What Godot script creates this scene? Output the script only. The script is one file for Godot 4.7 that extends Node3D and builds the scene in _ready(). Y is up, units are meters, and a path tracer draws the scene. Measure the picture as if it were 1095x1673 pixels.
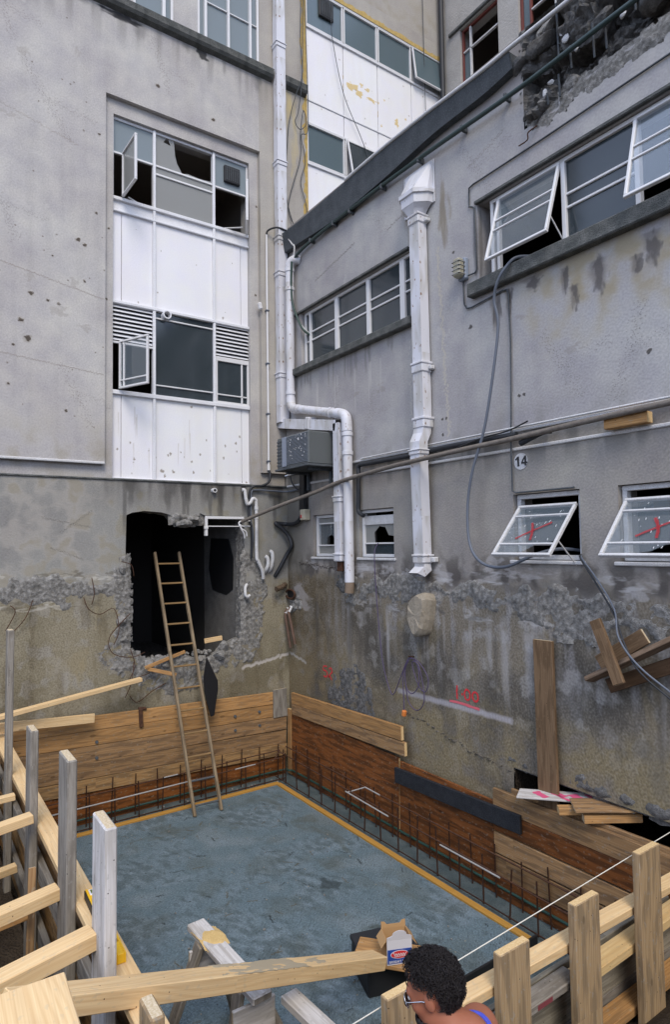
extends Node3D
# A courtyard corner on a demolition and building site.  Units are metres, y up; the corner of
# the two walls is x = 0, z = 0, the pit slab is y = 0.

var rng := RandomNumberGenerator.new()
var used := {}
var nz_low: FastNoiseLite
var nz_mid: FastNoiseLite
var nz_fine: FastNoiseLite
var nz_cell: FastNoiseLite
var nz_rock: FastNoiseLite
var nz_block: FastNoiseLite
var M := {}
const FA := Transform3D(Basis(Vector3(1, 0, 0), Vector3(0, 1, 0), Vector3(0, 0, 1)), Vector3.ZERO)
const FB := Transform3D(Basis(Vector3(0, 0, 1), Vector3(0, 1, 0), Vector3(-1, 0, 0)), Vector3.ZERO)
const FD := Transform3D(Basis(Vector3(0, 0, 1), Vector3(0, 1, 0), Vector3(-1, 0, 0)), Vector3(3.67, 0, 0))

# ---------------------------------------------------------------- mesh buffer
class MB:
	var v := PackedVector3Array()
	var n := PackedVector3Array()
	var t := PackedVector2Array()

	func tri(a: Vector3, b: Vector3, c: Vector3, ua: Vector2, ub: Vector2, uc: Vector2) -> void:
		# a, b, c run counter-clockwise seen from outside
		var m := (b - a).cross(c - a)
		if m.length_squared() < 1e-16:
			return
		m = m.normalized()
		v.append(a); v.append(c); v.append(b)
		n.append(m); n.append(m); n.append(m)
		t.append(ua); t.append(uc); t.append(ub)

	func tri_n(a: Vector3, b: Vector3, c: Vector3, na: Vector3, nb: Vector3, nc: Vector3, ua: Vector2, ub: Vector2, uc: Vector2) -> void:
		v.append(a); v.append(c); v.append(b)
		n.append(na); n.append(nc); n.append(nb)
		t.append(ua); t.append(uc); t.append(ub)

	func quad(a: Vector3, b: Vector3, c: Vector3, d: Vector3, ua: Vector2, ub: Vector2, uc: Vector2, ud: Vector2) -> void:
		tri(a, b, c, ua, ub, uc)
		tri(a, c, d, ua, uc, ud)

	func quad_out(a: Vector3, b: Vector3, c: Vector3, d: Vector3, out: Vector3, ua: Vector2, ub: Vector2, uc: Vector2, ud: Vector2) -> void:
		if (b - a).cross(c - a).dot(out) < 0.0:
			quad(a, d, c, b, ua, ud, uc, ub)
		else:
			quad(a, b, c, d, ua, ub, uc, ud)

	func empty() -> bool:
		return v.is_empty()

	func arrays() -> Array:
		var a := []
		a.resize(Mesh.ARRAY_MAX)
		a[Mesh.ARRAY_VERTEX] = v
		a[Mesh.ARRAY_NORMAL] = n
		a[Mesh.ARRAY_TEX_UV] = t
		return a

	# bevelled box: xf places it, its length runs along local y; ends go to another buffer if given
	func box(xf: Transform3D, size: Vector3, b: float = 0.004, uo: Vector2 = Vector2.ZERO, ends: MB = null) -> void:
		var h := size * 0.5
		b = minf(b, minf(h.x, minf(h.y, h.z)) * 0.45)
		var ax := [Vector3(1, 0, 0), Vector3(0, 1, 0), Vector3(0, 0, 1)]
		for i in 3:
			var j := (i + 1) % 3
			var k := (i + 2) % 3
			for s in [-1.0, 1.0]:
				var base: Vector3 = ax[i] * h[i] * s
				var e1: Vector3 = ax[j] * (h[j] - b)
				var e2: Vector3 = ax[k] * (h[k] - b)
				var to: MB = ends if (i == 1 and ends != null) else self
				var pts := [base - e1 - e2, base + e1 - e2, base + e1 + e2, base - e1 + e2]
				to.quad_out(xf * pts[0], xf * pts[1], xf * pts[2], xf * pts[3], xf.basis * (ax[i] * s), buv(pts[0], i, uo), buv(pts[1], i, uo), buv(pts[2], i, uo), buv(pts[3], i, uo))
				# the edge between face i and face j
				for s2 in [-1.0, 1.0]:
					var p1: Vector3 = ax[i] * h[i] * s + ax[j] * (h[j] - b) * s2
					var p2: Vector3 = ax[i] * (h[i] - b) * s + ax[j] * h[j] * s2
					var ek: Vector3 = ax[k] * (h[k] - b)
					var q := [p1 - ek, p1 + ek, p2 + ek, p2 - ek]
					quad_out(xf * q[0], xf * q[1], xf * q[2], xf * q[3], xf.basis * (ax[i] * s + ax[j] * s2), buv(q[0], i, uo), buv(q[1], i, uo), buv(q[2], i, uo), buv(q[3], i, uo))
		for sx in [-1.0, 1.0]:
			for sy in [-1.0, 1.0]:
				for sz in [-1.0, 1.0]:
					var a := Vector3(h.x * sx, (h.y - b) * sy, (h.z - b) * sz)
					var c := Vector3((h.x - b) * sx, h.y * sy, (h.z - b) * sz)
					var d := Vector3((h.x - b) * sx, (h.y - b) * sy, h.z * sz)
					var o := xf.basis * Vector3(sx, sy, sz)
					if (xf * c - xf * a).cross(xf * d - xf * a).dot(o) < 0.0:
						tri(xf * a, xf * d, xf * c, uo, uo, uo)
					else:
						tri(xf * a, xf * c, xf * d, uo, uo, uo)

	func buv(p: Vector3, i: int, uo: Vector2) -> Vector2:
		if i == 0:
			return Vector2(p.z, p.y) + uo
		if i == 1:
			return Vector2(p.x, p.z) + uo
		return Vector2(p.x, p.y) + uo

	# an axis-aligned box in frame f from lo to hi
	func slab(f: Transform3D, lo: Vector3, hi: Vector3, b: float = 0.004) -> void:
		box(f * Transform3D(Basis.IDENTITY, (lo + hi) * 0.5), (hi - lo).abs(), b, Vector2((lo.x + hi.x) * 0.5, (lo.y + hi.y) * 0.5))

	func tube(p: PackedVector3Array, r: float, sides: int = 8, caps: bool = true, r2: float = -1.0) -> void:
		var cnt := p.size()
		if cnt < 2:
			return
		var up := Vector3.UP
		var d0 := (p[1] - p[0]).normalized()
		if absf(d0.dot(up)) > 0.9:
			up = Vector3.RIGHT
		var side := d0.cross(up).normalized()
		var ring0 := PackedVector3Array()
		var norm0 := PackedVector3Array()
		var length := 0.0
		for i in cnt:
			var d: Vector3
			if i == 0:
				d = (p[1] - p[0]).normalized()
			elif i == cnt - 1:
				d = (p[i] - p[i - 1]).normalized()
			else:
				d = ((p[i + 1] - p[i]).normalized() + (p[i] - p[i - 1]).normalized()).normalized()
			side = (side - d * side.dot(d)).normalized()
			var other := d.cross(side).normalized()
			var rr := r if r2 < 0.0 else lerpf(r, r2, float(i) / float(cnt - 1))
			var ring := PackedVector3Array()
			var norm := PackedVector3Array()
			for k in sides:
				var a := TAU * float(k) / float(sides)
				var nn := side * cos(a) + other * sin(a)
				norm.append(nn)
				ring.append(p[i] + nn * rr)
			if i > 0:
				var l2 := length + p[i].distance_to(p[i - 1])
				for k in sides:
					var k2 := (k + 1) % sides
					var u1 := float(k) / sides * TAU * r
					var u2 := float(k + 1) / sides * TAU * r
					tri_n(ring0[k], ring0[k2], ring[k2], norm0[k], norm0[k2], norm[k2], Vector2(u1, length), Vector2(u2, length), Vector2(u2, l2))
					tri_n(ring0[k], ring[k2], ring[k], norm0[k], norm[k2], norm[k], Vector2(u1, length), Vector2(u2, l2), Vector2(u1, l2))
				length = l2
			if caps and (i == 0 or i == cnt - 1):
				for k in sides:
					var k2 := (k + 1) % sides
					if i == 0:
						tri(p[i], ring[k2], ring[k], Vector2.ZERO, Vector2.ZERO, Vector2.ZERO)
					else:
						tri(p[i], ring[k], ring[k2], Vector2.ZERO, Vector2.ZERO, Vector2.ZERO)
			ring0 = ring
			norm0 = norm

	# loft closed rings (same count) into a skin with flat faces
	func loft(rings: Array, closed: bool = true) -> void:
		for i in rings.size() - 1:
			var a: PackedVector3Array = rings[i]
			var b: PackedVector3Array = rings[i + 1]
			var m := a.size()
			for k in (m if closed else m - 1):
				var k2 := (k + 1) % m
				quad(a[k], a[k2], b[k2], b[k], Vector2(k, i) * 0.1, Vector2(k + 1, i) * 0.1, Vector2(k + 1, i + 1) * 0.1, Vector2(k, i + 1) * 0.1)

	# a flat polygon (u, v) in frame f at depth w, with thickness th behind it
	func poly(f: Transform3D, pts: PackedVector2Array, w: float, th: float = 0.0) -> void:
		var idx := Geometry2D.triangulate_polygon(pts)
		for i in range(0, idx.size(), 3):
			var a := pts[idx[i]]
			var b := pts[idx[i + 1]]
			var c := pts[idx[i + 2]]
			if (b - a).cross(c - a) < 0.0:
				var s := b
				b = c
				c = s
			tri(f * Vector3(a.x, a.y, w), f * Vector3(b.x, b.y, w), f * Vector3(c.x, c.y, w), a, b, c)
			if th > 0.0:
				tri(f * Vector3(a.x, a.y, w - th), f * Vector3(c.x, c.y, w - th), f * Vector3(b.x, b.y, w - th), a, c, b)
		if th > 0.0:
			var ccw := not Geometry2D.is_polygon_clockwise(pts)
			for i in pts.size():
				var a := pts[i]
				var b := pts[(i + 1) % pts.size()]
				if not ccw:
					var s := a
					a = b
					b = s
				quad(f * Vector3(a.x, a.y, w - th), f * Vector3(b.x, b.y, w - th), f * Vector3(b.x, b.y, w), f * Vector3(a.x, a.y, w), a, b, b, a)

	# wall sheet with rectangular holes: front face at w, back at w - th, reveals in the holes
	func wall(f: Transform3D, r: Rect2, holes: Array, w: float, th: float) -> void:
		var us := [r.position.x, r.end.x]
		var vs := [r.position.y, r.end.y]
		for h: Rect2 in holes:
			for x in [h.position.x, h.end.x]:
				if x > r.position.x and x < r.end.x and not us.has(x):
					us.append(x)
			for y in [h.position.y, h.end.y]:
				if y > r.position.y and y < r.end.y and not vs.has(y):
					vs.append(y)
		us.sort()
		vs.sort()
		for i in us.size() - 1:
			for j in vs.size() - 1:
				var c := Vector2((us[i] + us[i + 1]) * 0.5, (vs[j] + vs[j + 1]) * 0.5)
				var inside := false
				for h: Rect2 in holes:
					if h.has_point(c):
						inside = true
				if inside:
					continue
				var a := Vector2(us[i], vs[j])
				var b := Vector2(us[i + 1], vs[j])
				var d := Vector2(us[i + 1], vs[j + 1])
				var e := Vector2(us[i], vs[j + 1])
				quad(f * p3(a, w), f * p3(b, w), f * p3(d, w), f * p3(e, w), a, b, d, e)
				if th > 0.0:
					quad(f * p3(a, w - th), f * p3(e, w - th), f * p3(d, w - th), f * p3(b, w - th), a, e, d, b)
		if th > 0.0:
			for h: Rect2 in holes:
				reveal(f, h, w, th, r)

	func reveal(f: Transform3D, h: Rect2, w: float, th: float, r: Rect2) -> void:
		var a := h.position
		var b := Vector2(h.end.x, h.position.y)
		var c := h.end
		var d := Vector2(h.position.x, h.end.y)
		for q in [[a, b, Vector3(0, 1, 0)], [b, c, Vector3(-1, 0, 0)], [c, d, Vector3(0, -1, 0)], [d, a, Vector3(1, 0, 0)]]:
			var p: Vector2 = q[0]
			var s: Vector2 = q[1]
			var o: Vector3 = q[2]
			var mid := (p + s) * 0.5
			# a hole that runs off the edge of the sheet has no reveal there
			if mid.x <= r.position.x or mid.x >= r.end.x or mid.y <= r.position.y or mid.y >= r.end.y:
				continue
			var k := Vector2(o.x, o.y) * -th
			quad_out(f * p3(p, w), f * p3(s, w), f * p3(s, w - th), f * p3(p, w - th), f.basis * o, p, s, s + k, p + k)

	func p3(a: Vector2, w: float) -> Vector3:
		return Vector3(a.x, a.y, w)

	# five inward faces of a room box behind a wall (open towards the wall)
	func room(f: Transform3D, lo: Vector3, hi: Vector3) -> void:
		var p := []
		for i in 8:
			p.append(f * Vector3(hi.x if i & 1 else lo.x, hi.y if i & 2 else lo.y, hi.z if i & 4 else lo.z))
		var mid := f * ((lo + hi) * 0.5)
		for q in [[0, 1, 3, 2], [0, 1, 5, 4], [2, 3, 7, 6], [0, 2, 6, 4], [1, 3, 7, 5]]:
			var ctr: Vector3 = (p[q[0]] + p[q[1]] + p[q[2]] + p[q[3]]) * 0.25
			quad_out(p[q[0]], p[q[1]], p[q[2]], p[q[3]], mid - ctr, Vector2(0, 0), Vector2(3, 0), Vector2(3, 3), Vector2(0, 3))

	# ribbon of width wd along points (u, v) in frame f at depth w, as sprayed or brushed strokes
	func ribbon(f: Transform3D, pts: PackedVector2Array, wd: float, w: float, jit: RandomNumberGenerator) -> void:
		var last_l := Vector2.ZERO
		var last_r := Vector2.ZERO
		for i in pts.size():
			var d := (pts[mini(i + 1, pts.size() - 1)] - pts[maxi(i - 1, 0)]).normalized()
			var s := Vector2(-d.y, d.x) * wd * 0.5
			var l := pts[i] + s * jit.randf_range(0.75, 1.2)
			var r := pts[i] - s * jit.randf_range(0.75, 1.2)
			if i > 0:
				quad_out(f * p3(last_l, w), f * p3(last_r, w), f * p3(r, w), f * p3(l, w), f.basis.z, last_l, last_r, r, l)
			last_l = l
			last_r = r

# ---------------------------------------------------------------- painted map of a wall (colour + height)
class Tex:
	var w: int
	var h: int
	var r: Rect2
	var px := PackedFloat32Array()
	var hg := PackedFloat32Array()
	var nz: FastNoiseLite
	var seed_off := 0.0

	func _init(rect: Rect2, ppm: float, noise: FastNoiseLite) -> void:
		r = rect
		w = int(rect.size.x * ppm)
		h = int(rect.size.y * ppm)
		nz = noise
		px.resize(w * h * 3)
		hg.resize(w * h)

	func fill(fn: Callable) -> void:
		var du := r.size.x / w
		var dv := r.size.y / h
		var k := 0
		for j in h:
			var v := r.end.y - (j + 0.5) * dv
			for i in w:
				var c: Color = fn.call(r.position.x + (i + 0.5) * du, v)
				px[k * 3] = c.r
				px[k * 3 + 1] = c.g
				px[k * 3 + 2] = c.b
				hg[k] = c.a
				k += 1

	# an irregular blotch: centre and radii in metres
	func blob(u: float, v: float, ru: float, rv: float, c: Color, a: float, rough: float = 0.35, dh: float = 0.0, soft: float = 0.35) -> void:
		var sx := w / r.size.x
		var sy := h / r.size.y
		seed_off += 7.13
		var ext := 1.0 + rough
		var i0 := maxi(0, int((u - ru * ext - r.position.x) * sx))
		var i1 := mini(w - 1, int((u + ru * ext - r.position.x) * sx) + 1)
		var j0 := maxi(0, int((r.end.y - v - rv * ext) * sy))
		var j1 := mini(h - 1, int((r.end.y - v + rv * ext) * sy) + 1)
		for j in range(j0, j1 + 1):
			var dv := ((r.end.y - (j + 0.5) / sy) - v) / rv
			for i in range(i0, i1 + 1):
				var uu := r.position.x + (i + 0.5) / sx
				var du := (uu - u) / ru
				var d := sqrt(du * du + dv * dv)
				if d > ext:
					continue
				d += rough * 1.6 * nz.get_noise_2d(du * 35.0 + seed_off * 11.0, dv * 35.0 + seed_off * 5.0)
				var m := smoothstep(1.0, 1.0 - soft, d) * a
				if m <= 0.0:
					continue
				var k := j * w + i
				px[k * 3] = lerpf(px[k * 3], c.r, m)
				px[k * 3 + 1] = lerpf(px[k * 3 + 1], c.g, m)
				px[k * 3 + 2] = lerpf(px[k * 3 + 2], c.b, m)
				hg[k] += dh * m

	# a drip that starts at (u, v) and runs down for len metres
	func drip(u: float, v: float, wd: float, length: float, c: Color, a: float) -> void:
		var sx := w / r.size.x
		var sy := h / r.size.y
		seed_off += 3.7
		var j0 := maxi(0, int((r.end.y - v) * sy))
		var j1 := mini(h - 1, int((r.end.y - v + length) * sy))
		for j in range(j0, j1 + 1):
			var f := (float(j) / sy - (r.end.y - v)) / length
			if f < 0.0:
				continue
			var cx := u + 0.25 * wd * nz.get_noise_2d(seed_off * 9.0, f * 60.0)
			var half := wd * (1.0 - 0.55 * f) * (1.0 + 0.5 * nz.get_noise_2d(seed_off * 13.0 + 40.0, f * 90.0))
			var i0 := maxi(0, int((cx - half - r.position.x) * sx))
			var i1 := mini(w - 1, int((cx + half - r.position.x) * sx))
			for i in range(i0, i1 + 1):
				var d := absf((r.position.x + (i + 0.5) / sx) - cx) / half
				var m := smoothstep(1.0, 0.3, d) * a * smoothstep(1.0, 0.55, f) * smoothstep(-0.02, 0.05, f)
				var k := j * w + i
				px[k * 3] = lerpf(px[k * 3], c.r, m)
				px[k * 3 + 1] = lerpf(px[k * 3 + 1], c.g, m)
				px[k * 3 + 2] = lerpf(px[k * 3 + 2], c.b, m)

	# a hairline that wanders from a to b
	func crack(a: Vector2, b: Vector2, wd: float, c: Color, al: float, wander: float, dh: float = -0.3) -> void:
		seed_off += 5.3
		var steps := int(a.distance_to(b) / (wd * 0.8)) + 2
		var side := (b - a).orthogonal().normalized()
		for i in steps:
			var f := float(i) / (steps - 1)
			var off := wander * nz.get_noise_2d(seed_off * 17.0, f * 120.0) + wander * 0.5 * nz.get_noise_2d(seed_off * 3.0, f * 480.0)
			var p := a.lerp(b, f) + side * off
			blob(p.x, p.y, wd, wd, c, al, 0.0, dh, 0.6)

	func image() -> Image:
		var b := PackedByteArray()
		b.resize(px.size())
		for i in px.size():
			b[i] = int(clampf(px[i], 0.0, 1.0) * 255.0)
		return Image.create_from_data(w, h, false, Image.FORMAT_RGB8, b)

	func height_image() -> Image:
		var b := PackedByteArray()
		b.resize(hg.size())
		for i in hg.size():
			b[i] = int(clampf(hg[i] * 0.5 + 0.5, 0.0, 1.0) * 255.0)
		return Image.create_from_data(w, h, false, Image.FORMAT_L8, b)

	func material(bump: float, rough: float) -> StandardMaterial3D:
		var m := StandardMaterial3D.new()
		m.albedo_texture = ImageTexture.create_from_image(image())
		var hi := height_image()
		hi.convert(Image.FORMAT_RGBA8)
		hi.bump_map_to_normal_map(bump)
		m.normal_enabled = true
		m.normal_texture = ImageTexture.create_from_image(hi)
		m.roughness = rough
		m.metallic_specular = 0.3
		# uv in metres -> 0..1
		m.uv1_scale = Vector3(1.0 / r.size.x, -1.0 / r.size.y, 1)
		m.uv1_offset = Vector3(-r.position.x / r.size.x, r.end.y / r.size.y, 0)
		return m

# ---------------------------------------------------------------- scene helpers
func noise(sd: int, freq: float, oct: int, kind: int = FastNoiseLite.TYPE_SIMPLEX_SMOOTH) -> FastNoiseLite:
	var f := FastNoiseLite.new()
	f.seed = sd
	f.frequency = freq
	f.noise_type = kind
	f.fractal_type = FastNoiseLite.FRACTAL_FBM if oct > 1 else FastNoiseLite.FRACTAL_NONE
	f.fractal_octaves = oct
	return f

func numbered(called: String) -> String:
	var k: int = used.get(called, 0)
	used[called] = k + 1
	return called if k == 0 else "%s_%03d" % [called, k]

func thing(called: String, label: String, category: String, group: String = "", at: Vector3 = Vector3.ZERO) -> Node3D:
	var o := Node3D.new()
	o.name = numbered(called)
	add_child(o)
	o.position = at
	tag(o, label, category, group)
	return o

func tag(o: Node3D, label: String, category: String, group: String = "") -> void:
	o.set_meta("label", label)
	o.set_meta("category", category)
	if group != "":
		o.set_meta("group", group)

func group_node(called: String, parent: Node3D, xf: Transform3D = Transform3D.IDENTITY) -> Node3D:
	var o := Node3D.new()
	o.name = called
	parent.add_child(o, true)
	o.transform = xf
	return o

func commit(called: String, sets: Array, parent: Node3D = null) -> MeshInstance3D:
	var am := ArrayMesh.new()
	for i in range(0, sets.size(), 2):
		var b: MB = sets[i]
		if b.empty():
			continue
		am.add_surface_from_arrays(Mesh.PRIMITIVE_TRIANGLES, b.arrays())
		am.surface_set_material(am.get_surface_count() - 1, sets[i + 1])
	var o := MeshInstance3D.new()
	o.mesh = am
	if parent == null:
		o.name = numbered(called)
		add_child(o)
	else:
		o.name = called
		parent.add_child(o, true)
	return o

func lone(called: String, sets: Array, label: String, category: String, group: String = "") -> MeshInstance3D:
	var o := commit(called, sets)
	tag(o, label, category, group)
	return o

func mat(c: Color, rough: float = 0.8, metal: float = 0.0) -> StandardMaterial3D:
	var m := StandardMaterial3D.new()
	m.albedo_color = c
	m.roughness = rough
	m.metallic = metal
	return m

func tint(m: StandardMaterial3D, c: Color) -> StandardMaterial3D:
	var key := "%s %s" % [m.get_instance_id(), c.to_html()]
	if M.has(key):
		return M[key]
	var d: StandardMaterial3D = m.duplicate()
	d.albedo_color = c
	M[key] = d
	return d

func c8(r: int, g: int, b: int) -> Color:
	return Color(r / 255.0, g / 255.0, b / 255.0)

# orientation whose local y runs a->b, local x is as near as may be to "wide"
func along(a: Vector3, b: Vector3, wide: Vector3) -> Transform3D:
	var y := (b - a).normalized()
	var z := wide.cross(y).normalized()
	var x := y.cross(z).normalized()
	return Transform3D(Basis(x, y, z), (a + b) * 0.5)

# a sawn timber: length a->b, wd across "wide", th across the other way
func timber(called: String, a: Vector3, b: Vector3, wide: Vector3, wd: float, th: float, m: Material, me: Material, parent: Node3D = null, bev: float = 0.004) -> MeshInstance3D:
	var s := MB.new()
	var e := MB.new()
	var uo := Vector2(rng.randf() * 2.0, rng.randf() * 3.0)
	var xf := along(a, b, wide)
	s.box(xf, Vector3(wd, a.distance_to(b), th), bev, uo, e)
	var o := commit(called, [s, m, e, me], parent)
	# the object's axes run along the timber, its origin is its middle
	return o

func smooth_path(pts: Array, per: int = 6) -> PackedVector3Array:
	var out := PackedVector3Array()
	for i in pts.size() - 1:
		var p0: Vector3 = pts[maxi(i - 1, 0)]
		var p1: Vector3 = pts[i]
		var p2: Vector3 = pts[i + 1]
		var p3: Vector3 = pts[mini(i + 2, pts.size() - 1)]
		for k in per:
			out.append(p1.cubic_interpolate(p2, p0, p3, float(k) / per))
	out.append(pts[pts.size() - 1])
	return out

func smooth2(pts: Array, per: int = 5) -> PackedVector2Array:
	var out := PackedVector2Array()
	for i in pts.size() - 1:
		var p0: Vector2 = pts[maxi(i - 1, 0)]
		var p1: Vector2 = pts[i]
		var p2: Vector2 = pts[i + 1]
		var p3: Vector2 = pts[mini(i + 2, pts.size() - 1)]
		for k in per:
			out.append(p1.cubic_interpolate(p2, p0, p3, float(k) / per))
	out.append(pts[pts.size() - 1])
	return out

# a rectangular tube along straight legs, with mitred corners; "out" is the direction away from the wall
func duct(b: MB, pts: Array, wd: float, dp: float, out: Vector3) -> void:
	var rings := []
	for i in pts.size():
		var p: Vector3 = pts[i]
		var d1: Vector3 = (p - pts[i - 1]).normalized() if i > 0 else (pts[1] - p).normalized()
		var d2: Vector3 = (pts[i + 1] - p).normalized() if i < pts.size() - 1 else d1
		var d := (d1 + d2).normalized()
		var k := 1.0 / maxf(0.3, d.dot(d1))
		var side := d.cross(out).normalized() * wd * 0.5 * k
		var o := out.normalized() * dp * 0.5
		rings.append(PackedVector3Array([p - side - o, p + side - o, p + side + o, p - side + o]))
	for i in rings.size() - 1:
		for k in 4:
			var k2 := (k + 1) % 4
			var mid: Vector3 = (rings[i][k] + rings[i][k2]) * 0.5 - pts[i]
			b.quad_out(rings[i][k], rings[i][k2], rings[i + 1][k2], rings[i + 1][k], mid, Vector2(0, 0), Vector2(wd, 0), Vector2(wd, 1), Vector2(0, 1))

# heightfield of broken concrete lying on a wall.  mask(u, v): 0 outside .. 1 inside
func crag(b: MB, f: Transform3D, r: Rect2, step: float, mask: Callable, height: Callable, sink: float = 0.03, sharp: bool = false) -> void:
	var nu := int(ceil(r.size.x / step))
	var nv := int(ceil(r.size.y / step))
	var pts := PackedVector3Array()
	var ms := PackedFloat32Array()
	for j in nv + 1:
		for i in nu + 1:
			var u := r.position.x + r.size.x * i / nu
			var v := r.position.y + r.size.y * j / nv
			var m: float = clampf(mask.call(u, v), 0.0, 1.0)
			ms.append(m)
			var ju := u + (nz_fine.get_noise_2d(u * 300.0, v * 300.0)) * step * 0.6
			var jv := v + (nz_fine.get_noise_2d(u * 300.0 + 500.0, v * 300.0)) * step * 0.6
			var hh: float = height.call(u, v)
			pts.append(f * Vector3(ju, jv, lerpf(-sink, hh, m)))
	# softened normals: part facet, part smooth
	var nm := PackedVector3Array()
	nm.resize(pts.size())
	for j in nv:
		for i in nu:
			var k := j * (nu + 1) + i
			var c := (pts[k + 1] - pts[k]).cross(pts[k + nu + 1] - pts[k])
			for o in [k, k + 1, k + nu + 1, k + nu + 2]:
				nm[o] += c
	for j in nv:
		for i in nu:
			var k := j * (nu + 1) + i
			if maxf(maxf(ms[k], ms[k + 1]), maxf(ms[k + nu + 1], ms[k + nu + 2])) <= 0.0:
				continue
			var q := Vector2(r.position.x + r.size.x * i / nu, r.position.y + r.size.y * j / nv)
			var e := Vector2(step, 0)
			var g := Vector2(0, step)
			if sharp:
				b.quad(pts[k], pts[k + 1], pts[k + nu + 2], pts[k + nu + 1], q, q + e, q + e + g, q + g)
			else:
				var n0 := nm[k].normalized()
				var n1 := nm[k + 1].normalized()
				var n2 := nm[k + nu + 2].normalized()
				var n3 := nm[k + nu + 1].normalized()
				b.tri_n(pts[k], pts[k + 1], pts[k + nu + 2], n0, n1, n2, q, q + e, q + e + g)
				b.tri_n(pts[k], pts[k + nu + 2], pts[k + nu + 1], n0, n2, n3, q, q + e + g, q + g)

func rubble_h(u: float, v: float, amp: float) -> float:
	var a := nz_cell.get_noise_2d(u * 1.0, v * 1.4)
	var c := nz_rock.get_noise_2d(u, v)
	var e := nz_block.get_noise_2d(u * 2.2, v * 2.6)
	return amp * (0.4 + 0.3 * a + 0.75 * c + 0.35 * e + 0.5 * nz_rock.get_noise_2d(u * 4.0 + 9.0, v * 4.0))

# band mask with wandering edges
func edge_mask(d: float, u: float, v: float, wob: float) -> float:
	return clampf((d + wob * nz_mid.get_noise_2d(u * 60.0, v * 60.0) + wob * 0.6 * nz_fine.get_noise_2d(u * 90.0, v * 90.0)) / 0.05, 0.0, 1.0)

# a broken lump: a ball cut by planes, so that it has flat faces and edges
func chunk(b: MB, xf: Transform3D, size: Vector3, sd: int, cuts: int = 9, rows: int = 14) -> void:
	var r := RandomNumberGenerator.new()
	r.seed = sd
	var pl := []
	for i in cuts:
		pl.append([Vector3(r.randfn(), r.randfn(), r.randfn()).normalized(), r.randf_range(0.5, 0.85)])
	var cols := rows * 2
	var g := []
	for j in rows + 1:
		var row := PackedVector3Array()
		var th := PI * j / rows
		for i in cols:
			var ph := TAU * i / cols
			var d := Vector3(sin(th) * cos(ph), cos(th), sin(th) * sin(ph))
			var k := 1.0
			for q: Array in pl:
				var c: float = d.dot(q[0])
				if c > 0.05:
					k = minf(k, q[1] / c)
			k *= 1.0 + 0.04 * nz_rock.get_noise_3d(d.x * 1.6 + sd, d.y * 1.6, d.z * 1.6)
			row.append(xf * (d * k * size * 0.5))
		g.append(row)
	for j in rows:
		for i in cols:
			var i2 := (i + 1) % cols
			b.quad(g[j][i], g[j][i2], g[j + 1][i2], g[j + 1][i], Vector2(i, j) * 0.05, Vector2(i + 1, j) * 0.05, Vector2(i + 1, j + 1) * 0.05, Vector2(i, j + 1) * 0.05)

# smooth-normal stone made from a displaced sphere
func stone(b: MB, xf: Transform3D, size: Vector3, sd: float, rough: float = 0.25, rows: int = 9) -> void:
	var cols := rows * 2
	var g := []
	for j in rows + 1:
		var row := PackedVector3Array()
		var th := PI * j / rows
		for i in cols:
			var ph := TAU * i / cols
			var d := Vector3(sin(th) * cos(ph), cos(th), sin(th) * sin(ph))
			var bx := d / maxf(maxf(absf(d.x), absf(d.y)), absf(d.z))
			d = d.lerp(bx, 0.45)
			d *= 1.0 + rough * nz_rock.get_noise_3d(d.x * 0.55 + sd * 3.0, d.y * 0.55 + sd, d.z * 0.55)
			row.append(xf * (d * size * 0.5))
		g.append(row)
	for j in rows:
		for i in cols:
			var i2 := (i + 1) % cols
			b.quad(g[j][i], g[j][i2], g[j + 1][i2], g[j + 1][i], Vector2(i, j) * 0.05, Vector2(i + 1, j) * 0.05, Vector2(i + 1, j + 1) * 0.05, Vector2(i, j + 1) * 0.05)

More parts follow.
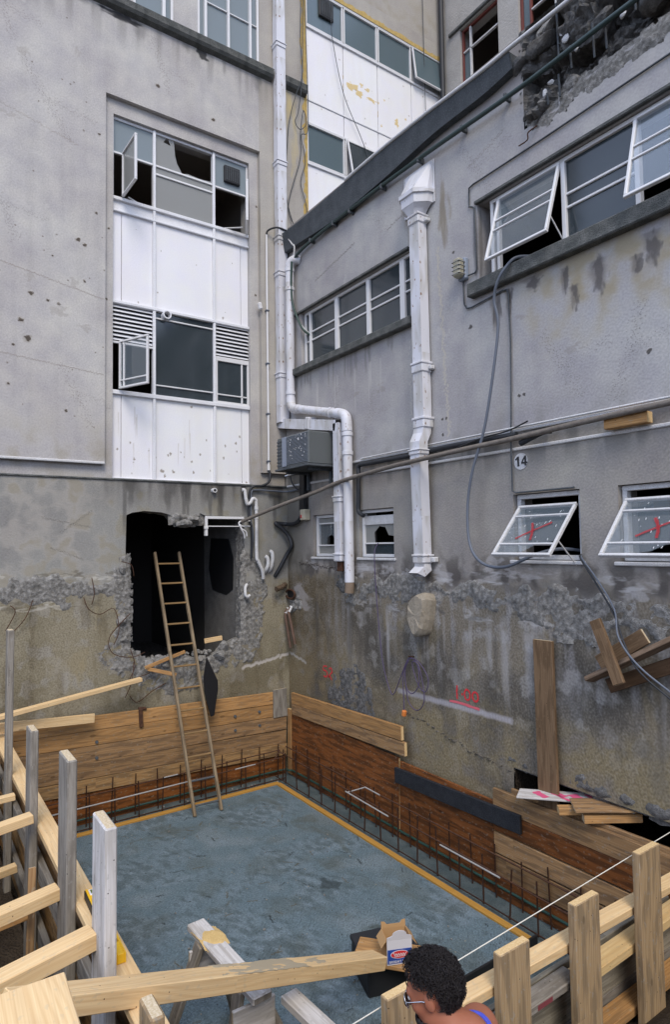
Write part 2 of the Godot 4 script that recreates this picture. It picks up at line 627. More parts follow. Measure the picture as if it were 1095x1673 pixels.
# ---------------------------------------------------------------- the place
func _ready() -> void:
	var cam := Camera3D.new()
	cam.name = "camera"
	add_child(cam)
	cam.position = Vector3(-5.0533, 3.5, 8.6293)
	cam.rotation = Vector3(0.05037, -0.6059, -0.014584)
	cam.fov = 78.54
	cam.near = 0.05
	cam.far = 400.0
	cam.current = true

	var we := WorldEnvironment.new()
	we.name = "world_environment"
	var env := Environment.new()
	env.background_mode = Environment.BG_SKY
	var sky := Sky.new()
	var sm := ProceduralSkyMaterial.new()
	sm.sky_top_color = Color(0.77, 0.84, 0.98)
	sm.sky_horizon_color = Color(0.74, 0.79, 0.90)
	sm.sky_curve = 0.3
	sm.ground_bottom_color = Color(0.2, 0.19, 0.18)
	sm.ground_horizon_color = Color(0.5, 0.5, 0.5)
	sm.energy_multiplier = 1.0
	sky.sky_material = sm
	env.sky = sky
	env.tonemap_mode = Environment.TONE_MAPPER_LINEAR
	env.tonemap_exposure = 2.3
	env.sdfgi_enabled = true
	env.ssao_enabled = true
	env.ssil_enabled = true
	we.environment = env
	add_child(we)

	var sun := DirectionalLight3D.new()
	sun.name = "sun"
	sun.light_energy = 0.34
	sun.light_angular_distance = 26.0
	sun.light_color = Color(1.0, 0.97, 0.94)
	sun.shadow_enabled = true
	add_child(sun)
	sun.look_at_from_position(Vector3(-4.0, 11.0, 9.0), Vector3.ZERO)

	rng.seed = 4711
	nz_low = noise(3, 0.35, 3)
	nz_mid = noise(7, 0.02, 3)
	nz_fine = noise(11, 0.04, 2)
	nz_cell = noise(15, 7.0, 2, FastNoiseLite.TYPE_CELLULAR)
	nz_cell.cellular_return_type = FastNoiseLite.RETURN_DISTANCE2_SUB
	nz_rock = noise(19, 3.2, 4)
	nz_block = noise(27, 4.0, 1, FastNoiseLite.TYPE_CELLULAR)
	nz_block.cellular_return_type = FastNoiseLite.RETURN_CELL_VALUE
	nz_block.domain_warp_enabled = true
	nz_block.domain_warp_amplitude = 0.12
	nz_block.domain_warp_frequency = 3.0
	materials()

	build_ground()
	build_rendered_block()
	build_rendered_wing()
	build_roof_storey()
	build_pipes()
	build_wall_fittings()
	build_cables()
	build_pit()
	build_formwork()
	build_rebar()
	build_loose_things()
	build_person()

# ---------------------------------------------------------------- materials
func wood_image(sd: int, light: Color, dark: Color, knots: int, grime: float, grimec: Color, ring: float) -> Image:
	var w := 256
	var h := 1024
	var r := RandomNumberGenerator.new()
	r.seed = sd
	var a := noise(sd + 1, 0.006, 2)
	var g := noise(sd + 2, 0.05, 2)
	var d := noise(sd + 3, 0.012, 3)
	var kn := []
	for i in knots:
		kn.append(Vector3(r.randf_range(20, w - 20), r.randf_range(40, h - 40), r.randf_range(5.0, 11.0)))
	var sp := noise(sd + 5, 0.03, 3)
	var nails := {}
	for i in 18:
		var q := Vector2i(r.randi_range(14, w - 14), r.randi_range(20, h - 20))
		for ox in [-1, 0, 1]:
			for oy in [-1, 0, 1]:
				nails[(q.y + oy) * w + q.x + ox] = true
	var b := PackedByteArray()
	b.resize(w * h * 3)
	var k := 0
	for j in h:
		for i in w:
			var x := float(i)
			var y := float(j)
			var warp := 42.0 * a.get_noise_2d(x * 0.9, y * 0.16)
			var core := 0.0
			for q: Vector3 in kn:
				var dx := (x - q.x)
				var dy := (y - q.y) * 0.45
				if absf(dy) < 45.0 and absf(dx) < 60.0:
					var dd := sqrt(dx * dx + dy * dy) / q.z
					warp += 16.0 * exp(-dd * 0.8) * signf(dx)
					core = maxf(core, smoothstep(1.15, 0.75, dd))
			var line := 0.5 + 0.5 * sin((x + warp) * ring)
			line = pow(line, 2.2)
			var fib := 0.7 * g.get_noise_2d(x * 4.0, y * 0.05) + 0.45 * g.get_noise_2d(x * 9.0 + 300.0, y * 0.04)
			var t := clampf(0.2 + 0.26 * line + 0.38 * fib, 0.0, 1.0)
			var c := light.lerp(dark, t)
			c = c.lerp(dark.darkened(0.35), core * 0.5)
			var gr := clampf((d.get_noise_2d(x * 2.2, y * 0.3) + 0.12) * 2.2, 0.0, 1.0) * grime
			c = c.lerp(grimec, gr)
			var spl := sp.get_noise_2d(x * 1.4, y * 0.8)
			if spl > 0.42:
				c = c.lerp(Color(0.58, 0.57, 0.55), clampf((spl - 0.42) * 9.0, 0.0, 0.6) * grime * 1.4)
			if nails.has(j * w + i):
				c = Color(0.16, 0.13, 0.11)
			b[k] = int(clampf(c.r, 0, 1) * 255)
			b[k + 1] = int(clampf(c.g, 0, 1) * 255)
			b[k + 2] = int(clampf(c.b, 0, 1) * 255)
			k += 3
	return Image.create_from_data(w, h, false, Image.FORMAT_RGB8, b)

func wood(sd: int, light: Color, dark: Color, knots: int, grime: float, grimec: Color, rough: float, ring: float = 0.42) -> StandardMaterial3D:
	var m := StandardMaterial3D.new()
	var im := wood_image(sd, light, dark, knots, grime, grimec, ring)
	m.albedo_texture = ImageTexture.create_from_image(im)
	var hi: Image = im.duplicate()
	hi.convert(Image.FORMAT_L8)
	hi.convert(Image.FORMAT_RGBA8)
	hi.bump_map_to_normal_map(0.7)
	m.normal_enabled = true
	m.normal_texture = ImageTexture.create_from_image(hi)
	m.roughness = rough
	m.metallic_specular = 0.25
	m.uv1_scale = Vector3(1.0 / 0.45, 1.0 / 1.8, 1)
	return m

# a speckled triplanar material: two noises mixed between three colours
func speckle(sd: int, c1: Color, c2: Color, c3: Color, tile: float, rough: float, bump: float, freq: float = 0.02) -> StandardMaterial3D:
	var n := 256
	var a := noise(sd, freq, 4)
	var f := noise(sd + 1, freq * 12.0, 2)
	var ia := a.get_seamless_image(n, n, false, false, 0.2, false)
	var fi := f.get_seamless_image(n, n, false, false, 0.2, false)
	var b := PackedByteArray()
	b.resize(n * n * 3)
	var hb := PackedByteArray()
	hb.resize(n * n)
	var da := ia.get_data()
	var df := fi.get_data()
	for k in n * n:
		var x := clampf((da[k] / 255.0 - 0.5) * 1.6 + 0.5, 0.0, 1.0)
		var y := clampf((df[k] / 255.0 - 0.5) * 1.8 + 0.5, 0.0, 1.0)
		var c := c1.lerp(c2, x).lerp(c3, smoothstep(0.5, 0.95, y) * 0.55)
		b[k * 3] = int(c.r * 255)
		b[k * 3 + 1] = int(c.g * 255)
		b[k * 3 + 2] = int(c.b * 255)
		hb[k] = int(clampf(x * 0.6 + y * 0.4, 0, 1) * 255)
	var m := StandardMaterial3D.new()
	m.albedo_texture = ImageTexture.create_from_image(Image.create_from_data(n, n, false, Image.FORMAT_RGB8, b))
	if bump > 0.0:
		var hi := Image.create_from_data(n, n, false, Image.FORMAT_L8, hb)
		hi.convert(Image.FORMAT_RGBA8)
		hi.bump_map_to_normal_map(bump)
		m.normal_enabled = true
		m.normal_texture = ImageTexture.create_from_image(hi)
	m.roughness = rough
	m.metallic_specular = 0.3
	m.uv1_triplanar = true
	m.uv1_world_triplanar = true
	m.uv1_scale = Vector3.ONE / tile
	return m

# old white gloss paint, chipped to rust here and there
func pipe_paint() -> StandardMaterial3D:
	var n := 512
	var a := noise(401, 0.035, 3)
	var g := noise(402, 0.008, 3)
	var im := Image.create(n, n, false, Image.FORMAT_RGB8)
	for j in n:
		for i in n:
			var x := float(i)
			var y := float(j)
			var c := Color(0.82, 0.82, 0.84).lerp(Color(0.71, 0.70, 0.68), clampf(g.get_noise_2d(x * 2.0, y * 0.6) * 1.4 + 0.25, 0.0, 1.0))
			var q := a.get_noise_2d(x * 1.6, y * 0.8)
			if q > 0.56:
				c = c.lerp(Color(0.45, 0.33, 0.24), clampf((q - 0.56) * 12.0, 0.0, 0.8))
			im.set_pixel(i, j, c)
	var m := StandardMaterial3D.new()
	m.albedo_texture = ImageTexture.create_from_image(im)
	m.roughness = 0.5
	m.uv1_triplanar = true
	m.uv1_world_triplanar = true
	m.uv1_scale = Vector3.ONE / 1.9
	return m

func glass(c: Color, alpha: float, rough: float = 0.0) -> StandardMaterial3D:
	var m := StandardMaterial3D.new()
	m.albedo_color = Color(c.r, c.g, c.b, alpha)
	m.transparency = BaseMaterial3D.TRANSPARENCY_ALPHA
	m.roughness = rough
	m.metallic_specular = 0.5
	return m

func materials() -> void:
	M.pine = wood(21, c8(222, 194, 148), c8(194, 154, 106), 2, 0.18, c8(178, 150, 114), 0.75)
	M.pine_end = speckle(23, c8(222, 196, 150), c8(198, 166, 116), c8(164, 130, 90), 0.12, 0.9, 1.0, 0.03)
	M.pale_end = speckle(24, c8(214, 200, 174), c8(184, 164, 130), c8(140, 118, 88), 0.12, 0.9, 1.0, 0.03)
	M.tan = wood(31, c8(190, 148, 98), c8(144, 102, 60), 3, 0.4, c8(116, 92, 66), 0.8)
	M.brown = wood(41, c8(144, 90, 50), c8(90, 52, 28), 3, 0.55, c8(68, 46, 32), 0.5, 0.16)
	M.dim = wood(47, c8(166, 134, 96), c8(120, 88, 58), 3, 0.5, c8(94, 76, 60), 0.75)
	M.grey = wood(51, c8(150, 144, 134), c8(112, 104, 94), 1, 0.5, c8(98, 92, 84), 0.9)
	M.post = wood(57, c8(172, 148, 114), c8(132, 106, 76), 2, 0.5, c8(108, 94, 76), 0.85)
	M.white_wood = wood(61, c8(206, 202, 198), c8(166, 160, 154), 2, 0.45, c8(150, 142, 132), 0.85)
	M.rough = speckle(71, c8(104, 102, 97), c8(178, 175, 170), c8(66, 63, 58), 0.8, 0.95, 9.0, 0.045)
	M.pale_stone = speckle(72, c8(176, 170, 158), c8(196, 190, 180), c8(130, 126, 118), 0.6, 0.95, 3.0, 0.05)
	M.rough_dark = speckle(73, c8(84, 83, 81), c8(136, 134, 131), c8(52, 51, 50), 0.8, 0.95, 8.0, 0.045)
	M.white = speckle(75, c8(226, 226, 228), c8(216, 216, 218), c8(206, 205, 204), 1.4, 0.5, 0.0)
	M.white_old = speckle(77, c8(212, 212, 212), c8(192, 192, 192), c8(150, 142, 130), 0.7, 0.6, 0.3)
	M.pipe = pipe_paint()
	M.ledge = speckle(81, c8(78, 80, 78), c8(116, 116, 112), c8(44, 46, 44), 0.8, 0.9, 2.0)
	M.gutter = speckle(83, c8(66, 70, 73), c8(86, 90, 93), c8(112, 114, 116), 1.2, 0.8, 0.8)
	M.soil = speckle(85, c8(50, 42, 34), c8(72, 62, 50), c8(28, 24, 20), 1.6, 1.0, 4.0)
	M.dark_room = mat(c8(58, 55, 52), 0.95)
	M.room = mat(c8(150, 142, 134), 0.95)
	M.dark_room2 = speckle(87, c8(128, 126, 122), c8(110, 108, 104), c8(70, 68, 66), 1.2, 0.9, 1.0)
	M.rust = speckle(89, c8(96, 66, 48), c8(66, 48, 40), c8(48, 38, 34), 0.3, 0.9, 0.6)
	M.steel = speckle(91, c8(104, 97, 90), c8(132, 125, 116), c8(82, 72, 62), 0.5, 0.5, 0.4)
	M.black = mat(c8(28, 28, 30), 0.55)
	M.black_rubber = mat(c8(36, 38, 42), 0.6)
	M.hose = mat(c8(92, 98, 108), 0.5)
	M.white_paint = mat(c8(214, 213, 212), 0.55)
	M.red_paint = mat(c8(200, 50, 54), 0.8)
	M.red_spray = glass(Color(0.62, 0.10, 0.13), 0.72, 0.7)
	M.ochre = speckle(93, c8(200, 174, 110), c8(178, 150, 88), c8(150, 132, 100), 0.5, 0.9, 0.4)
	M.red_frame = mat(c8(104, 48, 38), 0.7)
	M.glass = glass(Color(0.6, 0.66, 0.7), 0.14)
	M.glass_dark = glass(Color(0.22, 0.25, 0.265), 0.88, 0.1)
	M.frost = glass(Color(0.52, 0.56, 0.58), 0.92, 0.6)
	M.frost.metallic_specular = 0.2
	M.frost_green = glass(Color(0.36, 0.42, 0.44), 0.9, 0.25)
	M.dirty = glass(Color(0.62, 0.62, 0.6), 0.62, 0.3)

# ---------------------------------------------------------------- painted wall maps
func blend(c: Color, d: Color, t: float) -> Color:
	var o := c.lerp(d, clampf(t, 0.0, 1.0))
	o.a = c.a
	return o

func render_map(rect: Rect2, ppm: float, base: Color, sd: float, grime: Callable, amp: float = 1.0) -> Tex:
	var t := Tex.new(rect, ppm, nz_mid)
	var st := noise(101 + int(sd), 1.0, 2)
	t.fill(func(u: float, v: float) -> Color:
		var low := nz_low.get_noise_2d(u * 1.6 + sd, v * 1.6)
		var mid := nz_mid.get_noise_2d(u * 130.0 + sd * 9.0, v * 130.0)
		var fine := nz_fine.get_noise_2d(u * 900.0, v * 900.0 + sd)
		var run := st.get_noise_2d(u * 5.0 + sd, v * 0.35)
		var k := 1.0 + amp * (0.07 * low + 0.06 * mid + 0.06 * fine + 0.04 * minf(run, 0.0))
		var c := Color(base.r * k, base.g * k * (1.0 + 0.01 * low), base.b * k * (1.0 - 0.02 * mid), 0.14 * fine + 0.06 * mid)
		return grime.call(c, u, v, low, mid, fine, run))
	return t

func map_block_upper() -> StandardMaterial3D:
	var t := render_map(Rect2(-5.2, 4.4, 9.0, 9.0), 110.0, c8(177, 173, 169), 1.0, func(c: Color, u: float, v: float, low: float, mid: float, fine: float, run: float) -> Color:
		var top := smoothstep(10.35, 11.0, v) * smoothstep(11.2, 11.0, v)
		c = blend(c, c8(96, 94, 90), top * clampf(0.12 + 0.5 * run, 0.0, 0.35))
		c = blend(c, c8(128, 120, 104), smoothstep(5.4, 4.65, v) * clampf(0.1 + 0.5 * mid, 0.0, 0.4))
		if u > -0.45:
			c = blend(c, c8(150, 142, 126), 0.35)
		return c)
	var r := RandomNumberGenerator.new()
	r.seed = 5
	for p in [[-3.18, 7.6, 0.03], [-3.1, 7.55, 0.025], [-2.95, 8.03, 0.02], [-3.75, 6.75, 0.03], [-3.55, 6.7, 0.02], [-3.42, 6.68, 0.025], [-3.86, 6.38, 0.035], [-3.78, 6.16, 0.045], [-3.95, 6.05, 0.02], [-4.0, 5.55, 0.02], [-3.32, 5.28, 0.02], [-2.92, 9.15, 0.02], [-2.8, 6.9, 0.02], [-2.77, 7.9, 0.018], [-2.1, 10.18, 0.03], [-1.24, 10.0, 0.03], [-3.1, 7.05, 0.02], [-3.5, 7.3, 0.015], [-0.5, 7.45, 0.02], [-0.47, 8.9, 0.02]]:
		t.blob(p[0], p[1], p[2] * 1.6, p[2] * 1.5, c8(140, 132, 118), 0.5, 0.4, 0.0, 0.8)
		t.blob(p[0], p[1], p[2], p[2] * 0.9, c8(74, 66, 58), 0.85, 0.4, -0.8)
	for i in 40:
		t.blob(r.randf_range(-5.0, -2.8), r.randf_range(4.8, 10.8), 0.012, 0.012, c8(110, 102, 92), 0.7, 0.3, -0.4)
	t.crack(Vector2(-4.6, 7.18), Vector2(-2.85, 6.86), 0.009, c8(140, 132, 124), 0.5, 0.02)
	t.crack(Vector2(-4.6, 5.98), Vector2(-2.85, 5.82), 0.009, c8(140, 132, 124), 0.5, 0.02)
	t.crack(Vector2(-4.6, 9.25), Vector2(-3.2, 8.9), 0.009, c8(146, 138, 128), 0.4, 0.03)
	t.crack(Vector2(-1.1, 9.95), Vector2(-0.6, 9.8), 0.01, c8(196, 192, 186), 0.5, 0.03)
	t.crack(Vector2(-0.95, 10.3), Vector2(-0.55, 9.9), 0.01, c8(196, 192, 186), 0.5, 0.03)
	for q in [[-3.9, 9.9, -3.3, 8.9], [-4.3, 8.3, -3.9, 7.4], [-3.4, 5.9, -3.0, 5.1], [-2.2, 10.9, -1.9, 10.1], [-4.2, 10.9, -4.0, 10.0]]:
		t.crack(Vector2(q[0], q[1]), Vector2(q[2], q[3]), 0.007, c8(122, 116, 110), 0.55, 0.12)
		t.crack(Vector2((q[0] + q[2]) * 0.5, (q[1] + q[3]) * 0.5), Vector2(q[2] + 0.35, (q[1] + q[3]) * 0.5 - 0.1), 0.006, c8(128, 122, 116), 0.5, 0.1)
	for i in 22:
		t.blob(r.randf_range(-5.0, -2.9), r.randf_range(4.8, 10.8), r.randf_range(0.02, 0.1), r.randf_range(0.02, 0.08), [c8(192, 188, 182), c8(150, 144, 136)][i % 2], 0.35, 0.9, 0.0, 0.15)
	for i in 14:
		t.drip(r.randf_range(-5.0, -0.3), 11.05, r.randf_range(0.05, 0.16), r.randf_range(0.1, 0.35), c8(96, 95, 92), 0.3)
	t.blob(-2.62, 11.0, 0.3, 0.1, c8(40, 40, 42), 0.85, 0.5, 0.0, 0.5)
	t.blob(-1.4, 11.0, 0.12, 0.12, c8(44, 44, 44), 0.8, 0.5, 0.0, 0.5)
	for i in 5:
		t.blob(r.randf_range(0.1, 0.4), r.randf_range(8.8, 12.8), 0.08, 0.35, c8(196, 178, 130), 0.4, 0.5, 0.0, 0.6)
	return t.material(1.2, 0.9)

func map_block_lower() -> StandardMaterial3D:  # dirty concrete; base also darkened, putting the shade low in the yard into colour
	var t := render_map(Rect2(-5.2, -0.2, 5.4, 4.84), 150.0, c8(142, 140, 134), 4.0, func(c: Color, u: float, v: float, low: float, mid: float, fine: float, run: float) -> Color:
		var old := smoothstep(3.05, 2.75, v + 0.25 * mid)
		c = blend(c, c8(138, 129, 106), old * 0.85)
		c = blend(c, c8(112, 104, 84), old * clampf(0.4 + 1.6 * low + 0.5 * mid, 0.0, 0.9))
		c = blend(c, c8(150, 146, 138), old * clampf(mid * 2.2 - 0.3, 0.0, 0.6))
		c = blend(c, c8(88, 78, 60), old * clampf(run * 0.9 + mid * 0.6 - 0.15, 0.0, 0.35))
		c = blend(c, c8(44, 40, 34), old * clampf(fine * 0.4, 0.0, 0.25))
		c = blend(c, c8(190, 186, 176), old * clampf(-fine * 0.4 - 0.08, 0.0, 0.2))
		var soot := smoothstep(3.9, 4.42, v) * smoothstep(-3.3, -2.4, u)
		c = blend(c, c8(76, 74, 72), soot * clampf(0.42 + 0.7 * run + 0.4 * mid, 0.0, 0.75))
		c = blend(c, c8(164, 158, 150), (1.0 - old) * clampf(0.3 + 1.4 * mid, 0.0, 0.5) * smoothstep(-2.4, -3.2, u))
		c = blend(c, c8(126, 116, 92), (1.0 - old) * clampf(mid * 1.2 + low - 0.25, 0.0, 0.3))
		return c)
	var r := RandomNumberGenerator.new()
	r.seed = 9
	for i in 34:
		t.blob(r.randf_range(-5.0, -0.1), r.randf_range(0.9, 2.7), r.randf_range(0.04, 0.2), r.randf_range(0.08, 0.35), [c8(156, 152, 144), c8(104, 94, 72), c8(146, 132, 100)][i % 3], 0.26, 0.9, 0.1, 0.8)
	for i in 18:
		t.drip(r.randf_range(-2.7, -0.1), 4.42, r.randf_range(0.03, 0.09), r.randf_range(0.25, 0.9), c8(62, 60, 58), 0.4)
	for i in 3:
		t.crack(Vector2(r.randf_range(-4, -2.7), r.randf_range(3.3, 4.2)), Vector2(r.randf_range(-3.9, -2.6), r.randf_range(3.3, 4.2)), 0.006, c8(100, 96, 90), 0.5, 0.03)
	for i in 50:
		var u := r.randf_range(-5.0, -2.5)
		t.blob(u, [2.78, 3.12][i % 2] + r.randf_range(-0.05, 0.05), r.randf_range(0.04, 0.16), r.randf_range(0.015, 0.05), [c8(190, 186, 176), c8(140, 134, 120), c8(96, 90, 78)][i % 3], 0.5, 0.9, 0.1, 0.7)
	t.crack(Vector2(-0.8, 1.66), Vector2(-0.02, 1.78), 0.035, c8(176, 170, 164), 0.8, 0.03, 0.4)
	return t.material(2.2, 0.95)

func map_wing_upper() -> StandardMaterial3D:
	var t := render_map(Rect2(0, 4.4, 7.2, 4.2), 130.0, c8(166, 163, 161), 8.0, func(c: Color, u: float, v: float, low: float, mid: float, fine: float, run: float) -> Color:
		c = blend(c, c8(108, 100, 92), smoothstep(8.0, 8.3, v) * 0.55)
		# bleached and peeled below the sill at the near end
		var b := smoothstep(4.4, 5.2, u) * smoothstep(5.3, 5.95, v + 0.3 * mid) * smoothstep(6.2, 6.05, v)
		c = blend(c, c8(150, 138, 112), b * clampf(0.5 + 1.0 * mid, 0.0, 0.8))
		c = blend(c, c8(120, 118, 116), smoothstep(4.95, 4.6, v) * clampf(0.2 + 0.8 * mid, 0.0, 0.5))
		return c)
	var r := RandomNumberGenerator.new()
	r.seed = 13
	for p in [[4.33, 6.08, 0.07, 0.5], [4.5, 6.08, 0.05, 0.32], [5.16, 6.05, 0.05, 0.3], [5.5, 6.0, 0.09, 0.34], [5.25, 5.85, 0.05, 0.26], [5.98, 6.05, 0.08, 0.34], [5.85, 5.9, 0.06, 0.2], [6.5, 6.05, 0.1, 0.4], [4.8, 6.1, 0.12, 0.16]]:
		t.drip(p[0], p[1], p[2] * 1.3, p[3], c8(112, 106, 100), 0.6)
		t.blob(p[0] + 0.02, p[1] - p[3] * 0.45, p[2] * 0.8, p[3] * 0.45, c8(84, 80, 78), 0.6, 0.6, 0.0, 0.5)
	for i in 16:
		t.drip(r.randf_range(0.3, 3.0), 6.14, r.randf_range(0.03, 0.08), r.randf_range(0.1, 0.5), c8(120, 116, 112), 0.4)
	for i in 10:
		t.drip(r.randf_range(0.9, 3.3), 5.9, r.randf_range(0.02, 0.05), r.randf_range(0.2, 0.9), c8(196, 192, 186), 0.35)
	for q in [[1.0, 5.1, 1.5, 5.75], [2.0, 4.8, 2.3, 5.5], [4.9, 5.5, 5.3, 4.8], [5.6, 4.7, 5.9, 5.5], [3.9, 7.9, 4.3, 7.2], [0.5, 7.8, 0.9, 7.2], [2.2, 7.9, 2.6, 7.5]]:
		t.crack(Vector2(q[0], q[1]), Vector2(q[2], q[3]), 0.006, c8(112, 108, 104), 0.55, 0.12)
		t.crack(Vector2((q[0] + q[2]) * 0.5, (q[1] + q[3]) * 0.5), Vector2(q[2] + 0.3, (q[1] + q[3]) * 0.5 + 0.1), 0.005, c8(118, 114, 110), 0.5, 0.1)
	for i in 26:
		t.blob(r.randf_range(0.3, 6.8), r.randf_range(4.8, 7.6), r.randf_range(0.02, 0.09), r.randf_range(0.02, 0.07), [c8(188, 184, 178), c8(140, 134, 126)][i % 2], 0.35, 0.9, 0.0, 0.15)
	# rust and damp beside the hopper
	t.blob(3.05, 7.5, 0.14, 0.55, c8(112, 96, 76), 0.6, 0.5, 0.0, 0.7)
	t.blob(3.62, 7.35, 0.1, 0.4, c8(120, 108, 88), 0.6, 0.5, 0.0, 0.7)
	t.crack(Vector2(3.5, 6.9), Vector2(3.62, 4.7), 0.02, c8(184, 176, 160), 0.6, 0.05, 0.2)
	t.crack(Vector2(3.02, 6.1), Vector2(3.0, 5.0), 0.02, c8(190, 184, 172), 0.5, 0.06, 0.2)
	t.crack(Vector2(0.9, 7.45), Vector2(1.9, 7.62), 0.009, c8(110, 106, 102), 0.6, 0.03)
	t.crack(Vector2(2.6, 7.5), Vector2(3.1, 7.62), 0.009, c8(118, 114, 110), 0.6, 0.03)
	t.crack(Vector2(4.0, 7.6), Vector2(4.5, 7.75), 0.009, c8(128, 122, 116), 0.5, 0.05)
	t.blob(4.08, 6.7, 0.06, 0.5, c8(92, 90, 88), 0.6, 0.3, 0.0, 0.8)
	for p in [[3.98, 5.83, 0.03], [5.93, 5.05, 0.025], [3.75, 6.75, 0.02], [4.6, 4.95, 0.02], [4.66, 4.95, 0.02], [3.52, 4.9, 0.02], [3.58, 4.9, 0.02], [3.52, 4.72, 0.02]]:
		t.blob(p[0], p[1], p[2], p[2], c8(70, 66, 62), 0.8, 0.3, -0.6)
	return t.material(1.2, 0.9)

func map_wing_lower() -> StandardMaterial3D:  # base tone lowered too: shade at the foot of the wall painted in
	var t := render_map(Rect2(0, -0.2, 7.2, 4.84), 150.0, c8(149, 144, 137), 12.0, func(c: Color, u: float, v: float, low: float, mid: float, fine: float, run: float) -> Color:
		var old := smoothstep(3.15, 2.95, v + 0.12 * mid)
		c = blend(c, c8(122, 113, 98), old * 0.9)
		c = blend(c, c8(78, 74, 68), old * clampf(0.3 + 1.5 * low + 0.3 * run + 0.5 * mid, 0.0, 0.75))
		c = blend(c, c8(140, 126, 92), old * clampf(low * -1.8 + mid, 0.0, 0.6) * smoothstep(2.6, 1.6, v))
		c = blend(c, c8(158, 156, 158), old * clampf(run * 1.3 + mid * 0.8 - 0.1, 0.0, 0.5) * smoothstep(1.5, 2.6, v))
		c = blend(c, c8(160, 156, 150), old * clampf(mid * 2.4 - 0.45, 0.0, 0.5))
		c = blend(c, c8(98, 84, 60), old * smoothstep(2.2, 0.6, u) * clampf(0.5 + mid, 0.0, 0.7))
		c = blend(c, c8(132, 118, 90), old * smoothstep(2.0, 1.5, v) * clampf(0.4 + mid, 0.0, 0.6))
		c = blend(c, c8(40, 38, 36), old * clampf(fine * 0.5, 0.0, 0.3))
		c = blend(c, c8(190, 188, 184), old * clampf(-fine * 0.5 - 0.08, 0.0, 0.25))
		c = blend(c, c8(60, 56, 54), (1.0 - old) * smoothstep(3.6, 3.05, v) * clampf(0.3 + 1.4 * mid + 0.6 * run, 0.0, 0.7))
		c = blend(c, c8(104, 100, 90), (1.0 - old) * smoothstep(0.75, 0.2, u) * 0.7)
		c = blend(c, c8(104, 102, 98), (1.0 - old) * smoothstep(4.15, 4.45, v) * clampf(0.25 + 1.2 * run + 0.5 * mid, 0.0, 0.6))
		return c)
	var r := RandomNumberGenerator.new()
	r.seed = 17
	for i in 46:
		t.blob(r.randf_range(0.2, 6.8), r.randf_range(1.2, 2.7), r.randf_range(0.04, 0.22), r.randf_range(0.1, 0.4), [c8(150, 148, 146), c8(70, 66, 60), c8(134, 118, 84), c8(104, 100, 96)][i % 4], 0.24, 0.9, 0.12, 0.8)
	for i in 36:
		t.drip(r.randf_range(1.4, 6.8), r.randf_range(2.5, 2.85), r.randf_range(0.03, 0.1), r.randf_range(0.3, 1.0), c8(172, 170, 170), 0.28)
	for i in 22:
		t.drip(r.randf_range(0.2, 6.8), r.randf_range(2.3, 2.8), r.randf_range(0.03, 0.12), r.randf_range(0.4, 1.3), c8(74, 70, 64), 0.25)
	for i in 16:
		t.blob(r.randf_range(0.6, 6.8), r.randf_range(3.0, 3.3), r.randf_range(0.05, 0.25), r.randf_range(0.03, 0.1), c8(184, 182, 182), 0.5, 0.8, 0.0, 0.6)
	for i in 60:
		var u := r.randf_range(1.5, 7.0)
		t.blob(u, [2.72, 3.1][i % 2] + r.randf_range(-0.06, 0.06), r.randf_range(0.04, 0.16), r.randf_range(0.015, 0.05), [c8(186, 184, 182), c8(120, 118, 114), c8(84, 80, 76)][i % 3], 0.5, 0.9, 0.1, 0.7)
	# pale grout band along the formwork line and the whitish daub under the datum
	t.crack(Vector2(2.66, 1.69), Vector2(4.38, 1.7), 0.05, c8(176, 172, 178), 0.55, 0.01, 0.1)
	t.crack(Vector2(0.05, 1.8), Vector2(0.5, 1.72), 0.03, c8(170, 166, 160), 0.6, 0.03, 0.2)
	t.crack(Vector2(0.35, 3.2), Vector2(1.4, 3.14), 0.012, c8(60, 54, 50), 0.8, 0.05, -0.6)
	t.blob(0.45, 2.7, 0.32, 0.16, c8(170, 166, 166), 0.6, 0.6, 0.3, 0.4)
	return t.material(2.2, 0.95)

func map_panel() -> StandardMaterial3D:
	var t := render_map(Rect2(-2.75, 4.4, 2.2, 4.0), 110.0, c8(229, 228, 229), 20.0, func(c: Color, u: float, v: float, low: float, mid: float, fine: float, run: float) -> Color:
		return blend(c, c8(212, 207, 198), clampf(0.05 + run * 0.2, 0.0, 0.1) * smoothstep(8.2, 6.0, v)), 0.15)
	var r := RandomNumberGenerator.new()
	r.seed = 23
	for i in 46:
		var low := r.randf() < 0.8
		var s := r.randf_range(0.006, 0.02)
		t.blob(r.randf_range(-2.65, -0.65), r.randf_range(4.45, 5.2) if low else r.randf_range(5.2, 8.1), s, s * 1.3, c8(128, 118, 104), 0.7, 0.4, -0.1)
	for i in 10:
		t.drip(r.randf_range(-2.65, -0.65), r.randf_range(4.9, 5.5), 0.012, 0.4, c8(180, 172, 160), 0.4)
	return t.material(1.0, 0.55)

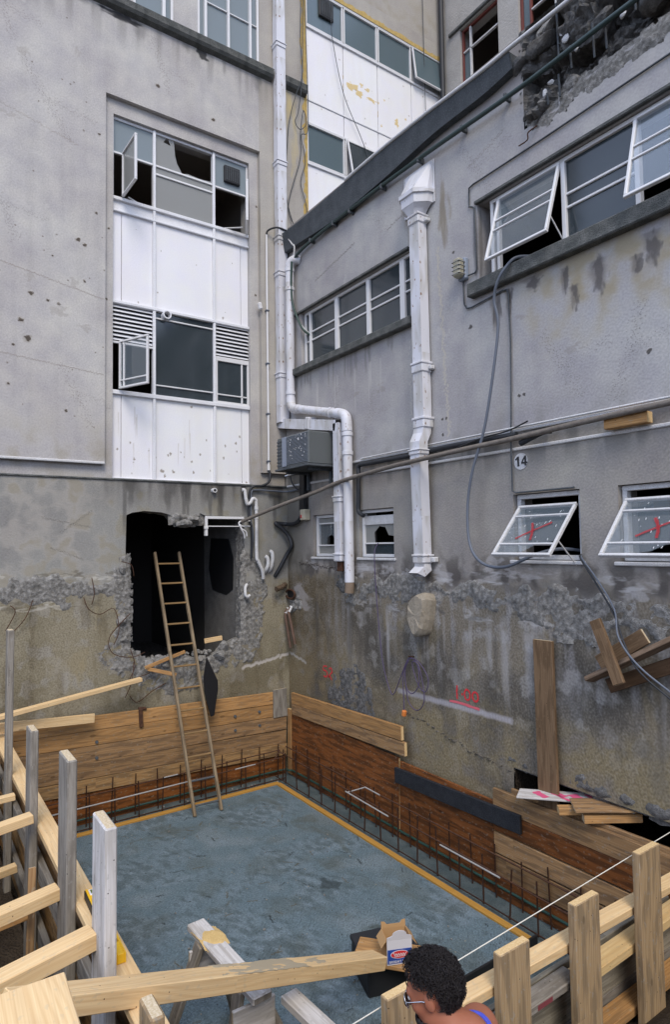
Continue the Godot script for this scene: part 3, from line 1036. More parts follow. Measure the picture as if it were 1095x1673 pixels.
func map_panel_stair() -> StandardMaterial3D:
	var t := render_map(Rect2(0.4, 8.5, 3.4, 4.0), 90.0, c8(232, 231, 232), 26.0, func(c: Color, u: float, v: float, low: float, mid: float, fine: float, run: float) -> Color:
		return blend(c, c8(216, 212, 206), clampf(run * 0.3 + mid * 0.2, 0.0, 0.1)), 0.15)
	var r := RandomNumberGenerator.new()
	r.seed = 29
	for p in [[1.5, 11.67, 0.13, 0.07], [1.62, 11.6, 0.08, 0.06], [1.66, 11.78, 0.035, 0.035], [1.8, 11.75, 0.045, 0.03], [1.9, 11.6, 0.09, 0.04], [2.5, 11.4, 0.05, 0.06], [2.12, 11.2, 0.025, 0.02], [2.2, 11.72, 0.02, 0.02], [2.72, 11.55, 0.02, 0.02], [2.05, 11.62, 0.02, 0.025]]:
		t.blob(p[0], p[1], p[2], p[3], c8(214, 190, 138), 0.95, 0.7, -0.3, 0.12)
	for i in 40:
		var s := r.randf_range(0.006, 0.02)
		t.blob(r.randf_range(0.5, 3.5), r.randf_range(8.7, 12.3), s, s, c8(160, 152, 144), 0.6, 0.4, 0.0)
	return t.material(1.0, 0.55)

func map_slab() -> StandardMaterial3D:
	var t := Tex.new(Rect2(-3.8, -5.0, 3.6, 4.8), 150.0, nz_mid)
	t.fill(func(u: float, v: float) -> Color:
		var low := nz_low.get_noise_2d(u * 2.4 + 30.0, v * 2.4)
		var mid := nz_mid.get_noise_2d((u + v * 0.3) * 420.0 + 70.0, (v - u * 0.3) * 230.0)
		var fine := nz_fine.get_noise_2d(u * 1300.0, v * 1300.0)
		var c := c8(90, 107, 114).lerp(c8(116, 130, 138), clampf(0.4 + low * 1.2, 0, 1))
		c = c.lerp(c8(66, 78, 80), clampf(mid * 0.7 + low * 0.9 - 0.02, 0.0, 0.55))
		c = c.lerp(c8(132, 140, 144), clampf(-low * 1.4 - 0.2, 0.0, 0.45))
		c = c.lerp(c8(84, 90, 86), clampf(nz_low.get_noise_2d(u * 3.4 + 9.0, v * 3.4) * 1.3 - 0.2, 0.0, 0.3))
		var k := 1.0 + 0.30 * fine
		c = Color(c.r * k, c.g * k, c.b * k, fine * 0.7 + mid * 0.4)
		return c)
	var r := RandomNumberGenerator.new()
	r.seed = 31
	for i in 46:
		t.blob(r.randf_range(-3.6, -0.5), r.randf_range(-4.8, -0.5), r.randf_range(0.05, 0.28), r.randf_range(0.04, 0.16), [c8(72, 80, 78), c8(80, 94, 98), c8(132, 146, 156)][i % 3], 0.3, 1.0, 0.0, 0.9)
	for i in 110:
		var p := Vector2(r.randf_range(-3.6, -0.5), r.randf_range(-4.8, -0.5))
		var d := Vector2.from_angle(r.randf() * TAU) * r.randf_range(0.03, 0.13)
		t.crack(p, p + d, r.randf_range(0.004, 0.008), [c8(40, 46, 48), c8(84, 74, 58)][i % 2], 0.8, 0.02, 0.2)
	for i in 160:
		t.blob(r.randf_range(-3.6, -0.5), r.randf_range(-4.8, -0.5), 0.009, 0.009, [c8(46, 48, 48), c8(150, 140, 120), c8(72, 66, 56)][i % 3], 0.8, 0.3, 0.2)
	t.blob(-1.38, -3.12, 0.14, 0.13, c8(48, 56, 58), 0.6, 0.7, 0.0, 0.6)
	t.blob(-1.45, -4.1, 0.2, 0.16, c8(60, 66, 62), 0.6, 0.8, 0.0, 0.6)
	for q in [[-0.85, -1.0, 0.16, 0.3], [-0.8, -1.7, 0.14, 0.2], [-1.6, -1.35, 0.18, 0.1], [-0.75, -2.4, 0.12, 0.4], [-2.4, -1.0, 0.4, 0.08], [-0.9, -3.6, 0.14, 0.22]]:
		t.blob(q[0], q[1], q[2], q[3], c8(82, 86, 80), 0.4, 1.0, 0.0, 0.8)
	return t.material(3.0, 0.75)

# ---------------------------------------------------------------- ground
func build_ground() -> void:
	var s := MB.new()
	# one sheet round the pit, out to the horizon, with the bank the picture is taken from
	var xs := [-200.0, -60.0, -20.0, -9.0, -7.0, -6.2, -5.7, -5.3, -5.0, -4.7, -4.4, -4.2, -4.14, -3.5, -2.5, -1.5, -0.02, 60.0, 200.0]
	var zs := [0.01, 1.0, 2.0, 3.0, 4.0, 5.0, 5.6, 6.05, 6.06, 6.3, 6.5, 6.9, 7.3, 8.0, 9.0, 12.0, 30.0, 200.0]
	var hf := func(x: float, z: float) -> float:
		var h := 0.2 + 0.07 * nz_rock.get_noise_2d(x * 0.5, z * 0.5)
		h += 1.6 * smoothstep(-4.9, -5.8, x)
		if z > 6.0:
			h = lerpf(h, 0.36, smoothstep(6.0, 6.4, z))
			h = lerpf(h, 1.95, smoothstep(6.45, 6.95, z) * smoothstep(-4.25, -4.75, x))
			h = lerpf(h, 1.9, smoothstep(8.2, 9.5, z))
		return h
	for i in xs.size() - 1:
		for j in zs.size() - 1:
			if xs[i] >= -4.15 and zs[j] < 6.05:
				continue
			var p := []
			for q in [[i, j], [i + 1, j], [i + 1, j + 1], [i, j + 1]]:
				p.append(Vector3(xs[q[0]], hf.call(xs[q[0]], zs[q[1]]), zs[q[1]]))
			s.quad_out(p[0], p[1], p[2], p[3], Vector3.UP, Vector2.ZERO, Vector2.ZERO, Vector2.ZERO, Vector2.ZERO)
	# the pit floor below the slab level, under the trench
	s.quad_out(Vector3(-4.15, -0.05, -0.3), Vector3(0.3, -0.05, -0.3), Vector3(0.3, -0.05, 6.06), Vector3(-4.15, -0.05, 6.06), Vector3.UP, Vector2.ZERO, Vector2.ZERO, Vector2.ZERO, Vector2.ZERO)
	var g := commit("ground", [s, M.soil])
	g.set_meta("kind", "structure")

# ---------------------------------------------------------------- windows
func bars(called: String, parent: Node3D, m: Material, list: Array, d0: float, d1: float) -> void:
	for r: Rect2 in list:
		var b := MB.new()
		b.slab(Transform3D.IDENTITY, Vector3(r.position.x, r.position.y, d0), Vector3(r.end.x, r.end.y, d1), 0.004)
		commit(called, [b, m], parent)

func frame(called: String, parent: Node3D, m: Material, r: Rect2, t: float, d0: float, d1: float, f: Transform3D = Transform3D.IDENTITY) -> void:
	var b := MB.new()
	b.slab(f, Vector3(r.position.x, r.position.y, d0), Vector3(r.end.x, r.position.y + t, d1), 0.004)
	b.slab(f, Vector3(r.position.x, r.end.y - t, d0), Vector3(r.end.x, r.end.y, d1), 0.004)
	b.slab(f, Vector3(r.position.x, r.position.y + t, d0 + 0.001), Vector3(r.position.x + t, r.end.y - t, d1 - 0.001), 0.004)
	b.slab(f, Vector3(r.end.x - t, r.position.y + t, d0 + 0.001), Vector3(r.end.x, r.end.y - t, d1 - 0.001), 0.004)
	commit(called, [b, m], parent)

func rr(u0: float, v0: float, u1: float, v1: float) -> Rect2:
	return Rect2(u0, v0, u1 - u0, v1 - v0)

func pane(parent: Node3D, r: Rect2, m: Material, w: float = 0.0, f: Transform3D = Transform3D.IDENTITY) -> void:
	var b := MB.new()
	b.poly(f, PackedVector2Array([r.position, Vector2(r.end.x, r.position.y), r.end, Vector2(r.position.x, r.end.y)]), w, 0.004)
	commit("pane", [b, m], parent)

func shard(parent: Node3D, pts: PackedVector2Array, m: Material, w: float = 0.0, f: Transform3D = Transform3D.IDENTITY) -> void:
	var b := MB.new()
	b.poly(f, pts, w, 0.004)
	commit("broken_pane", [b, m], parent)

# a glazed casement turned about its hinge; size (W, H); bars at heights (fractions) across
func sash(parent: Node3D, hinge: Vector3, size: Vector2, side: String, deg: float, m: Material, gm: Material, cross: Array, up: Array = [], hole: bool = false, mark: bool = false) -> void:
	var bs := Basis.IDENTITY
	var r: Rect2
	if side == "top":
		bs = Basis(Vector3.RIGHT, -deg_to_rad(deg))
		r = Rect2(0, -size.y, size.x, size.y)
	elif side == "start":
		bs = Basis(Vector3.UP, -deg_to_rad(deg))
		r = Rect2(0, 0, size.x, size.y)
	else:
		bs = Basis(Vector3.UP, deg_to_rad(deg))
		r = Rect2(-size.x, 0, size.x, size.y)
	var f := Transform3D(bs, hinge)
	var t := 0.027
	frame("sash", parent, m, r, t, -0.018, 0.018, f)
	for c: float in cross:
		var b := MB.new()
		var y := r.position.y + r.size.y * c
		b.slab(f, Vector3(r.position.x + t, y - 0.009, -0.012), Vector3(r.end.x - t, y + 0.009, 0.012), 0.003)
		commit("glazing_bar", [b, m], parent)
	for c: float in up:
		var b := MB.new()
		var x := r.position.x + r.size.x * c
		b.slab(f, Vector3(x - 0.01, r.position.y + t, -0.0125), Vector3(x + 0.01, r.end.y - t, 0.0125), 0.003)
		commit("glazing_bar", [b, m], parent)
	var g := r.grow(-t)
	if hole:
		var q := g.position
		var e := g.end
		shard(parent, PackedVector2Array([Vector2(q.x, q.y + 0.02), Vector2(q.x + g.size.x * 0.3, q.y + 0.01), Vector2(q.x + g.size.x * 0.52, q.y + 0.03), Vector2(q.x + g.size.x * 0.66, q.y + 0.1), Vector2(q.x + g.size.x * 0.82, q.y + 0.12), Vector2(e.x, q.y + 0.16), e, Vector2(q.x, e.y)]), gm, 0.0, f)
	else:
		pane(parent, g, gm, 0.0, f)
	if mark:
		var b := MB.new()
		var cx := r.position.x + r.size.x * 0.5
		var cy := r.position.y + r.size.y * 0.44
		b.ribbon(f, smooth2([Vector2(cx - 0.15, cy - 0.075), Vector2(cx - 0.05, cy - 0.01), Vector2(cx + 0.17, cy + 0.12)], 5), 0.022, 0.008, rng)
		b.ribbon(f, smooth2([Vector2(cx - 0.05, cy + 0.12), Vector2(cx + 0.005, cy + 0.01), Vector2(cx + 0.03, cy - 0.1)], 5), 0.026, 0.010, rng)
		commit("painted_cross", [b, M.red_spray], parent)
		var fl := MB.new()
		for k in 26:
			var q := Vector2(rng.randf_range(r.position.x + 0.06, r.end.x - 0.06), rng.randf_range(r.position.y + 0.08, r.end.y - 0.06))
			var d := Vector2(rng.randf_range(-0.004, 0.01), rng.randf_range(0.004, 0.03))
			fl.poly(f, PackedVector2Array([q, q + Vector2(0.006, 0.0), q + d + Vector2(0.005, 0), q + d]), 0.006)
		commit("paint_flecks", [fl, M.white_paint], parent)
	# the stay that holds it open
	if side == "top":
		var b := MB.new()
		var p := f * Vector3(r.end.x - 0.02, r.position.y + 0.2, -0.02)
		b.tube(PackedVector3Array([p, hinge + Vector3(size.x - 0.01, -size.y + 0.02, -0.03)]), 0.007, 6)
		commit("stay", [b, m], parent)

# ---------------------------------------------------------------- the tall rendered block (faces the camera's side)
func hole_chain() -> Array:
	var top := [Vector2(-2.59, 3.03), Vector2(-2.545, 3.2), Vector2(-2.55, 3.45), Vector2(-2.54, 3.93), Vector2(-2.46, 3.965), Vector2(-2.3, 3.99), Vector2(-2.05, 3.975), Vector2(-1.92, 3.94), Vector2(-1.82, 3.83), Vector2(-1.7, 3.81), Vector2(-1.6, 3.89), Vector2(-1.47, 3.97), Vector2(-1.39, 3.935), Vector2(-0.765, 3.935), Vector2(-0.755, 2.85)]
	var bottom := [Vector2(-2.59, 3.03), Vector2(-2.56, 2.8), Vector2(-2.545, 2.5), Vector2(-2.55, 2.15), Vector2(-2.45, 2.0), Vector2(-2.34, 1.9), Vector2(-2.15, 1.92), Vector2(-2.0, 1.86), Vector2(-1.8, 1.9), Vector2(-1.55, 1.88), Vector2(-1.36, 1.8), Vector2(-1.22, 1.84), Vector2(-1.05, 1.97), Vector2(-0.92, 2.03), Vector2(-0.78, 2.08), Vector2(-0.765, 2.5), Vector2(-0.755, 2.85)]
	return [top, bottom]

func build_rendered_block() -> void:
	var b := thing("rendered_block", "tall grey rendered block with white panelled bay and a hole broken in its base", "building")
	var mu := map_block_upper()
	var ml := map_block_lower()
	var s := MB.new()
	s.wall(FA, rr(-8, 4.62, 0.47, 16), [rr(-2.83, 4.62, -0.44, 9.785), rr(-2.46, 11.22, -1.86, 13.3), rr(-1.485, 11.22, -0.43, 13.3)], 0.0, 0.07)
	commit("upper_wall", [s, mu], b)
	s = MB.new()
	s.wall(FA, rr(-8, 4.43, 0.0, 9.9), [rr(-2.71, 4.43, -0.6, 9.57)], -0.07, 0.3)
	s.wall(FA, rr(0.0, 8.0, 0.47, 16), [], -0.071, 0.3)
	s.wall(FA, rr(-8, 9.9, 0.0, 16), [rr(-2.46, 11.22, -1.86, 13.3), rr(-1.485, 11.22, -0.43, 13.3)], -0.0705, 0.3)
	commit("recess_surround", [s, mu], b)
	# wall above the stair glazing, and the bay of the stair
	s = MB.new()
	s.wall(FA, rr(0.47, 8.0, 3.67, 16), [rr(0.47, 8.0, 3.665, 13.08)], 0.0, 0.3)
	commit("stair_wall", [s, mu], b)
	# weathered string course and shallow ledges
	for r in [[-8.0, -0.22], [0.0, 0.43]]:
		s = MB.new()
		var pr := PackedVector2Array([Vector2(0, 11.02), Vector2(0.07, 11.05), Vector2(0.1, 11.09), Vector2(0.11, 11.18), Vector2(0, 11.21)])
		var ra := PackedVector3Array()
		var rb := PackedVector3Array()
		for q in pr:
			ra.append(Vector3(r[0], q.y, q.x))
			rb.append(Vector3(r[1], q.y, q.x))
		for k in pr.size():
			var k2 := (k + 1) % pr.size()
			s.quad_out(ra[k], rb[k], rb[k2], ra[k2], Vector3(0, pr[k].y + pr[k2].y - 22.25, pr[k].x + pr[k2].x - 0.08) , Vector2.ZERO, Vector2.ZERO, Vector2.ZERO, Vector2.ZERO)
		for k in range(1, pr.size() - 1):
			s.tri(rb[0], rb[k + 1], rb[k], Vector2.ZERO, Vector2.ZERO, Vector2.ZERO)
		commit("string_course", [s, M.ledge], b)
	s = MB.new()
	s.slab(FA, Vector3(-8, 4.605, -0.02), Vector3(-2.83, 4.64, 0.018), 0.008)
	commit("ledge", [s, M.white_old], b)
	s = MB.new()
	s.slab(FA, Vector3(-8, 4.40, -0.06), Vector3(-2.71, 4.425, 0.022), 0.008)
	s.slab(FA, Vector3(-2.71, 4.40, -0.2), Vector3(-0.6, 4.428, 0.02), 0.008)
	s.slab(FA, Vector3(-0.6, 4.40, -0.06), Vector3(0.0, 4.425, 0.022), 0.008)
	commit("ledge", [s, M.ledge], b)

	# plinth with the ragged hole
	var hc := hole_chain()
	var up := PackedVector2Array([Vector2(-8, 4.4), Vector2(-8, 3.03)])
	for p in hc[0]:
		up.append(p)
	up.append_array(PackedVector2Array([Vector2(0, 2.85), Vector2(0, 4.4)]))
	var lo := PackedVector2Array([Vector2(-8, 3.03), Vector2(-8, -0.2), Vector2(0, -0.2), Vector2(0, 2.85)])
	var rev: Array = hc[1].duplicate()
	rev.reverse()
	for p in rev:
		lo.append(p)
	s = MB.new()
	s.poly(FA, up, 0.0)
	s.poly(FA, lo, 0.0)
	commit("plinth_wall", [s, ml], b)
	var hole := PackedVector2Array()
	for p in hc[0]:
		hole.append(p)
	for i in range(1, rev.size() - 1):
		hole.append(rev[i])
	s = MB.new()
	var steps := 5
	for i in hole.size():
		var p := hole[i]
		var q := hole[(i + 1) % hole.size()]
		var cuts := int(p.distance_to(q) / 0.07) + 1
		for c in cuts:
			for k in steps:
				var e := []
				for m in [[c, k], [c + 1, k], [c + 1, k + 1], [c, k + 1]]:
					var pp := p.lerp(q, float(m[0]) / cuts)
					var w := -0.3 * float(m[1]) / steps
					var j := 0.0 if (m[1] == 0) else 0.03
					e.append(Vector3(pp.x + j * nz_rock.get_noise_3d(pp.x * 4, pp.y * 4, w * 9), pp.y + j * nz_rock.get_noise_3d(pp.x * 4 + 50, pp.y * 4, w * 9), w))
				s.quad_out(e[0], e[1], e[2], e[3], Vector3(-1.6 - e[0].x, 2.9 - e[0].y, 0), Vector2.ZERO, Vector2.ZERO, Vector2.ZERO, Vector2.ZERO)
	commit("broken_edge", [s, M.rough], b)
	# broken concrete round the hole
	var outer := PackedVector2Array()
	for p in [[-2.66, 3.35], [-2.72, 3.05], [-2.68, 2.75], [-2.64, 2.45], [-2.78, 2.25], [-2.9, 2.05], [-2.82, 1.88], [-2.6, 1.8], [-2.42, 1.62], [-2.2, 1.5], [-1.9, 1.42], [-1.55, 1.46], [-1.3, 1.6], [-1.15, 1.72], [-0.9, 1.7], [-0.66, 1.75], [-0.52, 1.92], [-0.46, 2.2], [-0.44, 2.6], [-0.36, 2.8], [-0.46, 3.1], [-0.6, 3.35], [-0.74, 3.42], [-0.8, 3.4], [-0.82, 2.1], [-1.1, 2.0], [-1.3, 1.87], [-2.3, 1.97], [-2.48, 2.1], [-2.48, 3.4]]:
		outer.append(Vector2(p[0], p[1]))
	s = MB.new()
	crag(s, FA, rr(-2.95, 1.35, -0.3, 3.5), 0.028, func(u: float, v: float) -> float:
		var q := Vector2(u + 0.05 * nz_rock.get_noise_2d(u * 3.0, v * 3.0), v + 0.05 * nz_rock.get_noise_2d(u * 3.0 + 40.0, v * 3.0))
		return 1.0 if Geometry2D.is_point_in_polygon(q, outer) else 0.0, func(u: float, v: float) -> float: return 0.003 + rubble_h(u, v, 0.026), 0.015)
	commit("broken_concrete", [s, M.rough], b)
	s = MB.new()
	crag(s, FA, rr(-2.02, 3.72, -1.36, 4.02), 0.026, func(u: float, v: float) -> float:
		return clampf((0.25 - absf(u + 1.68)) / 0.08, 0, 1) * clampf((0.09 - absf(v - 3.87 - 0.1 * absf(u + 1.68))) / 0.03 + 0.5 * nz_rock.get_noise_2d(u * 4, v * 4), 0, 1), func(u: float, v: float) -> float: return 0.02 + rubble_h(u, v, 0.07))
	commit("broken_concrete", [s, M.rough], b)
	# hacked band along the old floor line
	s = MB.new()
	crag(s, FA, rr(-8.0, 2.68, -2.58, 3.3), 0.03, func(u: float, v: float) -> float:
		return edge_mask(minf(v - 2.79, 3.1 - v), u, v, 0.16), func(u: float, v: float) -> float: return 0.003 + rubble_h(u, v, 0.026) + 0.015 * smoothstep(2.85, 3.1, v), 0.015)
	commit("hacked_band", [s, M.rough], b)
	for q in [[-2.25, 1.9, 0.0, 0.16, 0.1], [-2.0, 1.86, 0.02, 0.12, 0.1], [-1.5, 1.87, 0.01, 0.12, 0.08], [-1.2, 1.9, 0.03, 0.18, 0.16], [-1.12, 2.0, 0.0, 0.15, 0.17], [-0.98, 1.98, -0.02, 0.12, 0.1], [-2.6, 3.2, 0.02, 0.1, 0.14], [-2.6, 2.5, 0.02, 0.14, 0.13], [-2.56, 2.25, 0.0, 0.12, 0.12], [-1.75, 3.82, 0.05, 0.24, 0.12], [-1.6, 3.88, 0.06, 0.18, 0.1]]:
		s = MB.new()
		chunk(s, Transform3D(Basis(Vector3.UP, rng.randf() * 6.0), Vector3(q[0], q[1], q[2])), Vector3(q[3], q[4], q[3]) * 1.1, int(q[0] * -900.0) + 7)
		commit("concrete_lump", [s, M.rough], b)
	# bent bars and tie wire that hang from the broken edge
	for pts in [[Vector3(-2.5, 2.6, 0.05), Vector3(-2.62, 2.5, 0.09), Vector3(-2.78, 2.3, 0.07), Vector3(-2.74, 2.1, 0.08), Vector3(-2.5, 2.02, 0.1), Vector3(-2.3, 2.06, 0.05)], [Vector3(-3.1, 2.85, 0.05), Vector3(-3.05, 2.7, 0.1), Vector3(-2.9, 2.62, 0.08), Vector3(-2.72, 2.68, 0.07), Vector3(-2.66, 2.4, 0.09), Vector3(-2.72, 2.2, 0.06)], [Vector3(-2.5, 2.12, 0.06), Vector3(-2.45, 1.9, 0.1), Vector3(-2.52, 1.72, 0.1), Vector3(-2.4, 1.75, 0.12), Vector3(-2.24, 1.78, 0.08)], [Vector3(-2.45, 1.95, 0.05), Vector3(-2.5, 1.7, 0.12), Vector3(-2.58, 1.5, 0.1)], [Vector3(-3.95, 2.8, 0.04), Vector3(-3.9, 2.72, 0.07), Vector3(-4.0, 2.5, 0.05)], [Vector3(-3.7, 2.85, 0.04), Vector3(-3.8, 2.62, 0.07), Vector3(-4.0, 2.4, 0.05)], [Vector3(-3.0, 3.1, 0.05), Vector3(-2.98, 2.9, 0.1), Vector3(-3.0, 2.75, 0.05)], [Vector3(-2.62, 3.3, 0.05), Vector3(-2.5, 3.25, 0.1), Vector3(-2.46, 3.1, 0.08)], [Vector3(-2.0, 1.6, 0.03), Vector3(-2.2, 1.52, 0.05), Vector3(-2.4, 1.4, 0.04), Vector3(-2.5, 1.5, 0.03)]]:
		s = MB.new()
		s.tube(smooth_path(pts, 5), 0.0055, 6)
		commit("bent_wire", [s, M.rust], b)
	# the dark room behind it
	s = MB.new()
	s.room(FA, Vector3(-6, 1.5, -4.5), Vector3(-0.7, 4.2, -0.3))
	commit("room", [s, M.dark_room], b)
	s = MB.new()
	s.slab(FA, Vector3(-0.74, 1.5, -1.6), Vector3(-0.72, 3.93, -0.301), 0.003)
	commit("inner_wall", [s, M.dark_room2], b)
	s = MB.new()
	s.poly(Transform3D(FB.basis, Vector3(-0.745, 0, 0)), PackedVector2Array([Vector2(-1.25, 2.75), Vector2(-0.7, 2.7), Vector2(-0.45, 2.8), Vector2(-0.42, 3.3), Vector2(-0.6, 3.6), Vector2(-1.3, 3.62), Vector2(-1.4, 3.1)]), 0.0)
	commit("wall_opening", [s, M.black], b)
	s = MB.new()
	s.slab(FA, Vector3(-2.7, 1.46, -4.4), Vector3(-0.75, 1.52, -0.32), 0.01)
	commit("room_floor", [s, M.rough_dark], b)
	for q in [[4.35, 7.0], [7.05, 9.85], [10.9, 14.0]]:
		s = MB.new()
		s.room(FA, Vector3(-2.95, q[0], -4.0), Vector3(-0.3, q[1], -0.372))
		commit("room", [s, M.room], b)
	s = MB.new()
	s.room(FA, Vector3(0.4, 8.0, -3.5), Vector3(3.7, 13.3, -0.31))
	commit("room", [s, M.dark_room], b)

	# white panelled bay
	var mp := map_panel()
	for row in [[4.432, 5.61], [6.94, 8.2]]:
		for q in [[-2.708, -2.58], [-2.572, -2.135], [-2.095, -1.205], [-1.165, -0.73], [-0.722, -0.602]]:
			s = MB.new()
			s.slab(FA, Vector3(q[0], row[0], -0.16), Vector3(q[1], row[1], -0.135), 0.004)
			commit("panel", [s, mp], b)
		s = MB.new()
		s.slab(FA, Vector3(-2.709, row[0] + 0.002, -0.2), Vector3(-0.601, row[1] - 0.002, -0.158), 0.002)
		commit("panel_backing", [s, M.white_old], b)
	for x in [-2.115, -1.185]:
		s = MB.new()
		s.slab(FA, Vector3(x - 0.02, 4.433, -0.18), Vector3(x + 0.02, 9.565, -0.1), 0.005)
		commit("mullion", [s, M.white], b)
	s = MB.new()
	s.slab(FA, Vector3(-2.709, 4.43, -0.19), Vector3(-0.601, 4.455, -0.115), 0.004)
	commit("transom", [s, M.white], b)
	s = MB.new()
	s.slab(FA, Vector3(-2.709, 8.36, -0.185), Vector3(-0.601, 8.41, -0.09), 0.006)
	commit("transom", [s, M.white], b)
	s = MB.new()
	s.slab(FA, Vector3(-2.709, 8.195, -0.184), Vector3(-0.601, 8.225, -0.095), 0.006)
	commit("transom", [s, M.white], b)
	s = MB.new()
	s.slab(FA, Vector3(-2.709, 8.225, -0.183), Vector3(-0.601, 8.36, -0.13), 0.003)
	commit("transom", [s, M.white], b)
	s = MB.new()
	s.slab(FA, Vector3(-2.709, 5.605, -0.185), Vector3(-0.601, 5.665, -0.09), 0.006)
	commit("transom", [s, M.white], b)
	s = MB.new()
	s.slab(FA, Vector3(-2.709, 6.885, -0.184), Vector3(-0.601, 6.93, -0.092), 0.006)
	commit("transom", [s, M.white], b)
	s = MB.new()
	s.slab(FA, Vector3(-2.709, 9.53, -0.184), Vector3(-0.601, 9.569, -0.12), 0.004)
	commit("transom", [s, M.white], b)


	# upper window of the bay
	var f0 := Transform3D(Basis.IDENTITY, Vector3(0, 0, -0.14))
	var w := group_node("window", b, f0)
	bars("glazing_bar", w, M.white_paint, [rr(-2.709, 9.04, -2.135, 9.07), rr(-2.095, 9.04, -1.205, 9.07), rr(-2.095, 8.915, -1.205, 8.945), rr(-1.165, 9.03, -0.602, 9.06), rr(-2.709, 8.41, -2.69, 9.53), rr(-0.625, 8.41, -0.602, 9.53)], -0.02, 0.02)
	pane(w, rr(-2.69, 9.07, -2.135, 9.53), M.frost)
	pane(w, rr(-2.095, 8.41, -1.205, 8.915), M.dirty)
	pane(w, rr(-2.095, 8.945, -1.205, 9.04), M.dirty)
	shard(w, PackedVector2Array([Vector2(-2.095, 9.07), Vector2(-1.68, 9.07), Vector2(-1.76, 9.2), Vector2(-1.79, 9.3), Vector2(-1.81, 9.53), Vector2(-1.9, 9.53), Vector2(-1.86, 9.44), Vector2(-1.97, 9.46), Vector2(-1.93, 9.53), Vector2(-2.095, 9.53)]), M.dirty)
	shard(w, PackedVector2Array([Vector2(-1.68, 9.07), Vector2(-1.205, 9.07), Vector2(-1.205, 9.1), Vector2(-1.4, 9.085), Vector2(-1.6, 9.1)]), M.dirty, 0.001)
	pane(w, rr(-1.165, 9.06, -0.625, 9.53), M.frost)
	vent(w, Transform3D(Basis.IDENTITY, Vector3(-0.875, 9.3, 0.01)), 0.27, 0.27)
	sash(w, Vector3(-2.575, 8.41, 0.06), Vector2(0.54, 0.64), "start", 88, M.white_paint, M.dirty, [])
	sash(w, Vector3(-0.64, 8.40, 0.06), Vector2(0.46, 0.64), "end", 64, M.white_paint, M.dirty, [])
	var stay := MB.new()
	stay.tube(PackedVector3Array([Vector3(-2.5, 8.43, 0.06), Vector3(-2.3, 8.42, -0.02)]), 0.01, 6)
	stay.tube(PackedVector3Array([Vector3(-1.0, 8.43, 0.0), Vector3(-0.76, 8.44, 0.16)]), 0.01, 6)
	commit("stay", [stay, M.white_old], w)

	# lower window of the bay with its louvres
	w = group_node("window", b, f0)
	for q in [[-2.705, -2.14, 6.36], [-1.16, -0.605, 6.39]]:
		for k in 9:
			var v: float = q[2] + 0.03 + 0.058 * k
			var l := MB.new()
			l.box(Transform3D(Basis(Vector3.RIGHT, 0.75), Vector3((q[0] + q[1]) * 0.5, v, 0.0)), Vector3(q[1] - q[0], 0.008, 0.062), 0.002)
			commit("louvre", [l, M.white], w)
		var bk := MB.new()
		bk.slab(Transform3D.IDENTITY, Vector3(q[0], q[2], -0.06), Vector3(q[1], 6.885, -0.045), 0.002)
		commit("louvre_backing", [bk, M.black], w)
	bars("glazing_bar", w, M.white_paint, [rr(-2.705, 6.325, -2.135, 6.355), rr(-1.165, 6.345, -0.602, 6.385), rr(-2.095, 5.80, -1.205, 5.82), rr(-2.095, 6.775, -1.205, 6.797), rr(-1.14, 5.79, -0.64, 5.81), rr(-0.735, 5.7, -0.71, 6.345)], -0.018, 0.022)
	frame("frame", w, M.white_paint, rr(-1.165, 5.665, -0.602, 6.346), 0.032, -0.02, 0.026)
	pane(w, rr(-2.095, 5.82, -1.205, 6.775), M.glass_dark)
	pane(w, rr(-2.095, 5.665, -1.205, 5.80), M.glass_dark)
	pane(w, rr(-2.095, 6.797, -1.205, 6.885), M.glass_dark)
	pane(w, rr(-1.14, 5.69, -0.63, 6.33), M.glass_dark)
	sash(w, Vector3(-2.615, 5.675, 0.06), Vector2(0.56, 0.67), "start", 65, M.white_paint, M.glass, [0.17], [0.16])
	var pv := MB.new()
	pv.tube(PackedVector3Array([Vector3(-1.95, 6.84, -0.02), Vector3(-1.95, 6.84, 0.11)]), 0.062, 14, false)
	pv.tube(PackedVector3Array([Vector3(-1.95, 6.84, 0.11), Vector3(-1.95, 6.84, -0.02)]), 0.046, 14, false)
	for k in 14:
		var a0 := TAU * k / 14.0
		var a1 := TAU * (k + 1) / 14.0
		pv.quad_out(Vector3(-1.95 + cos(a0) * 0.062, 6.84 + sin(a0) * 0.062, 0.11), Vector3(-1.95 + cos(a1) * 0.062, 6.84 + sin(a1) * 0.062, 0.11), Vector3(-1.95 + cos(a1) * 0.046, 6.84 + sin(a1) * 0.046, 0.11), Vector3(-1.95 + cos(a0) * 0.046, 6.84 + sin(a0) * 0.046, 0.11), Vector3.BACK, Vector2.ZERO, Vector2.ZERO, Vector2.ZERO, Vector2.ZERO)
	commit("vent_pipe", [pv, M.white], w)

	# top-storey windows above the string course
	var ft := Transform3D(Basis.IDENTITY, Vector3(0, 0, -0.04))
	w = group_node("window", b, ft)
	frame("frame", w, M.white_paint, rr(-2.46, 11.22, -1.86, 13.3), 0.04, -0.03, 0.03)
	bars("glazing_bar", w, M.white_paint, [rr(-2.03, 11.26, -1.985, 13.26), rr(-2.42, 11.85, -1.9, 11.875)], -0.02, 0.05)
	pane(w, rr(-2.42, 11.26, -1.9, 13.26), M.frost)
	w = group_node("window", b, ft)
	frame("frame", w, M.white_paint, rr(-1.485, 11.22, -0.43, 13.3), 0.04, -0.03, 0.03)
	bars("glazing_bar", w, M.white_paint, [rr(-1.375, 11.18, -1.335, 13.26), rr(-0.99, 11.18, -0.955, 13.26), rr(-0.61, 11.18, -0.575, 13.26)], -0.02, 0.055)
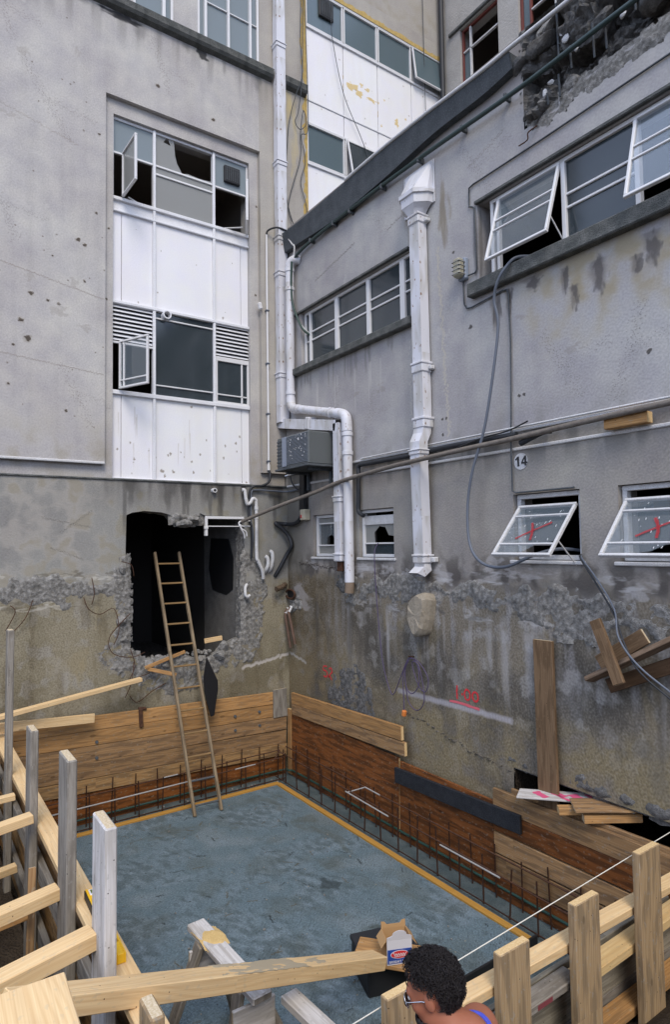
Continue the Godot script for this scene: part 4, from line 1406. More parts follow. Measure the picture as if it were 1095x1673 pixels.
	bars("glazing_bar", w, M.white_paint, [rr(-1.335, 11.85, -0.99, 11.872), rr(-0.955, 11.85, -0.61, 11.872), rr(-0.575, 11.85, -0.47, 11.872)], -0.015, 0.025)
	pane(w, rr(-1.44, 11.26, -0.47, 13.26), M.frost)

	# stair glazing: white panels, ribbed glass
	var mst := map_panel_stair()
	for row in [[8.0, 9.9], [10.655, 11.035], [11.06, 12.32]]:
		for q in [[0.474, 1.255], [1.27, 2.035], [2.05, 2.87], [2.885, 3.66]]:
			s = MB.new()
			s.slab(FA, Vector3(q[0], row[0], -0.08), Vector3(q[1], row[1], -0.03), 0.004)
			commit("panel", [s, mst], b)
	s = MB.new()
	s.slab(FA, Vector3(0.473, 11.033, -0.09), Vector3(3.662, 11.061, -0.016), 0.004)
	commit("transom", [s, M.white], b)
	s = MB.new()
	s.slab(FA, Vector3(0.473, 12.32, -0.09), Vector3(3.662, 12.365, 0.0), 0.006)
	commit("transom", [s, M.white], b)
	s = MB.new()
	s.slab(FA, Vector3(0.473, 9.9, -0.09), Vector3(3.662, 9.945, 0.0), 0.006)
	commit("transom", [s, M.white], b)
	s = MB.new()
	s.slab(FA, Vector3(0.473, 10.625, -0.09), Vector3(3.662, 10.655, -0.01), 0.006)
	commit("transom", [s, M.white], b)
	s = MB.new()
	s.slab(FA, Vector3(0.473, 13.05, -0.09), Vector3(3.662, 13.078, -0.005), 0.006)
	commit("transom", [s, M.white], b)
	s = MB.new()
	s.slab(FA, Vector3(0.473, 8.0, -0.0915), Vector3(3.662, 13.05, -0.082), 0.002)
	commit("panel_backing", [s, M.white], b)
	var fs := Transform3D(Basis.IDENTITY, Vector3(0, 0, -0.04))
	for q in [[0.474, 1.255, 0], [1.275, 2.035, 1], [2.055, 2.87, 2], [2.89, 3.66, 3]]:
		w = group_node("window", b, fs)
		if q[2] == 3:
			sash(w, Vector3(q[0], 13.05, 0.04), Vector2(q[1] - q[0], 0.68), "top", 8, M.white_paint, M.frost_green, [])
		else:
			frame("frame", w, M.white_paint, rr(q[0], 12.365, q[1], 13.05), 0.025, -0.02, 0.035)
			pane(w, rr(q[0] + 0.025, 12.39, q[1] - 0.025, 13.025), M.frost_green)
		if q[2] == 0:
			vent(w, Transform3D(Basis.IDENTITY, Vector3(0.9, 12.83, 0.01)), 0.3, 0.36)
	for q in [[0.474, 1.255, 0], [1.275, 2.035, 1], [2.055, 2.87, 2]]:
		w = group_node("window", b, fs)
		frame("frame", w, M.white_paint, rr(q[0], 9.945, q[1], 10.625), 0.025, -0.02, 0.035)
		if q[2] == 1:
			sash(w, Vector3(q[0] + 0.02, 10.6, 0.05), Vector2(q[1] - q[0] - 0.04, 0.66), "top", 12, M.white_paint, M.glass_dark, [])
		else:
			pane(w, rr(q[0] + 0.025, 9.97, q[1] - 0.025, 10.6), M.frost_green)
	# old ochre paint left beside and above the glazing
	s = MB.new()
	var lp := Vector2(0.40, 8.0)
	for k in range(1, 121):
		var y := 8.0 + 5.2 * k / 120.0
		var x := 0.40 - 0.05 * smoothstep(10.8, 12.4, y) + 0.07 * nz_rock.get_noise_2d(3.0, y * 1.2) + 0.02 * nz_rock.get_noise_2d(9.0, y * 7.0)
		x = minf(x, 0.45)
		s.quad(Vector3(lp.x, lp.y, 0.003), Vector3(0.47, lp.y, 0.003), Vector3(0.47, y, 0.003), Vector3(x, y, 0.003), lp, Vector2(0.47, lp.y), Vector2(0.47, y), Vector2(x, y))
		lp = Vector2(x, y)
	var lq := Vector2(0.47, 13.2)
	for k in range(1, 81):
		var x2 := 0.47 + 3.19 * k / 80.0
		var y2 := 13.16 + 0.05 * nz_rock.get_noise_2d(x2 * 1.5, 5.0) + 0.02 * nz_rock.get_noise_2d(x2 * 8.0, 2.0)
		s.quad(Vector3(lq.x, 13.08, 0.003), Vector3(x2, 13.08, 0.003), Vector3(x2, y2, 0.003), Vector3(lq.x, lq.y, 0.003), lq, lq, lq, lq)
		lq = Vector2(x2, y2)
	commit("ochre_paint", [s, M.ochre], b)
	b.set_meta("kind", "thing")

# a round-cornered extractor grille in a pane
func vent(parent: Node3D, f: Transform3D, wd: float, ht: float) -> void:
	var s := MB.new()
	s.box(f * Transform3D(Basis.IDENTITY, Vector3(0, 0, 0.01)), Vector3(wd, ht, 0.05), 0.03)
	commit("vent_grille", [s, M.black], parent)
	for k in 7:
		var l := MB.new()
		var x := (float(k) - 3.0) * wd * 0.125
		l.box(f * Transform3D(Basis(Vector3.UP, 0.5), Vector3(x, 0, 0.042)), Vector3(0.014, ht * 0.82, 0.012), 0.003)
		commit("grille_slat", [l, M.gutter], parent)

# ---------------------------------------------------------------- the lower wing on the other side of the corner
func broken_mask(u: float, v: float) -> float:
	# where concrete has fallen away under the eaves of the wing
	var low := 7.74 - 0.22 * smoothstep(4.75, 4.92, u) + 0.06 * smoothstep(5.0, 5.4, u) + 0.2 * smoothstep(5.9, 7.2, u)
	low += 0.06 * nz_rock.get_noise_2d(u * 2.0, 7.0)
	return clampf(minf(minf(v - low, u - 4.75 - 0.03 * nz_rock.get_noise_2d(1.0, v * 3.0)), 8.62 - v) / 0.03, 0.0, 1.0)

func build_rendered_wing() -> void:
	var b := thing("rendered_wing", "lower grey rendered wing with dark eaves, open windows and broken concrete corner", "building")
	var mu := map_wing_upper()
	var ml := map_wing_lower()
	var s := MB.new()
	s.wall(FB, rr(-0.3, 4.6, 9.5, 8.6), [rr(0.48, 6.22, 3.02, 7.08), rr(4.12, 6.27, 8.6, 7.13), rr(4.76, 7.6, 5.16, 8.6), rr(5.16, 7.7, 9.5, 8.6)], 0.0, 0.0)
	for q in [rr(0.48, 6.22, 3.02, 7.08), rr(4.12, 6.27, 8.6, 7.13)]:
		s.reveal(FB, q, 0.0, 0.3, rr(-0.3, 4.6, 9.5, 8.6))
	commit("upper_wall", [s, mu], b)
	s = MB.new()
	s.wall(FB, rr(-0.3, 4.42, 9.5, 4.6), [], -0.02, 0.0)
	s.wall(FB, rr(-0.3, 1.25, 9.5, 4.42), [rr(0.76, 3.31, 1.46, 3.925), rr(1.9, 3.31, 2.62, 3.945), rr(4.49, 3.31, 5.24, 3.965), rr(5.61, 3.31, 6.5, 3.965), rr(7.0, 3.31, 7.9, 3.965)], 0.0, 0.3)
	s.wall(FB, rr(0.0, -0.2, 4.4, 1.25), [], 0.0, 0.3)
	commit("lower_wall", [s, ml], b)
	s = MB.new()
	s.slab(FB, Vector3(0.02, 4.59, -0.03), Vector3(9.5, 4.62, 0.014), 0.006)
	s.slab(FB, Vector3(0.02, 4.40, -0.03), Vector3(9.5, 4.432, 0.022), 0.008)
	commit("ledge", [s, M.white_old], b)
	# the underside where the ground has been dug out
	s = MB.new()
	s.slab(FB, Vector3(4.4, 1.236, -0.6), Vector3(9.5, 1.248, -0.01), 0.002)
	commit("wall_footing", [s, M.rough_dark], b)
	s = MB.new()
	crag(s, FB, rr(4.2, 1.17, 9.4, 1.62), 0.03, func(u: float, v: float) -> float:
		return edge_mask(minf(v - 1.255, 1.36 - v + 0.1 * nz_low.get_noise_2d(u * 6.0, 1.0)), u, v, 0.1), func(u: float, v: float) -> float: return 0.004 + rubble_h(u, v, 0.03))
	commit("broken_concrete", [s, M.rough_dark], b)
	s = MB.new()
	s.room(FB, Vector3(4.4, 0.3, -2.5), Vector3(9.5, 1.234, -0.02))
	commit("dug_out_space", [s, M.soil], b)
	# sills
	for q in [[0.26, 3.1, 6.115, 6.22], [4.02, 8.8, 6.12, 6.27]]:
		s = MB.new()
		s.slab(FB, Vector3(q[0], q[2], -0.1), Vector3(q[1], q[3], 0.1), 0.012)
		commit("sill", [s, M.ledge], b)
	for q in [[0.72, 1.5], [1.86, 2.66], [4.44, 5.28], [5.56, 6.55]]:
		s = MB.new()
		s.slab(FB, Vector3(q[0], 3.275, -0.1), Vector3(q[1], 3.31, 0.025), 0.008)
		commit("sill", [s, M.white_old], b)
	# dark projecting trim over the heads of the big windows
	for q in [[0.3, 3.02, 7.08], [4.1, 8.6, 7.13]]:
		s = MB.new()
		s.slab(FB, Vector3(q[0], q[2], -0.02), Vector3(q[1], q[2] + 0.035, 0.035), 0.006)
		commit("drip_mould", [s, M.ledge], b)
	# hacked band along the old floor line
	s = MB.new()
	crag(s, FB, rr(1.4, 2.55, 9.4, 3.25), 0.03, func(u: float, v: float) -> float:
		var lowv := 2.76 - 0.1 * smoothstep(4.4, 5.0, u) + 0.05 * nz_low.get_noise_2d(u * 7.0, 3.0)
		return edge_mask(minf(minf(v - lowv, 3.06 - v), (u - 1.5) * 0.5), u, v, 0.18), func(u: float, v: float) -> float: return 0.002 + rubble_h(u, v, 0.026) + 0.015 * smoothstep(2.85, 3.08, v), 0.015)
	commit("hacked_band", [s, M.rough], b)
	s = MB.new()
	crag(s, FB, rr(0.9, 1.15, 2.5, 2.05), 0.026, func(u: float, v: float) -> float:
		var k := (v - 1.3) / 0.65
		return edge_mask(minf(minf(u - (1.12 + 0.3 * k), (2.25 - 0.45 * k) - u), 1.95 - v) * 0.6, u, v, 0.16), func(u: float, v: float) -> float: return 0.002 + rubble_h(u, v, 0.018))
	commit("hacked_patch", [s, M.rough_dark], b)
	s = MB.new()
	crag(s, FB, rr(1.1, 2.7, 2.0, 3.2), 0.026, func(u: float, v: float) -> float:
		return edge_mask(0.16 - Vector2((u - 1.55) * 0.6, v - 2.95).length(), u, v, 0.1), func(u: float, v: float) -> float: return 0.003 + rubble_h(u, v, 0.03))
	commit("hacked_patch", [s, M.rough_dark], b)

	for q in [[1.45, 1.2, 0.02, 0.016], [1.2, 0.97, 0.012, 0.008]]:
		s = MB.new()
		crag(s, FB, rr(2.7, 0.9, 4.4, 1.55), 0.022, func(u: float, v: float) -> float:
			var line: float = lerpf(q[0], q[1], smoothstep(2.6, 4.5, u)) + 0.05 * nz_rock.get_noise_2d(u * 1.2, q[0] * 9.0)
			return clampf((q[2] - absf(v - line)) / 0.02 + 0.5 * nz_rock.get_noise_2d(u * 5.0, v * 5.0), 0.0, 1.0), func(u: float, v: float) -> float: return q[3] * (1.0 + 0.6 * nz_rock.get_noise_2d(u * 5.0, v * 5.0)), 0.02)
		commit("plaster_edge", [s, tint(M.rough, c8(214, 204, 190))], b)

	# eaves beam that sags a little, with a pale flashing along its top
	var bot := [Vector3(0.03, 8.17, 0), Vector3(0.7, 8.13, 0), Vector3(1.55, 8.08, 0), Vector3(2.65, 8.12, 0), Vector3(3.55, 8.2, 0), Vector3(4.3, 8.2, 0), Vector3(4.7, 8.24, 0)]
	var top := [Vector3(0.03, 8.46, 0), Vector3(0.7, 8.43, 0), Vector3(1.55, 8.44, 0), Vector3(2.65, 8.46, 0), Vector3(3.55, 8.44, 0), Vector3(4.3, 8.40, 0), Vector3(4.7, 8.40, 0)]
	var pb := smooth_path(bot, 6)
	var pt := smooth_path(top, 6)
	s = MB.new()
	for i in pb.size() - 1:
		for q in [[0, Vector3.BACK], [1, Vector3.DOWN], [2, Vector3.UP]]:
			var a := pb[i]
			var c := pb[i + 1]
			var d := pt[i + 1]
			var e := pt[i]
			var z := Vector3(0, 0, 0.14)
			var t := Vector3(0, 0, 0.14 - 0.05)
			if q[0] == 0:
				s.quad_out(FB * (a + t), FB * (c + t), FB * (d + z), FB * (e + z), FB.basis * Vector3.BACK, Vector2.ZERO, Vector2.ZERO, Vector2.ZERO, Vector2.ZERO)
			elif q[0] == 1:
				s.quad_out(FB * a, FB * c, FB * (c + t), FB * (a + t), Vector3.DOWN, Vector2.ZERO, Vector2.ZERO, Vector2.ZERO, Vector2.ZERO)
			else:
				s.quad_out(FB * (e + z), FB * (d + z), FB * (d - z * 3.0), FB * (e - z * 3.0), Vector3.UP, Vector2.ZERO, Vector2.ZERO, Vector2.ZERO, Vector2.ZERO)
	for i in [0, pb.size() - 1]:
		var z := Vector3(0, 0, 0.14)
		s.quad_out(FB * pb[i], FB * (pb[i] + Vector3(0, 0, 0.09)), FB * (pt[i] + z), FB * pt[i], FB.basis * Vector3(1 if i > 0 else -1, 0, 0), Vector2.ZERO, Vector2.ZERO, Vector2.ZERO, Vector2.ZERO)
	commit("eaves_beam", [s, M.gutter], b)
	s = MB.new()
	var fl := PackedVector3Array()
	for p in pt:
		if p.x > 1.9:
			fl.append(FB * (p + Vector3(0, 0.012, 0.145)))
	for q in [[5.0, 8.4], [5.6, 8.39], [6.4, 8.38]]:
		fl.append(FB * Vector3(q[0], q[1], 0.15))
	s.tube(fl, 0.022, 8)
	commit("roof_flashing", [s, M.white_old], b)
	s = MB.new()
	s.slab(FB, Vector3(-0.0, 8.3, -3.9), Vector3(9.5, 8.42, -0.31), 0.01)
	commit("flat_roof", [s, M.gutter], b)
	# concrete fallen away under the eaves: a deep face of lumps
	s = MB.new()
	crag(s, FB, rr(4.62, 7.3, 9.4, 8.7), 0.026, broken_mask, func(u: float, v: float) -> float:
		var c := nz_block.get_noise_2d(u * 0.75 + v * 0.3, v * 1.0)
		var e := nz_block.get_noise_2d(u * 2.0 + 9.0, v * 2.4)
		return -0.10 + 0.17 * c + 0.05 * e + 0.16 * nz_rock.get_noise_2d(u * 0.7, v * 0.8) - 0.14 * smoothstep(7.9, 7.66, v) * smoothstep(5.0, 5.3, u) + 0.04 * nz_rock.get_noise_2d(u * 4.0, v * 4.0), 0.0, true)
	commit("broken_concrete", [s, M.rough_dark], b)
	# its feathered lower lip
	s = MB.new()
	crag(s, FB, rr(4.7, 7.3, 9.4, 8.2), 0.03, func(u: float, v: float) -> float:
		var m := broken_mask(u, v + 0.04) * clampf(((7.66 if u < 5.16 else 7.74) - v + 0.05 * nz_rock.get_noise_2d(u * 3.0, 4.0)) / 0.06, 0.0, 1.0)
		return m, func(u: float, v: float) -> float: return 0.004 + rubble_h(u, v, 0.03) * smoothstep(7.4, 7.8, v), 0.01)
	commit("broken_concrete", [s, M.rough], b)
	var rs := RandomNumberGenerator.new()
	rs.seed = 77
	for q in [[4.74, 8.3, 0.22, 0.2], [4.95, 8.36, 0.3, 0.16], [5.5, 8.12, 0.4, 0.26], [6.15, 8.02, 0.34, 0.22], [5.6, 8.44, 0.5, 0.16], [6.8, 8.1, 0.5, 0.4], [5.1, 8.5, 0.34, 0.14], [5.25, 7.74, 0.2, 0.16]]:
		s = MB.new()
		chunk(s, FB * Transform3D(Basis(Vector3(0, 0, 1), rs.randf_range(-0.6, 0.6)), Vector3(q[0], q[1], -0.06)), Vector3(q[2] * 1.25, q[3] * 1.25, 0.3), int(q[0] * 1000.0), 9)
		commit("concrete_lump", [s, M.rough_dark if rs.randf() < 0.6 else M.rough], b)
	for q in [[5.07, 7.66, 0.1], [5.2, 7.66, 0.2], [5.33, 7.85, 0.2], [5.56, 7.8, 0.3], [5.68, 7.8, 0.16], [5.95, 7.95, 0.26], [5.2, 8.05, 0.5], [5.9, 8.2, 0.3]]:
		s = MB.new()
		s.tube(PackedVector3Array([FB * Vector3(q[0], q[1], 0.03), FB * Vector3(q[0] + 0.01, q[1] + q[2], 0.06)]), 0.011, 6)
		commit("rebar", [s, M.gutter], b)
	for q in [[5.05, 7.78, 0.05, 0.1], [5.12, 7.84, 0.1, 0.05], [5.4, 7.98, 0.04, 0.06], [5.3, 8.16, 0.1, 0.09], [5.25, 8.25, 0.05, 0.08], [5.85, 7.98, 0.06, 0.08], [5.7, 8.33, 0.1, 0.1]]:
		s = MB.new()
		chunk(s, FB * Transform3D(Basis.IDENTITY, Vector3(q[0], q[1], 0.05)), Vector3(q[2], q[3], 0.04), int(q[1] * 500.0), 7, 7)
		commit("plaster_flake", [s, M.white_old], b)
	s = MB.new()
	s.tube(smooth_path([FB * Vector3(4.93, 7.54, 0.02), FB * Vector3(4.85, 7.5, 0.06), FB * Vector3(4.83, 7.44, 0.05), FB * Vector3(4.74, 7.42, 0.07)], 5), 0.007, 5)
	commit("bent_wire", [s, M.rust], b)

	# rooms
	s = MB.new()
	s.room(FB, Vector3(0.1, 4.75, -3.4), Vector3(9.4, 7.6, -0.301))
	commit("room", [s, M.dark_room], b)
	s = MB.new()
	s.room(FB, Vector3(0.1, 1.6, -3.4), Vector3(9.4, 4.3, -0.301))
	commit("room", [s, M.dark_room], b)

	# first-floor window by the corner
	var f0 := FB * Transform3D(Basis.IDENTITY, Vector3(0, 0, -0.08))
	var w := group_node("window", b, f0)
	frame("frame", w, M.white_paint, rr(0.5, 6.225, 3.01, 7.075), 0.04, -0.03, 0.03)
	bars("mullion", w, M.white_paint, [rr(0.64, 6.26, 0.685, 7.04), rr(1.33, 6.26, 1.41, 7.04), rr(2.08, 6.26, 2.15, 7.04), rr(2.77, 6.26, 2.86, 7.04)], -0.025, 0.035)
	for q in [[0.54, 0.64], [0.685, 1.33], [1.41, 2.08], [2.15, 2.77], [2.86, 2.97]]:
		bars("glazing_bar", w, M.white_paint, [rr(q[0], 6.735, q[1], 6.758), rr(q[0], 6.605, q[1], 6.628)], -0.015, 0.02)
		for v in [[6.265, 6.605], [6.628, 6.735], [6.758, 7.035]]:
			pane(w, rr(q[0], v[0], q[1], v[1]), M.glass_dark)
	# long first-floor window at the near end
	w = group_node("window", b, f0)
	frame("frame", w, M.white_paint, rr(4.25, 6.275, 8.59, 7.125), 0.04, -0.03, 0.03)
	bars("mullion", w, M.white_paint, [rr(5.12, 6.315, 5.165, 7.085), rr(5.84, 6.315, 5.885, 7.085), rr(6.6, 6.315, 6.645, 7.085), rr(7.4, 6.315, 7.445, 7.085)], -0.025, 0.035)
	for q in [[5.165, 5.84], [6.645, 7.4], [7.445, 8.55]]:
		bars("glazing_bar", w, M.white_paint, [rr(q[0], 6.755, q[1], 6.778), rr(q[0], 6.625, q[1], 6.648)], -0.015, 0.02)
		for v in [[6.315, 6.625], [6.648, 6.755], [6.778, 7.085]]:
			pane(w, rr(q[0], v[0], q[1], v[1]), M.glass_dark)
	sash(w, Vector3(4.37, 7.09, 0.03), Vector2(0.75, 0.77), "top", 18, M.white_paint, M.glass, [0.46, 0.62])
	sash(w, Vector3(5.86, 7.09, 0.03), Vector2(0.76, 0.80), "top", 16, M.white_paint, M.glass, [0.46, 0.62])
	bars("mullion", w, M.white_paint, [rr(4.33, 6.315, 4.365, 7.085)], -0.02, 0.03)

	# ground-floor windows
	w = group_node("window", b, f0)
	frame("frame", w, M.white_paint, rr(0.765, 3.315, 1.455, 3.92), 0.04, -0.03, 0.03)
	bars("glazing_bar", w, M.white_paint, [rr(0.805, 3.785, 1.415, 3.805), rr(0.805, 3.465, 1.415, 3.485)], -0.015, 0.02)
	shard(w, PackedVector2Array([Vector2(0.805, 3.485), Vector2(1.0, 3.485), Vector2(1.02, 3.6), Vector2(1.14, 3.63), Vector2(1.2, 3.57), Vector2(1.25, 3.68), Vector2(1.415, 3.72), Vector2(1.415, 3.785), Vector2(0.805, 3.785)]), M.glass)
	pane(w, rr(0.805, 3.355, 1.415, 3.465), M.dirty)
	pane(w, rr(0.805, 3.805, 1.415, 3.88), M.dirty)
	w = group_node("window", b, f0)
	frame("frame", w, M.white_paint, rr(1.905, 3.315, 2.615, 3.94), 0.04, -0.03, 0.03)
	bars("glazing_bar", w, M.white_paint, [rr(1.945, 3.485, 2.575, 3.505)], -0.015, 0.02)
	bars("glazing_bar", w, M.white_old, [rr(1.945, 3.74, 2.575, 3.86)], -0.02, 0.02)
	shard(w, PackedVector2Array([Vector2(1.945, 3.505), Vector2(2.14, 3.505), Vector2(2.13, 3.64), Vector2(2.24, 3.72), Vector2(2.36, 3.7), Vector2(2.42, 3.6), Vector2(2.575, 3.58), Vector2(2.575, 3.74), Vector2(1.945, 3.74)]), M.dirty)
	pane(w, rr(1.945, 3.355, 2.575, 3.485), M.glass_dark)
	w = group_node("window", b, f0)
	frame("frame", w, M.white_old, rr(4.495, 3.315, 5.235, 3.96), 0.045, -0.04, 0.03)
	sash(w, Vector3(4.54, 3.84, 0.05), Vector2(0.655, 0.64), "top", 42, M.white_old, M.glass, [0.22, 0.78], [], true, true)
	w = group_node("window", b, f0)
	frame("frame", w, M.white_old, rr(5.615, 3.315, 6.49, 3.96), 0.045, -0.04, 0.03)
	sash(w, Vector3(5.66, 3.84, 0.05), Vector2(0.78, 0.64), "top", 42, M.white_old, M.glass, [0.22, 0.78], [], true, true)
	w = group_node("window", b, f0)
	frame("frame", w, M.white_old, rr(7.005, 3.315, 7.89, 3.96), 0.045, -0.04, 0.03)
	pane(w, rr(7.05, 3.36, 7.845, 3.915), M.glass_dark)

	# sprayed survey marks
	var rj := RandomNumberGenerator.new()
	rj.seed = 3
	s = MB.new()
	s.ribbon(FB, smooth2([Vector2(3.65, 1.925), Vector2(3.645, 1.85), Vector2(3.65, 1.775)]), 0.022, 0.004, rj)
	commit("painted_digit", [s, M.red_paint], b)
	s = MB.new()
	s.ribbon(FB, smooth2([Vector2(3.715, 1.845), Vector2(3.735, 1.84)]), 0.025, 0.004, rj)
	commit("painted_point", [s, M.red_paint], b)
	for c in [[3.80, 1.0], [3.915, 0.9]]:
		s = MB.new()
		var o := []
		for k in 13:
			var a := TAU * k / 12.0 + 1.2
			o.append(Vector2(c[0] + 0.04 * cos(a), 1.85 + 0.055 * c[1] * sin(a)))
		s.ribbon(FB, smooth2(o, 3), 0.022, 0.005, rj)
		commit("painted_digit", [s, M.red_paint], b)
	s = MB.new()
	s.ribbon(FB, smooth2([Vector2(3.53, 1.735), Vector2(3.7, 1.74), Vector2(3.97, 1.728)]), 0.028, 0.004, rj)
	commit("painted_line", [s, tint(M.red_paint, c8(206, 96, 104))], b)
	s = MB.new()
	s.ribbon(FB, smooth2([Vector2(1.08, 1.74), Vector2(1.0, 1.735), Vector2(0.99, 1.68), Vector2(1.06, 1.675), Vector2(1.09, 1.63), Vector2(1.05, 1.59), Vector2(0.99, 1.6)]), 0.022, 0.004, rj)
	commit("painted_digit", [s, M.red_paint], b)
	s = MB.new()
	s.ribbon(FB, smooth2([Vector2(1.13, 1.71), Vector2(1.18, 1.735), Vector2(1.21, 1.69), Vector2(1.16, 1.64), Vector2(1.12, 1.6), Vector2(1.16, 1.61), Vector2(1.2, 1.57)]), 0.022, 0.004, rj)
	commit("painted_digit", [s, M.red_paint], b)

# ---------------------------------------------------------------- upper storey set back on the roof of the wing
func build_roof_storey() -> void:
	var b := thing("roof_storey", "set-back upper storey with dark gutted windows above the wing's eaves", "building")
	var s := MB.new()
	s.wall(FD, rr(0.0, 8.35, 9.5, 16), [rr(0.52, 12.28, 1.45, 13.38), rr(1.9, 12.26, 2.85, 13.7), rr(3.6, 12.26, 4.5, 13.7)], 0.0, 0.3)
	commit("outer_wall", [s, map_plain()], b)
	s = MB.new()
	s.room(FD, Vector3(0.1, 11.2, -3.0), Vector3(9.4, 14.5, -0.301))
	commit("room", [s, M.room], b)
	s = MB.new()
	s.slab(FD, Vector3(0.25, 13.4, -0.02), Vector3(1.6, 13.46, 0.05), 0.01)
	commit("drip_mould", [s, M.ledge], b)
	var f0 := FD * Transform3D(Basis.IDENTITY, Vector3(0, 0, -0.08))
	var w := group_node("window", b, f0)
	frame("frame", w, M.red_frame, rr(0.525, 12.285, 1.445, 13.375), 0.04, -0.03, 0.03)
	bars("glazing_bar", w, M.white_old, [rr(0.72, 12.325, 0.755, 13.335), rr(0.565, 12.9, 1.405, 12.93), rr(0.565, 12.285, 1.405, 12.33)], -0.015, 0.034)
	pane(w, rr(0.565, 12.33, 0.72, 12.9), M.frost_green)
	w = group_node("window", b, f0)
	frame("frame", w, M.red_frame, rr(1.905, 12.265, 2.845, 13.695), 0.05, -0.03, 0.03)
	bars("glazing_bar", w, M.red_frame, [rr(2.1, 12.315, 2.14, 13.645)], -0.015, 0.034)
	bars("glazing_bar", w, M.white_old, [rr(2.6, 12.315, 2.65, 13.645), rr(2.14, 12.62, 2.6, 12.65)], -0.012, 0.036)
	pane(w, rr(1.955, 12.315, 2.1, 13.645), M.frost_green)
	w = group_node("window", b, f0)
	frame("frame", w, M.red_frame, rr(3.605, 12.265, 4.495, 13.695), 0.05, -0.03, 0.03)

func map_plain() -> StandardMaterial3D:
	return speckle(95, c8(172, 168, 162), c8(158, 154, 148), c8(184, 180, 174), 2.4, 0.9, 1.0)

# ---------------------------------------------------------------- pipes
func collar(parent: Node3D, at: Vector3, size: Vector3, m: Material) -> void:
	var s := MB.new()
	s.box(Transform3D(Basis.IDENTITY, at), size, 0.012)
	s.box(Transform3D(Basis.IDENTITY, at + Vector3(0, size.y * 0.62, 0)), Vector3(size.x + 0.016, size.y * 0.3, size.z + 0.016), 0.008)
	commit("collar", [s, m], parent)

